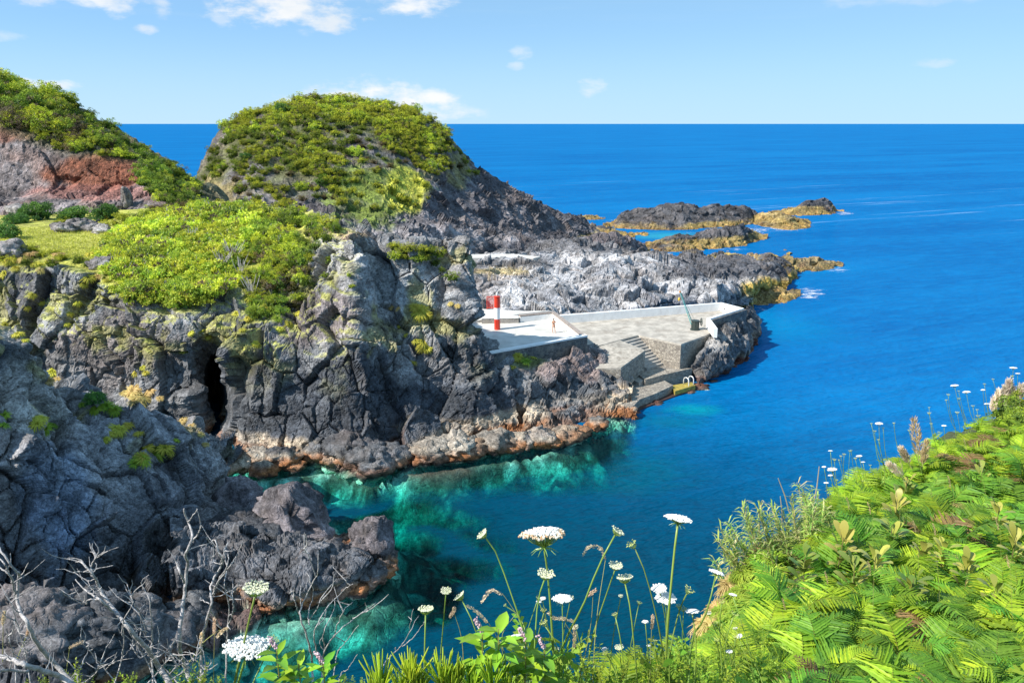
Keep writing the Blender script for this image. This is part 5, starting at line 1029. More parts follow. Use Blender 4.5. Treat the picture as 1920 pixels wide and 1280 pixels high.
# grass that reads as one mass
def grass_field(name, polys, n, keys, hgt, label_cols, seed):
    rng = np.random.default_rng(seed); c, T = [], []
    for poly, share, col in polys:
        for x, y, h in scatter_fast(poly, int(n * share), keys, rng):
            c.append(h); T.append(col)
    c = np.array(c); T = np.array(T) * (.7 + .6 * rng.random((len(c), 1))); d = np.stack([rng.normal(size=len(c)) * .45, rng.normal(size=len(c)) * .45, np.ones(len(c))], 1)
    V = leaf_quads(c, d, rdir(rng, len(c)), hgt * (.6 + .8 * rng.random(len(c))), hgt * .3)
    return tag(link(name, quads_mesh(name, V, T), M_grass), kind='stuff')
def scatter_fast(poly, n, keys, rng):
    x0, x1 = min(p[0] for p in poly), max(p[0] for p in poly); y0, y1 = min(p[1] for p in poly), max(p[1] for p in poly); k = 0; tr_ = 0
    while k < n and tr_ < n * 6:
        tr_ += 1; x, y = x0 + (x1 - x0) * rng.random(), y0 + (y1 - y0) * rng.random()
        if in_poly(x, y, poly):
            h = pick(x, y, keys)
            if h and h[1].z > .15: k += 1; yield x, y, np.array(h[0])
grass_field('grass', [([(690, 330), (740, 320), (800, 330), (800, 380), (760, 405), (690, 400), (640, 385), (660, 350)], .45, (0.40, 0.42, 0.045)), ([(620, 340), (690, 340), (700, 410), (640, 400)], .25, (0.13, 0.2, 0.03)), ([(830, 290), (860, 285), (885, 320), (868, 340)], .15, (0.25, 0.22, 0.08)), ([(400, 340), (450, 330), (480, 400), (420, 420)], .15, (0.28, 0.24, 0.1))], 9000, ['dome'], .85, None, 3)
grass_field('grass', [([(-20, 425), (210, 430), (205, 500), (100, 480), (-20, 475)], 1.0, (0.42, 0.43, 0.07))], 9000, ['mid'], .22, None, 4)
# ------------------------------------------------------------------ foreground slope
EDGE = np.array([(-8, 2.5), (-2, 2.5), (.55, 2.6), (.95, 3.2), (1.2, 4.0), (1.78, 5.5), (2.5, 7.5), (4.3, 10.0), (7.0, 12.6), (10.7, 16.2), (17, 21), (26, 27)], float)
def edge_dist(X, Y):
    """signed distance: positive beyond the cliff edge"""
    best = np.full(X.shape, 1e9); sg = np.zeros(X.shape)
    for a, b in zip(EDGE[:-1], EDGE[1:]):
        d = b - a; L2 = d @ d; u = np.clip(((X - a[0]) * d[0] + (Y - a[1]) * d[1]) / L2, 0, 1); ex, ey = X - (a[0] + u * d[0]), Y - (a[1] + u * d[1]); dd = np.hypot(ex, ey)
        s = np.sign(d[0] * ey - d[1] * ex); c = dd < best; best = np.where(c, dd, best); sg = np.where(c, s, sg)
    return best * sg
def gz0(Y): return 28.15 - .42 * Y + .011 * Y * Y
xs = np.arange(-8, 24, .14); ys = np.arange(-3, 26, .14); X, Y = np.meshgrid(xs, ys); ed = edge_dist(X, Y)
Qf = np.stack([X.ravel(), Y.ravel(), 0 * X.ravel()], 1); Zg = gz0(Y) + .16 * fbm(Qf / 1.3, 4, 60).reshape(X.shape) + .25 * fbm(Qf / 4, 2, 61).reshape(X.shape) * sstep(3, 6, Y) - 2.4 * np.maximum(ed, 0) - .8 * np.maximum(ed - 1.5, 0)
G = np.stack([X, Y, np.maximum(Zg, 8)], -1); n = fbm(Qf / .5, 4, 62).reshape(X.shape); t = np.ones(X.shape + (3,)) * np.array((0.055, 0.075, 0.02)); t = mixt(t, (0.10, 0.075, 0.04), sstep(0, .4, n)); t = mixt(t, (0.05, 0.09, 0.02), sstep(.1, .4, -n))
finish('ground', G, t, plain_mat('leaf_litter', (0.07, 0.085, 0.03), .95, 14, .6, .8), key='fore')
def ground_at(x, y):
    h = BVH['fore'].ray_cast(Vector((x, y, 60)), Vector((0, 0, -1))); return h[0].z if h[0] else gz0(y)
# ferns
def frond_mesh(name, seed, young, old, npin=22):
    rng = np.random.default_rng(seed); Vs, Ts = [], []
    def rp(s): return np.stack([.86 * s - .05 * s**3, .04 * np.sin(3 * s + seed) * s, .80 * s - .62 * s**2.1 - .10 * s**4], -1)
    ss = np.linspace(0, 1, 12); R = rp(ss)
    side = np.array([0, 1, 0])
    for i in range(11):
        w0, w1 = .008 * (1.1 - ss[i]), .008 * (1.1 - ss[i + 1]); up = np.array([0, 0, 1.0]); 
        for sv in (side, up): Vs.append(np.array([R[i] - sv * w0, R[i] + sv * w0, R[i + 1] + sv * w1, R[i + 1] - sv * w1])); Ts.append(np.array([(.26, .25, .06)]))
    for i in range(npin):
        s = .22 + .77 * (i / (npin - 1)) ** .92; prof = min(1, (s - .17) / .12) * (1 - ((s - .22) / .80) ** 1.35) + .03; L = .40 * prof
        o = rp(np.array([s]))[0]; tg = rp(np.array([min(1, s + .02)]))[0] - rp(np.array([s - .02]))[0]; tg /= np.linalg.norm(tg); nrm_ = np.cross(tg, side)
        for sg in (-1, 1):
            d = side * sg * .86 + tg * .50 + nrm_ * rng.normal() * .10 + np.array([0, 0, -.10]); d /= np.linalg.norm(d); nn = nrm_ + .2 * rng.normal(size=3); q = np.cross(d, nn); q /= np.linalg.norm(q)
            m_ = np.clip(.5 + .30 * rng.normal(), 0, 1); tt = (np.array(old) * (1 - m_) + np.array(young) * m_)[None]
            wd = (.0095 + .0075 * prof) * (.85 + .3 * rng.random()); st = [(0, .5), (.12, 1.05), (.2, .7), (.32, 1.05), (.42, .65), (.55, .95), (.64, .5), (.78, .7), (1.0, .05)]; fold = nn / np.linalg.norm(nn) * .25
            for (u0, k0_), (u1, k1_) in zip(st[:-1], st[1:]):
                c0, c1 = o + d * L * u0 - np.array([0, 0, .12 * L * u0**2]), o + d * L * u1 - np.array([0, 0, .12 * L * u1**2])
                for sq in (-1, 1):
                    e0_, e1_ = (q * sq + fold) * wd * k0_, (q * sq + fold) * wd * k1_; Vs.append(np.array([c0, c0 + e0_, c1 + e1_, c1])); Ts.append(tt * rng.uniform(.88, 1.12))
    return quads_mesh(name, np.concatenate(Vs), np.concatenate(Ts))
FY = [frond_mesh('frond', 200 + i, (0.40, 0.53, 0.03), (0.19, 0.35, 0.022)) for i in range(3)]
FG = [frond_mesh('frond', 210 + i, (0.20, 0.38, 0.035), (0.085, 0.22, 0.025)) for i in range(3)]
FB = [frond_mesh('frond', 220, (0.36, 0.24, 0.10), (0.24, 0.16, 0.06))]
fr_ = random.Random(11)
def fern(loc, size, pool, label, group, nf=6, tilt=0.0):
    root = bpy.data.objects.new('fern', None); C.objects.link(root); root.location = loc; tag(root, label, 'fern', group)
    a0 = fr_.random() * 6.28
    for i in range(nf):
        o = link('frond', fr_.choice(pool), M_fern, root); o.rotation_euler = (fr_.uniform(-.25, .25), fr_.uniform(-1.0, .10), a0 + i * 6.283 / nf + fr_.uniform(-.4, .4)); s = size * fr_.uniform(.75, 1.15); o.scale = (s, s, s * fr_.uniform(.9, 1.6)); o.location = (fr_.uniform(-.05, .05), fr_.uniform(-.05, .05), 0)
    return root
def fern_zone(poly, n, mind, size, pool, label, group, nf=6):
    for x, y, h in scatter(poly, n, ['fore'], mind):
        fern((h[0].x, h[0].y, h[0].z - .03), fr_.uniform(*size), pool if fr_.random() > .16 else FB + pool, label, group, nf)
slope = [(1420, 1110), (1480, 1020), (1560, 960), (1640, 925), (1740, 890), (1830, 830), (1930, 780), (1930, 1000), (1800, 1010), (1600, 1060), (1500, 1120), (1420, 1190)]
fern_zone([(1560, 1000), (1570, 950), (1640, 920), (1740, 885), (1830, 825), (1940, 775), (1940, 850), (1800, 905), (1680, 960), (1600, 1000)], 115, 15, (.34, .72), FY, 'yellow green fern along the far crest of the fern slope', 'ferns along the crest of the slope')
fern_zone([(1545, 1110), (1575, 1030), (1680, 960), (1800, 905), (1940, 850), (1940, 1010), (1800, 1040), (1600, 1110)], 85, 23, (.36, .78), FG + FY[:1], 'mixed green fern in the middle band of the fern slope', 'ferns in the middle of the slope')
fern_zone([(1450, 1190), (1530, 1150), (1600, 1100), (1800, 1040), (1940, 1010), (1940, 1180), (1750, 1200), (1550, 1230), (1420, 1230)], 54, 30, (.32, .74), FG + FY, 'bright fern on the near part of the fern slope', 'ferns on the near slope')
fern_zone([(1340, 1310), (1420, 1215), (1600, 1220), (1800, 1190), (1940, 1180), (1940, 1400), (1340, 1400)], 44, 42, (.42, .62), FY[:2] + FG, 'large looking fern close to the viewer at the bottom of the slope', 'ferns closest to the viewer', 7)
# the low growth between the ferns reads as one mass
def cover(poly, n, seed, smin, smax):
    rng = np.random.default_rng(seed); Vs, Ts = [], []
    for x, y, h in scatter_fast(poly, n, ['fore'], rng):
        s = smin + (smax - smin) * rng.random(); a = rng.random() * 6.283; k = 13; u = (np.arange(k) + .6) / k; ca, sa = math.cos(a), math.sin(a); f = np.array([ca, sa, 0]); sd = np.array([-sa, ca, 0]); b = h + np.array([0, 0, .02 + .10 * rng.random()])
        c = b + f * (u * s)[:, None] * .9 + np.array([0, 0, 1]) * (s * (.75 * u - .75 * u**2.2))[:, None]; m = np.clip(rng.random() + .15 * rng.normal(size=(k, 1)), 0, 1); t = np.array((.10, .20, .02)) * (1 - m) + np.array((.30, .43, .03)) * m
        if rng.random() < .06: t = t * 0 + np.array((.42, .27, .12))
        for sg in (-1, 1): Vs.append(leaf_quads(c, sd * sg + f * .5 + .25 * rng.normal(size=(k, 3)), np.array([0, 0, 1.0]) + .3 * rng.normal(size=(k, 3)), s * .42 * (1 - u * .85), s * .085)); Ts.append(t)
    tag(link('fern_cover', quads_mesh('fern_cover', np.concatenate(Vs), np.concatenate(Ts)), M_fern), kind='stuff')
cover([(1420, 1230), (1480, 1180), (1560, 1090), (1580, 950), (1640, 915), (1740, 880), (1830, 820), (1945, 770), (1945, 1290), (1380, 1290)], 2000, 77, .10, .20)
cover([(1950, 760), (2300, 690), (2900, 640), (3000, 1500), (2000, 1400), (1940, 1300)], 1500, 79, .30, .60)
cover([(1400, 1300), (1940, 1290), (2000, 1400), (2400, 1800), (1500, 1900), (1300, 1500)], 900, 80, .22, .40)
# ferns right at the edge of the path, below the flowers
for (x, y, d) in [(1210, 1345, 2.6), (1270, 1330, 2.8), (1330, 1310, 3.0), (1160, 1360, 2.5), (1380, 1290, 3.3), (1300, 1350, 2.5)]:
    p = P(x, y, d); fern((p[0], p[1], p[2]), .34, FY, 'small yellow green fern at the lower edge under the wild carrots', 'ferns under the wild carrots', 7)
# paddle leaved shrubs among the ferns
def paddle_leaf(L=1.0):
    pts = [(0, 0), (.16, .06), (.42, .20), (.72, .24), (.92, .15), (1.0, 0), (.92, -.15), (.72, -.24), (.42, -.20), (.16, -.06)]; return [(x, y, abs(y) * .35 - .12 * x * x) for x, y in pts]
def paddle_mesh(name, seed, n=18, ca=(0.34, 0.33, 0.06), cbb=(0.10, 0.22, 0.03), L=.3):
    rng = random.Random(seed); m = MB()
    for i in range(n):
        a = i * 2.4 + rng.uniform(-.3, .3); elv = rng.uniform(.15, 1.25); l = L * rng.uniform(.7, 1.15); hh = rng.uniform(.25, .75); k = rng.random(); m.col = tuple(ca[j] * k + cbb[j] * (1 - k) for j in range(3))
        M = Matrix.Translation((math.cos(a) * .05, math.sin(a) * .05, hh)) @ Matrix.Rotation(a, 4, 'Z') @ Matrix.Rotation(-elv, 4, 'Y')
        vs = [tuple(M @ (Vector(p) * l)) for p in paddle_leaf()]; m.add(vs, [(0, 1, 9), (1, 2, 8, 9), (2, 3, 7, 8), (3, 4, 6, 7), (4, 5, 6)])
    return m.mesh(name, True)
PAD = [paddle_mesh('foliage', 300 + i) for i in range(3)]; PADY = [paddle_mesh('foliage', 310 + i, 16, (0.44, 0.40, 0.08), (0.26, 0.27, 0.05)) for i in range(2)]
def stem_mesh(seed, h=.75):
    m = MB(); m.col = (.2, .17, .07); m.tube([(0, 0, -.4), (.03, .02, .2), (0, 0, h)], [.014, .012, .007], 6); return m.mesh('stem')
SM = stem_mesh(1)
for (x, y, s, yl, lb) in [(1690, 950, .52, 0, 'paddle leaved shrub high on the fern slope with pale upright leaves'), (1670, 1000, .5, 1, 'tan leaved paddle shrub below the palest one on the fern slope'), (1660, 1050, .45, 0, 'dark glossy paddle leaved shrub in the middle of the fern slope'), (1570, 1080, .46, 1, 'yellowish paddle leaved shrub beside the reeds'), (1590, 1130, .42, 0, 'glossy green paddle shrub below the reeds'), (1630, 1110, .40, 1, 'rounded yellow paddle shrub in the near fern slope'), (1720, 1090, .42, 1, 'yellow leaved paddle shrub in the centre of the near slope'), (1760, 1080, .42, 1, 'olive paddle shrub right of the centre of the near slope'), (1860, 1010, .48, 1, 'yellow winged paddle shrub at the upper right of the ferns'), (1890, 1070, .42, 1, 'broad tan leaf cluster at the right edge of the ferns'), (1850, 1170, .36, 0, 'green paddle shrub in a dark gap near the bottom right'), (1500, 1110, .42, 0, 'small paddle shrub at the foot of the reeds'), (1800, 1120, .38, 1, 'yellow green paddle shrub near the right side'), (1700, 1150, .36, 0, 'dark green paddle shrub low on the near slope'), (1830, 930, .5, 0, 'paddle shrub with a brownish top on the upper slope')]:
    h = pick(x, y + 26, ['fore']); r = empty('paddle_shrub', h[0], lb, 'shrub', None, fr_.random() * 6); r.scale = (s * 1.05, s * 1.05, s * 1.35); r.location.z += .06
    link('foliage', fr_.choice(PADY if yl else PAD), M_gloss, r); link('stem', SM, M_gloss, r)
# reeds
def stalk(bx, by, tx, ty, d, seed, ll=.19):
    rng = random.Random(seed); a = P(bx, by, d); b = P(tx, ty, d + rng.uniform(-.3, .5)); root = empty('reed', a, 'pale green leafy cane in the reed clump at the cliff edge', 'reed', 'canes in the reed clump'); L = np.linalg.norm(b - a); m = MB(); m.col = (.36, .33, .16)
    bend = np.array([rng.uniform(-.1, .1), rng.uniform(-.1, .1), 0]) * L; pts = [(b - a) * u + bend * math.sin(u * 3) for u in np.linspace(0, 1, 7)]; m.tube(pts, [.011, .010, .009, .008, .007, .005, .003], 5); m.obj('cane', M_gloss, root)
    m = MB(); n = int(rng.uniform(70, 92))
    for i in range(n):
        u = .18 + .82 * (i / n) ** .8; o = pts[0] * (1 - u) + pts[-1] * u + bend * math.sin(u * 3); az_ = rng.random() * 6.28; e = rng.uniform(.3, 1.1); l = ll * rng.uniform(.6, 1.2) * (1.1 - .3 * u)
        d1 = np.array([math.cos(az_) * math.cos(e), math.sin(az_) * math.cos(e), math.sin(e)]); d2 = d1 + np.array([0, 0, -.75]); s = np.cross(d1, [0, 0, 1]); s /= np.linalg.norm(s); k = rng.random()
        m.col = (.42, .52, .12) if k < .55 else ((.62, .56, .26) if k < .78 else (.24, .40, .08)); w_ = l * .045; p1 = o + d1 * l * .55; p2 = p1 + d2 / np.linalg.norm(d2) * l * .45
        m.add([o - s * w_ * .6, o + s * w_ * .6, p1 + s * w_, p1 - s * w_, p2], [(0, 1, 2, 3), (3, 2, 4)])
    m.obj('leaves', M_leaf, root)
sd_ = 0
for (bx, by, tx, ty) in [(1440, 1180, 1338, 1012), (1445, 1180, 1350, 990), (1450, 1170, 1362, 978), (1452, 1165, 1375, 1000), (1460, 1165, 1392, 945), (1465, 1160, 1400, 965), (1470, 1150, 1420, 958), (1478, 1150, 1432, 942), (1480, 1140, 1445, 950), (1490, 1135, 1465, 965), (1500, 1130, 1480, 930), (1505, 1120, 1492, 905), (1510, 1110, 1503, 915), (1515, 1110, 1515, 940), (1525, 1110, 1525, 945), (1535, 1100, 1538, 930), (1545, 1095, 1548, 950), (1555, 1090, 1550, 970), (1430, 1190, 1345, 1050), (1440, 1185, 1370, 1040), (1455, 1180, 1400, 1020), (1470, 1170, 1430, 1010), (1490, 1150, 1470, 1000), (1510, 1140, 1500, 1000), (1530, 1120, 1520, 1000), (1540, 1120, 1550, 1010), (1420, 1230, 1400, 1150), (1435, 1220, 1430, 1120), (1410, 1250, 1390, 1190)]:
    for dx, dy in ((0, 0), (9, 22)):
        sd_ += 1; stalk(bx + dx * 1.5, by + 20, tx + dx, ty + dy, 7.2 + .15 * (dx > 0), sd_)
for (bx, by, tx, ty) in [(1480, 960, 1459, 896), (1524, 950, 1536, 874), (1466, 990, 1463, 930)]:
    a, b = P(bx, by, 7.5), P(tx, ty, 7.5); m = MB(); m.col = (.5, .42, .3); m.tube([a, (a + b) / 2 + (.01, 0, 0), b], [.007, .006, .004], 5); tag(m.obj('dry_cane', M_gloss), 'bare dry cane poking up above the reed clump', 'reed', 'bare canes above the reeds')
# plume and dry grass heads on the crest
def plume(px, py, qx, qy, d, w_, seed, label, col=(.55, .44, .24)):
    rng = np.random.default_rng(seed); a, b = P(px, py, d), P(qx, qy, d); n = 260; u = rng.random(n); ax_ = b - a; ww = w_ / FPX * d * np.sin(np.clip(u * .9 + .1, 0, 1) * math.pi) ** .7
    e = rdir(rng, n); c = a + ax_ * u[:, None] + e * (ww * .4)[:, None]; V = leaf_quads(c, e * .6 + ax_ / np.linalg.norm(ax_), rdir(rng, n), .07 * d / 9, .012 * d / 9); o = link('plume', quads_mesh('plume', V, np.array(col) * 1.5 * (.7 + .5 * rng.random((n, 1)))), M_grass); tag(o, label, 'grass plume')
    m = MB(); m.col = (.4, .4, .15); m.tube([a - ax_ * .9, a, b], [.008, .006, .003], 5); s = m.obj('stalk', M_gloss, o)
plume(1722, 855, 1714, 787, 10.4, 16, 1, 'tall straw coloured plume standing on the crest of the fern slope'); plume(1730, 870, 1738, 830, 10.2, 9, 2, 'short straw plume leaning right beside the tall plume'); plume(1704, 868, 1690, 842, 10, 8, 3, 'short pinkish plume leaning left beside the tall plume', (.58, .46, .34)); plume(1692, 892, 1668, 870, 9.6, 9, 4, 'pale plume lying over the ferns below the tall plume', (.6, .52, .4))
for i, (x, y) in enumerate([(1870, 735), (1882, 728), (1890, 715), (1895, 730), (1878, 745), (1905, 740), (1862, 748), (1912, 725), (1886, 742), (1900, 750)]): plume(x, y + 25, x + 3, y, 15.5, 7, 20 + i, 'dry straw grass head in the tuft at the right end of the crest', (.60, .52, .42)); C.objects[-1]['group'] = 'dry grass heads at the crest'
for o in C.objects:
    if o.name.startswith('plume') and 'tuft at the right' in o.get('label', ''): o['group'] = 'dry grass heads at the crest'
for (x, y, r) in [(1885, 800, 26), (1910, 790, 28), (1900, 820, 24), (1925, 815, 26)]:
    h = pick(x, y, ['fore']); put(vr.choice(heathD), 'heath_bush', h[0] + Vector((0, 0, .1)), r / FPX * h[2] * 1.2, M_heath, 'dark olive bush at the right edge behind the fern slope', 'bush', 'dry bushes at the right edge')
flush_heath()

# dry tussocks on the drop below the reeds
tufts([(1400, 1120, 40), (1420, 1150, 44), (1390, 1180, 44), (1415, 1200, 44), (1375, 1220, 44), (1440, 1120, 44), (1450, 1090, 40), (1360, 1250, 44), (1400, 1235, 44), (1430, 1175, 44), (1470, 1130, 40), (1440, 1060, 40), (1345, 1275, 40), (1400, 1090, 30), (1345, 1180, 34), (1335, 1215, 34), (1355, 1150, 30), (1370, 1165, 34), (1350, 1240, 34)], 'dry straw tussock on the edge under the reed clump', 'dry tussocks under the reeds', tusG + tusT[:1], ('fore',))

# ------------------------------------------------------------------ wild carrots
def umbel_parts(root, o, ax_, w_, kind, rng, wd_=30):
    """o: top of the stem, ax_: unit axis of the head, w_: head width in metres"""
    ax_ = ax_ / np.linalg.norm(ax_); r1 = np.cross(ax_, [0.3, 1, 0.1]); r1 /= np.linalg.norm(r1); r2 = np.cross(ax_, r1); R = w_ / 2
    hs_ = {'flat': .34, 'aging': .55, 'cup': .62, 'bud': .8}[kind]; nu = {'flat': 44, 'aging': 44, 'cup': 42, 'bud': 20}[kind]
    rays = MB(); rays.col = (.30, .42, .08); fl = MB(); 
    for i in range(nu):
        f = math.sqrt((i + .5) / nu); a = i * 2.39996; 
        hh = R * hs_ * (1 + (.42 * (1 - f * f) if kind in ('flat', 'aging') else .42 * f * f - .1)); rr = R * f * (.92 if kind != 'cup' else .95)
        e = o + r1 * rr * math.cos(a) + r2 * rr * math.sin(a) + ax_ * hh
        midp = o + (e - o) * .5 + (r1 * math.cos(a) + r2 * math.sin(a)) * rr * (.18 if kind in ('cup', 'bud') else .05) - ax_ * hh * .08
        rays.tube([o, midp, e], [R * .020, R * .016, R * .014], 4, False)
        s = R * {'flat': .15, 'aging': .15, 'cup': .115, 'bud': .13}[kind] * rng.uniform(.85, 1.15)
        for k in range((16 if wd_ > 40 else 8) if kind != 'bud' else 5):
            b_ = rng.random() * 6.28; q = s * math.sqrt(rng.random()) * 1.05; c = e + (r1 * math.cos(b_) + r2 * math.sin(b_)) * q + ax_ * rng.uniform(-.12, .4) * s
            if kind == 'bud': fl.col = (.62, .68, .25)
            elif kind == 'cup': fl.col = (.86, .86, .68) if rng.random() < .8 else (.7, .76, .42)
            elif kind == 'aging' and f > .72: fl.col = rng.choice([(.66, .42, .26), (.8, .66, .5), (.85, .8, .7)])
            else: fl.col = (.90, .90, .87)
            fl.blob(c, s * (.36 if wd_ > 40 else .52), 5, 3, .3, rng)
    fl.obj('flower_head', M_petal, root); rays.obj('rays', M_gloss, root)
    br_ = MB(); br_.col = (.28, .42, .08)
    for k in range(9):
        a = k * .698; dv = r1 * math.cos(a) + r2 * math.sin(a); up = .45 if kind in ('cup', 'bud') else -.25
        br_.tube([o, o + dv * R * .38 + ax_ * R * up * .3, o + dv * R * .62 + ax_ * R * up], [R * .022, R * .016, R * .006], 4, False)
    br_.obj('bracts', M_gloss, root)
def carrot(px, py, wpx, kind, path, label, d=2.25, lean=0.0, srad=1.0, leaves=0, group=None):
    rng = random.Random(int(px * 7 + py)); wm = wpx / FPX * d * 1.03; hs_ = {'flat': .34, 'aging': .55, 'cup': .62, 'bud': .8}[kind]
    top = P(px, py + wpx * hs_ * .42, d); pts = [top] + [P(x, y, d + rng.uniform(-.05, .05)) for x, y in path]; pts.append(pts[-1] + np.array([0, -.08, -.5]))
    C_, _ = hermite(np.array(pts), 16, 0); root = empty('wild_carrot', pts[-1], label, 'flower', group)
    loc = np.array(root.location); m = MB(); m.col = (.24, .36, .07); rad = .0032 * srad; m.tube([p - loc for p in C_], [rad * .8] * 4 + [rad] * 12, 6); m.obj('stem', M_gloss, root, True)
    ax_ = C_[0] - C_[2]; ax_ = ax_ / np.linalg.norm(ax_); ax_ = ax_ * .6 + np.array([lean, {'aging': .42, 'flat': .14}.get(kind, .05), .55]); umbel_parts(root, top - loc, ax_, wm, kind, rng, wpx)
    if leaves:
        lf = MB()
        for k in range(leaves * 3):
            i = rng.randint(6, 14); o = C_[i] - loc; az_ = rng.random() * 6.28; d1 = np.array([math.cos(az_), math.sin(az_), .5]); l = rng.uniform(.07, .14)
            for q in range(11):
                u = (q + 1) / 11; p = o + d1 * l * u; sgn = 1 if q % 2 else -1; s = np.array([-d1[1], d1[0], .2]) * sgn; lf.col = (.22 + .12 * rng.random(), .40 + .08 * rng.random(), .05); ll = l * .36 * (1 - u * .6)
                e = p + s * ll + d1 * ll * .6; w_ = np.array([0, 0, ll * .25]); lf.add([p, (p + e) / 2 + w_ + d1 * ll * .2, e, (p + e) / 2 - w_ - d1 * ll * .2], [(0, 1, 2, 3)])
            lf.tube([o, o + d1 * l], .001, 3, False)
        lf.obj('leaf', M_leaf, root)
CAR = [(478, 1103, 54, 'cup', [(470, 1150), (455, 1215), (438, 1290)], 'creamy cup shaped wild carrot above the largest white head at the left', 0, 1.4, 0),
 (462, 1213, 97, 'flat', [(455, 1250), (440, 1310)], 'largest flat white wild carrot head near the dead branches', -.1, 1.6, 0),
 (511, 1197, 22, 'bud', [(500, 1225), (470, 1290)], 'small green bud just right of the largest white head', .3, .9, 1),
 (798, 1143, 34, 'cup', [(797, 1190), (795, 1290)], 'cup shaped carrot head left of two similar thin stemmed heads', 0, 1.0, 0),
 (836, 1107, 24, 'cup', [(832, 1160), (822, 1290)], 'small cup shaped carrot head on a thin straight stem', 0, .8, 0),
 (866, 1117, 27, 'cup', [(884, 1160), (905, 1240), (915, 1300)], 'cup shaped carrot head tilted left over the water', -.55, .8, 0),
 (910, 1000, 27, 'cup', [(930, 1035), (952, 1095), (975, 1160), (1005, 1290)], 'high nodding carrot bud tilted left on a long curved stem', -.7, .8, 2),
 (1020, 1005, 92, 'aging', [(1025, 1060), (1033, 1150), (1040, 1290)], 'large ageing carrot head with browning rim', 0, 1.3, 3),
 (1021, 1076, 38, 'cup', [(1010, 1120), (1003, 1200), (1005, 1300)], 'cup shaped carrot head directly below the large ageing head', .1, .9, 2),
 (1054, 1122, 40, 'flat', [(1055, 1170), (1055, 1290)], 'small flat white head right of the stem of the ageing head', 0, .7, 3),
 (975, 1193, 44, 'flat', [(978, 1220), (985, 1300)], 'low ragged white head among the bottom leaves', 0, .8, 2),
 (1153, 995, 30, 'cup', [(1125, 1055), (1095, 1130), (1060, 1200), (1030, 1300)], 'cream carrot head on a long stem slanting to the left', .5, 1.1, 3),
 (1153, 1060, 30, 'cup', [(1140, 1105), (1110, 1200), (1095, 1300)], 'yellowish spiky carrot head below the slanting one', 0, .8, 2),
 (1172, 1084, 36, 'cup', [(1180, 1130), (1188, 1200), (1196, 1300)], 'cup shaped carrot head with a reddish stem', 0, .9, 3),
 (1190, 1018, 26, 'bud', [(1205, 1060), (1225, 1130), (1245, 1240), (1250, 1300)], 'bent seed head on an arched stem', -.6, .8, 3),
 (1271, 973, 55, 'flat', [(1266, 1020), (1258, 1100), (1250, 1200), (1250, 1300)], 'tallest white carrot head on a thick straight stem over the sea', .12, 1.4, 3),
 (1236, 1102, 33, 'flat', [(1246, 1150), (1250, 1300)], 'upper of two flat white heads beside the thick stem', 0, .7, 3),
 (1248, 1121, 44, 'flat', [(1250, 1160), (1256, 1300)], 'lower of two flat white heads beside the thick stem', .05, .7, 3),
 (1288, 1104, 24, 'bud', [(1275, 1140), (1260, 1200), (1255, 1300)], 'green spiky bud right of the thick stem', .4, .8, 3),
 (1342, 1073, 32, 'flat', [(1335, 1110), (1320, 1160), (1300, 1190), (1290, 1300)], 'white head at the right beside the reeds on a curved stem', .2, 1.0, 3),
 (1353, 1127, 14, 'bud', [(1350, 1160), (1355, 1290)], 'tiny green bud under the white head by the reeds', 0, .7, 2),
 (1375, 1150, 18, 'bud', [(1365, 1185), (1360, 1290)], 'pale green bud near the fern edge', .3, .7, 2),
 (1298, 1146, 28, 'flat', [(1304, 1190), (1300, 1300)], 'ragged whitish head among feathery leaves', 0, .8, 4),
 (1154, 1151, 14, 'bud', [(1162, 1190), (1170, 1300)], 'small green bud left of the reddish stem', -.3, .7, 3),
 (1161, 1213, 20, 'cup', [(1165, 1250), (1168, 1300)], 'low green headed bud near the bottom', 0, .7, 2),
 (1137, 1223, 14, 'bud', [(1150, 1250), (1165, 1300)], 'tiny round bud left of the low green head', -.3, .6, 1),
 (1022, 1166, 20, 'bud', [(1035, 1190), (1050, 1290)], 'green bud left of the small flat white head', -.2, .7, 2),
 (949, 1133, 9, 'bud', [(970, 1150), (985, 1180), (990, 1300)], 'tiniest green bud beside the long curved stem', -.4, .6, 0),
 (1210, 1165, 14, 'flat', [(1213, 1200), (1220, 1300)], 'tiny flat head left of the feathery leaves', 0, .6, 3)]
for (x, y, wd, kd, path, lb, lean, sr, lv) in CAR: carrot(x, y, wd, kd, path, lb, 2.25, lean, sr, lv)
for k in range(26):                                              # the tangle of thin stems between the larger heads
    x = vr.choice([vr.uniform(930, 1200), vr.uniform(1180, 1390)]); y = vr.uniform(1110, 1225); bx = x + vr.uniform(-50, 50)
    carrot(x, y, vr.uniform(9, 17), vr.choice(['bud', 'bud', 'cup', 'flat']), [((x + bx) / 2 + vr.uniform(-8, 8), (y + 1290) / 2), (bx, 1300)], 'small head on a thin stem in the tangle between larger wild carrots', 2.3, vr.uniform(-.4, .4), .55, 3, 'thin stems between the wild carrots')
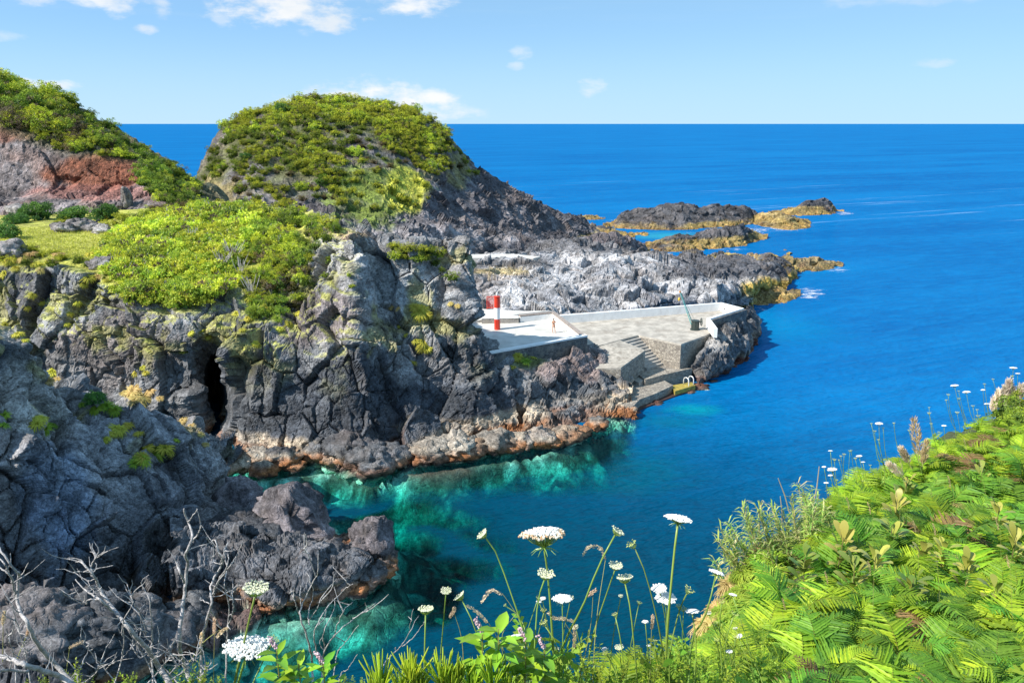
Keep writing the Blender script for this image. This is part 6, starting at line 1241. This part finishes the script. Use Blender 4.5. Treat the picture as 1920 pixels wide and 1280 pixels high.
# far small ones along the crest: one stem each
for i, (x, y, wd, d) in enumerate([(1560, 880, 17, 9), (1557, 845, 7, 9), (1545, 875, 7, 9), (1557, 891, 8, 9), (1549, 905, 8, 9), (1522, 911, 6, 8.6), (1611, 855, 10, 9.5), (1604, 859, 6, 9.5), (1618, 866, 7, 9.5), (1632, 872, 5, 9.5), (1600, 885, 6, 9.4), (1648, 794, 12, 10), (1634, 794, 5, 10), (1656, 802, 5, 10), (1640, 808, 6, 10), (1647, 824, 5, 10), (1676, 793, 5, 10), (1705, 807, 6, 10), (1746, 794, 5, 11), (1770, 798, 8, 11.5), (1790, 723, 12, 13), (1812, 735, 12, 13), (1778, 740, 6, 13), (1774, 750, 5, 13), (1798, 747, 6, 13), (1843, 731, 7, 14), (1850, 757, 8, 14), (1846, 720, 5, 14), (1900, 690, 11, 15), (1898, 705, 6, 15), (1908, 700, 7, 15), (1862, 711, 5, 14.5), (1832, 768, 5, 13), (1760, 810, 5, 11.5)]):
    bx = x + (18 if x < 1900 else 2) + vr.uniform(-8, 12); by = y + vr.uniform(60, 95); carrot(x, y, wd * 1.15, 'flat' if wd > 6 else 'bud', [((x + bx) / 2 - 3, (y + by) / 2), (bx, by)], 'tiny white wild carrot on a thin stem along the crest of the fern slope', d, 0, 1.2, 2 if wd > 7 else 0, 'small wild carrots along the crest')

for k in range(24):
    x, y = vr.choice([(vr.uniform(1545, 1660), vr.uniform(835, 905)), (vr.uniform(1740, 1925), vr.uniform(690, 800))]); y = max(y, 905 - (x - 1540) * .55 - 30); bx = x + vr.uniform(0, 30)
    carrot(x, y, vr.uniform(4, 9), 'bud', [((x + bx) / 2 - 3, y + 40), (bx, y + 85)], 'tiny white wild carrot on a thin stem along the crest of the fern slope', 9.5 + max(0, x - 1600) * .016, 0, 1.0, 3, 'small wild carrots along the crest')

# ------------------------------------------------------------------ dead branches
def branch(label, paths, d, col=(.42, .39, .37), twig=0, seed=0, group=None):
    rng = random.Random(seed); allp = []
    root = None
    for pi, (pts, r0, r1) in enumerate(paths):
        W = [P(x, y, d + .06 * math.sin(i * 1.7 + pi)) for i, (x, y) in enumerate(pts)]
        Cc, L = hermite(np.array(W), max(6, len(W) * 5), 0)
        if root is None: root = empty('dead_branch', W[0], label, 'branch', group); loc = np.array(root.location)
        Cc = Cc + np.array([[rng.gauss(0, .0010) for _ in range(3)] for _ in Cc]); rad = np.linspace(r0, r1, len(Cc)) / FPX * d * .68
        m = MB(); m.col = (1, 1, 1); m.tube([p - loc for p in Cc], rad, 7); m.obj('stem' if pi == 0 else 'limb', M_wood, root, True); allp.append((Cc, rad))
    if twig:
        m = MB()
        for k in range(int(twig * .55)):
            Cc, rad = rng.choice(allp); i = rng.randint(len(Cc) // 3, len(Cc) - 1); p = Cc[i]; q = p.copy(); dv = np.array([rng.uniform(-1, 1), rng.uniform(-.6, .6), rng.uniform(.0, 1)]); pts = [p - loc]
            for s in range(rng.randint(3, 5)): q = q + dv * rng.uniform(.008, .019); dv = dv + np.array([rng.uniform(-.6, .6), rng.uniform(-.4, .4), rng.uniform(-.3, .6)]); pts.append(q - loc)
            m.tube(pts, list(np.linspace(.0024, .0008, len(pts))), 4)
        m.obj('twigs', M_wood, root)
def z1(l): return [(x / 3.767, y / 3.767 + 940) for x, y in l]
def z2(l): return [(x / 3.767 + 200, y / 3.767 + 940) for x, y in l]
def z3(l): return [(x / 4.57 + 400, y / 4.57 + 1000) for x, y in l]
def z4(l): return [(x / 5.817 + 680, y / 5.817 + 1060) for x, y in l]
branch('dead grey branch curving up the left edge from the bottom', [(z1([(560, 1330), (400, 1160), (250, 980), (190, 850), (125, 710), (132, 560), (90, 460), (20, 370), (-10, 290)]), 8.5, 2.2), (z1([(115, 700), (95, 600), (50, 500), (-20, 450)]), 4.5, 2), (z1([(170, 820), (100, 750), (45, 680)]), 2.2, 1), (z1([(60, 500), (30, 440), (-20, 390)]), 3, 1.5)], 2.1, twig=16, seed=1)
branch('thick fallen grey branch lying across the bottom left corner', [(z1([(560, 1330), (440, 1240), (300, 1190), (180, 1150), (40, 1100), (-40, 1080)]), 9, 7), (z1([(200, 1200), (60, 1190), (-30, 1210)]), 5, 4)], 2.0, twig=14, seed=2)
branch('pale forked dead branch slanting from lower right to upper left', [(z2([(470, 1330), (380, 1180), (280, 1030), (150, 880), (0, 690)]) + z1([(700, 600), (660, 520), (600, 450), (540, 425)]), 9.5, 2), (z1([(635, 490), (655, 430), (690, 378)]), 2.2, 1.2), (z1([(660, 515), (610, 498), (540, 495)]), 2, 1), (z1([(830, 800), (700, 690), (600, 620), (530, 545)]), 5, 1.4), (z1([(690, 690), (640, 690), (590, 718), (520, 690), (425, 630)]), 2.4, 1), (z1([(680, 650), (640, 600), (620, 560)]), 1.6, .8)], 2.2, twig=46, seed=3)
branch('tall upright dead trunk with a forked top', [(z2([(610, 1330), (560, 1180), (518, 1050), (512, 940), (550, 640), (570, 450), (570, 340), (598, 280), (572, 140), (540, 50)]), 8.5, 2.6), (z2([(600, 285), (640, 230), (670, 170)]), 2.8, 1.6), (z2([(575, 140), (610, 100), (642, 52)]), 2.2, 1.2), (z2([(548, 570), (520, 500), (490, 425)]), 4, 3)], 2.3, twig=8, seed=4)
branch('dead stem with a brush of upright twigs right of the tall trunk', [(z2([(672, 1330), (668, 1100), (700, 860), (738, 720), (740, 580), (800, 470), (790, 350), (770, 290), (730, 292), (705, 248)]), 5.5, 1.5), (z2([(745, 660), (790, 560), (860, 420), (858, 370)]), 3, 1.2), (z2([(755, 620), (810, 530), (880, 440), (905, 400), (960, 280)]), 2.5, 1.0), (z2([(800, 440), (825, 370), (850, 290)]), 1.8, .9), (z2([(730, 720), (690, 705), (665, 675)]), 2, 1.2), (z2([(730, 760), (790, 870), (850, 980)]), 2.2, 1.4), (z2([(800, 440), (750, 420), (740, 385), (712, 378)]), 1.6, .8)], 2.3, twig=14, seed=5)
branch('thin dead stem standing behind the creamy cup shaped flower', [(z2([(840, 1330), (850, 970), (862, 720), (832, 590), (850, 470)]), 3, 1.2), (z2([(850, 900), (885, 800), (893, 680), (890, 560)]), 2.4, 1), (z2([(862, 720), (880, 650), (870, 690)]), 1.5, .8)], 2.4, twig=16, seed=6)
branch('thin dead twig bush with two wavy upright shoots', [(z2([(330, 1330), (320, 1100), (318, 870), (298, 680), (258, 612)]), 3.4, 1.2), (z2([(280, 940), (240, 800), (180, 690), (142, 585)]), 2.2, 1), (z2([(290, 920), (210, 880), (150, 800)]), 2, 1), (z2([(320, 1000), (250, 1100), (160, 1000)]), 2, 1)], 2.25, twig=44, seed=7)
branch('fan shaped white dead shrub with its left stems in front of the water', [(z3([(850, 1330), (850, 1160), (822, 960), (742, 680), (760, 620), (840, 440), (898, 290), (892, 150)]), 4, 1.2), (z3([(880, 370), (820, 200), (768, 125)]), 1.8, .9), (z3([(812, 760), (900, 620), (940, 555)]), 1.8, .9), (z3([(735, 690), (690, 560), (660, 475)]), 1.6, .8), (z3([(748, 620), (745, 520), (755, 430)]), 1.5, .8), (z3([(820, 780), (820, 650), (845, 560), (830, 400)]), 1.6, .8)], 2.3, twig=16, seed=8)
branch('fan shaped white dead shrub spreading its right stems over the water', [(z3([(930, 1330), (935, 1190), (960, 985), (1080, 830), (1240, 700), (1390, 590)]), 3.6, 1.1), (z3([(920, 1130), (885, 1000), (900, 760), (970, 640), (1100, 500), (1192, 428)]), 2.6, 1), (z3([(1040, 880), (1070, 760), (1110, 670), (1192, 585)]), 2, .9), (z3([(950, 1000), (960, 800), (1040, 640), (1040, 560)]), 1.8, .8), (z3([(1200, 730), (1290, 670), (1340, 650)]), 1.6, .8), (z3([(900, 780), (960, 700), (970, 640)]), 1.6, .8)], 2.3, twig=14, seed=9)
branch('single thin white twig leaning right, the taller of two', [(z3([(1015, 1330), (1060, 1040), (1130, 930), (1240, 785)]), 2, .9)], 2.3, twig=3, seed=10)
branch('shortest white twig leaning right near the bottom edge', [(z3([(1060, 1330), (1090, 1210), (1150, 1160), (1232, 1032)]), 1.8, .9)], 2.3, twig=1, seed=11)
branch('slender forked white twig rising from the fleshy leaves to the cup flower', [(z4([(200, 1150), (250, 1050), (420, 870), (510, 720), (612, 540)]), 2.2, .8), (z4([(430, 880), (550, 780), (680, 600)]), 1.6, .8), (z4([(510, 715), (530, 580), (550, 470)]), 1.3, .7)], 2.3, twig=5, seed=12)
for i, (x, y, tx, ty) in enumerate([(230, 1300, 150, 1200), (260, 1300, 330, 1190), (300, 1300, 240, 1180), (160, 1300, 90, 1230), (350, 1300, 270, 1215), (120, 1300, 190, 1240), (400, 1300, 330, 1230), (210, 1300, 230, 1160), (280, 1300, 380, 1215), (30, 1300, 10, 1180), (60, 1300, 12, 1110)]):
    branch('tangled thin dead twig along the bottom left of the picture', [([(x, y), ((x + tx) / 2 + 8, (y + ty) / 2 + 5), (tx, ty)], 2.6, .9), ([((x + tx) / 2 + 8, (y + ty) / 2 + 5), ((x + tx) / 2 + 30, (y + ty) / 2 - 20)], 1.5, .7)], 2.15, twig=16, seed=30 + i, group='thin dead twigs at the bottom left')

# dry grass heads and bottom leaves
def grass_head(path, head, d, label, group, col=(.62, .50, .36), hw=5):
    W = [P(x, y, d) for x, y in path]; Cc, _ = hermite(np.array(W), 12, 0); root = tag(empty('wild_grass', W[0], label, 'grass', group), kind='thing'); loc = np.array(root.location); m = MB(); m.col = (.42, .42, .14); m.tube([p - loc for p in Cc], list(np.linspace(.0016, .0008, 12)), 4); m.obj('stalk', M_gloss, root)
    rng = np.random.default_rng(int(path[0][0] * 3 + path[-1][1])); H = np.array([P(x, y, d) for x, y in head]); Hc, L = hermite(H, 60, 0); n = 150; i = rng.integers(0, 60, n); e = rdir(rng, n); wd = hw / FPX * d * np.sin((i / 60 * .9 + .05) * math.pi) ** .5
    c = Hc[i] + e * (wd * .4)[:, None] - loc; tg = (Hc[-1] - Hc[0]) / (np.linalg.norm(Hc[-1] - Hc[0]) + 1e-9); V = leaf_quads(c, e * .5 + tg, rdir(rng, n), .009, .0035); o = link('seed_head', quads_mesh('seed_head', V, np.array(col) * 1.25 * (.75 + .5 * rng.random((n, 1)))), M_grass, root)
GH = [([(1000, 1300), (985, 1190), (965, 1145), (942, 1112)], [(942, 1112), (925, 1105), (905, 1127)], 'drooping grass head hooked to the left under the nodding bud'),
      ([(960, 1290), (930, 1190), (915, 1165)], [(915, 1168), (898, 1150), (877, 1135)], 'straw grass head leaning left of the white low flower'), ([(985, 1300), (945, 1180), (968, 1150)], [(933, 1180), (945, 1168), (950, 1160)], 'short grass head between the long curved stems'),
      ([(1110, 1290), (1120, 1150), (1135, 1050)], [(1137, 1048), (1128, 1028), (1108, 1025), (1096, 1040)], 'hooked white grass head beside the slanting stem'), ([(1090, 1300), (1080, 1200), (1060, 1168)], [(1078, 1165), (1058, 1160), (1040, 1158), (1030, 1148)], 'horizontal woolly grass head below the small white flower'),
      ([(1080, 1300), (1110, 1150), (1112, 1110)], [(1098, 1118), (1108, 1112), (1116, 1106)], 'small straw spikelet beside the slanting stem'), ([(400, 1300), (402, 1190)], [(402, 1190), (402, 1160)], 'upright yellow grass head between the dead stems'), ([(370, 1300), (376, 1210)], [(376, 1212), (378, 1188)], 'short yellow grass head beside the dead stem'),
      ([(120, 1290), (131, 1210)], [(128, 1215), (145, 1206), (155, 1203)], 'yellow grass head bent right over the dark boulders'), ([(30, 1240), (50, 1190)], [(50, 1192), (54, 1175)], 'yellow grass spike by the left dead branch'), ([(5, 1240), (6, 1170)], [(5, 1172), (8, 1148)], 'yellow grass spike at the left edge'),
      ([(355, 1240), (385, 1200), (412, 1180)], [(405, 1195), (415, 1184), (425, 1178)], 'green grass head slanting behind the largest white head'), ([(870, 1290), (862, 1180), (848, 1140)], [(843, 1158), (850, 1146), (851, 1140)], 'fine drooping oat like grass over the water'), ([(1060, 1290), (1076, 1200)], [(1076, 1215), (1078, 1175)], 'pinkish upright grass head under the slanting stem'), ([(1218, 1290), (1222, 1170)], [(1222, 1180), (1224, 1155)], 'brown upright seed spike beside the two flat heads')]
for p_, h_, lb in GH: grass_head(p_, h_, 2.25, lb, None)
for k, (x, y, ln) in enumerate([(1725, 1120, 125), (1762, 1150, 150), (1640, 1030, 70), (1600, 1010, 60), (1690, 1010, 80), (1790, 1000, 90), (1850, 960, 80), (1880, 1110, 120), (1560, 1180, 90), (1640, 1190, 120), (1700, 940, 60), (1820, 900, 60), (1480, 1230, 90), (1900, 1200, 140)]):
    h = pick(x, y + 30, ['fore']); d_ = h[0].y * .985; grass_head([(x, y + 30), (x - 3, y - ln * .5), (x - 8 + vr.uniform(-8, 8), y - ln)], [(x - 8, y - ln + 4), (x - 10, y - ln - 8), (x - 13, y - ln - 18)], d_, 'thin grass stem with a small seed head rising out of the ferns', 'grass stems among the ferns', (.55, .42, .22), 3)
# fleshy rosettes along the bottom edge
def fleshy(px, py, d, s, seed, label, group):
    rng = random.Random(seed); root = empty('fleshy_plant', P(px, py, d), label, 'plant', group); m = MB()
    for i in range(36):
        a = rng.random() * 6.28; tl = rng.uniform(.0, .75); l = s * rng.uniform(.7, 1.4); d1 = np.array([math.cos(a) * math.sin(tl), math.sin(a) * math.sin(tl), math.cos(tl)]); o = np.array([math.cos(a), math.sin(a), 0]) * s * .16 * rng.random(); k = rng.random(); m.col = (.26 + .16 * k, .42 + .1 * k, .03)
        m.tube([o, o + d1 * l * .35, o + d1 * l * .7 + np.array([0, 0, .05 * l]), o + d1 * l * .93 + np.array([0, 0, .1 * l]), o + d1 * l + np.array([0, 0, .12 * l])], [s * .02, s * .034, s * .036, s * .024, s * .005], 6)
    m.obj('leaves', M_gloss, root, True)
for i, (x, y) in enumerate([(715, 1290), (755, 1300), (790, 1292), (830, 1280), (860, 1278), (885, 1290), (925, 1285), (700, 1315), (950, 1300), (770, 1275), (845, 1290)]): fleshy(x, y, 2.05, .062 if i % 3 else .075, 400 + i, 'fleshy finger leaved plant in the row along the bottom edge', 'fleshy plants along the bottom edge')
# broad leaved plants with pink spikes
def broad(px, py, d, s, seed, label, spike=True):
    rng = random.Random(seed); root = empty('broad_leaf_plant', P(px, py, d), label, 'plant'); m = MB(); st = MB(); st.col = (.35, .3, .1); st.tube([(0, 0, -.5), (0, 0, s * .9)], [.003, .002], 5); st.obj('stem', M_gloss, root)
    for i in range(13):
        a = i * 2.4 + rng.uniform(-.4, .4); hh = s * (.05 + .85 * i / 13); e = rng.uniform(-.1, .75); l = s * rng.uniform(.42, .62); k = rng.random(); m.col = (.16 + .16 * k, .38 + .12 * k, .03); M = Matrix.Translation((0, 0, hh)) @ Matrix.Rotation(a, 4, 'Z') @ Matrix.Rotation(-e, 4, 'Y')
        pts = [(0, 0), (.18, .10), (.42, .19), (.7, .14), (1, 0), (.7, -.14), (.42, -.19), (.18, -.10)]; mid = [(.18, 0, -.03), (.42, 0, -.05), (.7, 0, -.03)]
        vs = [tuple(M @ (Vector((x, y, abs(y) * .4 - .22 * x * x)) * l)) for x, y in pts] + [tuple(M @ (Vector((x, 0, z - .22 * x * x)) * l)) for x, _, z in mid]
        m.add(vs, [(0, 1, 8), (1, 2, 9, 8), (2, 3, 10, 9), (3, 4, 10), (0, 8, 7), (7, 8, 9, 6), (6, 9, 10, 5), (5, 10, 4)])
    m.obj('leaves', M_gloss, root, True)
    if spike:
        f = MB()
        for k in range(40): u = rng.random(); f.col = rng.choice([(.78, .55, .6), (.84, .7, .72), (.65, .42, .48)]); f.blob((rng.uniform(-.006, .006) - .02 * u, rng.uniform(-.006, .006), s * (.95 + .28 * u)), .0032, 5, 3, .3, rng)
        f.obj('flower_spike', M_petal, root)
for i, (x, y, s, lb) in enumerate([(525, 1290, .15, 'broad leaved plant with a pink spike right of the largest white head'), (565, 1305, .13, 'low broad leaved plant in the bottom row left of centre'), (610, 1300, .12, 'broad leaved plant with a pale pink spike under the dead fan shrub'), (905, 1270, .17, 'broad leaved plant with a pink spike left of the low white flower'), (935, 1265, .18, 'tallest broad leaved plant behind the low white flower'), (985, 1280, .16, 'broad leaved plant right of the low white flower'), (1020, 1290, .15, 'broad leaved plant at the foot of the ageing carrot'), (640, 1320, .10, 'lowest broad leaved plant under the white twigs')]): broad(x, y, 2.1, s, 500 + i, lb, i not in (1, 4, 7))
# weedy sprigs filling the foot of the flowers
def sprig_mesh(seed):
    rng = random.Random(seed); m = MB()
    for b in range(4):
        a = rng.random() * 6.28; d1 = np.array([math.cos(a) * .35, math.sin(a) * .35, 1.0]); m.col = (.28, .36, .07); m.tube([(0, 0, 0), d1 * .5 + (.02, 0, 0), d1], [.009, .007, .003], 4, False)
        for k in range(16):
            u = .15 + .85 * k / 16; p = d1 * u; az_ = rng.random() * 6.28; e = rng.uniform(-.1, .9); v = np.array([math.cos(az_) * math.cos(e), math.sin(az_) * math.cos(e), math.sin(e)]); l = .17 * rng.uniform(.6, 1.2) * (1.1 - .5 * u); s = np.cross(v, [0, 0, 1]); s /= np.linalg.norm(s); kk = rng.random(); m.col = (.22 + .2 * kk, .36 + .14 * kk, .04)
            m.add([p, p + v * l * .5 + s * l * .2, p + v * l, p + v * l * .5 - s * l * .2], [(0, 1, 2, 3)])
    return m.mesh('sprig')
SPR = [sprig_mesh(i) for i in range(4)]
for (x0, x1, y0, y1, n, s0, s1, lb, gp) in [(1040, 1380, 1265, 1320, 34, .07, .13, 'leafy green weed at the foot of the wild carrots right of centre', 'weeds under the wild carrots'), (700, 1040, 1285, 1320, 22, .07, .11, 'leafy weed behind the fleshy plants', 'weeds behind the fleshy plants'), (640, 720, 1285, 1310, 10, .04, .07, 'low weed along the bottom edge under the white twigs', 'low weeds under the white twigs'), (0, 460, 1290, 1320, 24, .06, .10, 'yellow green weed between the dead branches', 'weeds between the dead branches'), (1340, 1440, 1210, 1290, 16, .11, .17, 'weed on the cliff edge between the reeds and the wild carrots', 'weeds on the cliff edge')]:
    for i in range(n):
        x, y = vr.uniform(x0, x1), vr.uniform(y0, y1); d = 2.2 if x1 < 1400 else 3.2; o = link('weed', vr.choice(SPR), M_leaf); o.location = P(x, y, d * vr.uniform(.93, 1.1)); s = vr.uniform(s0, s1); o.scale = (s, s, s); o.rotation_euler = (0, 0, vr.random() * 6.28); tag(o, lb, 'plant', gp)
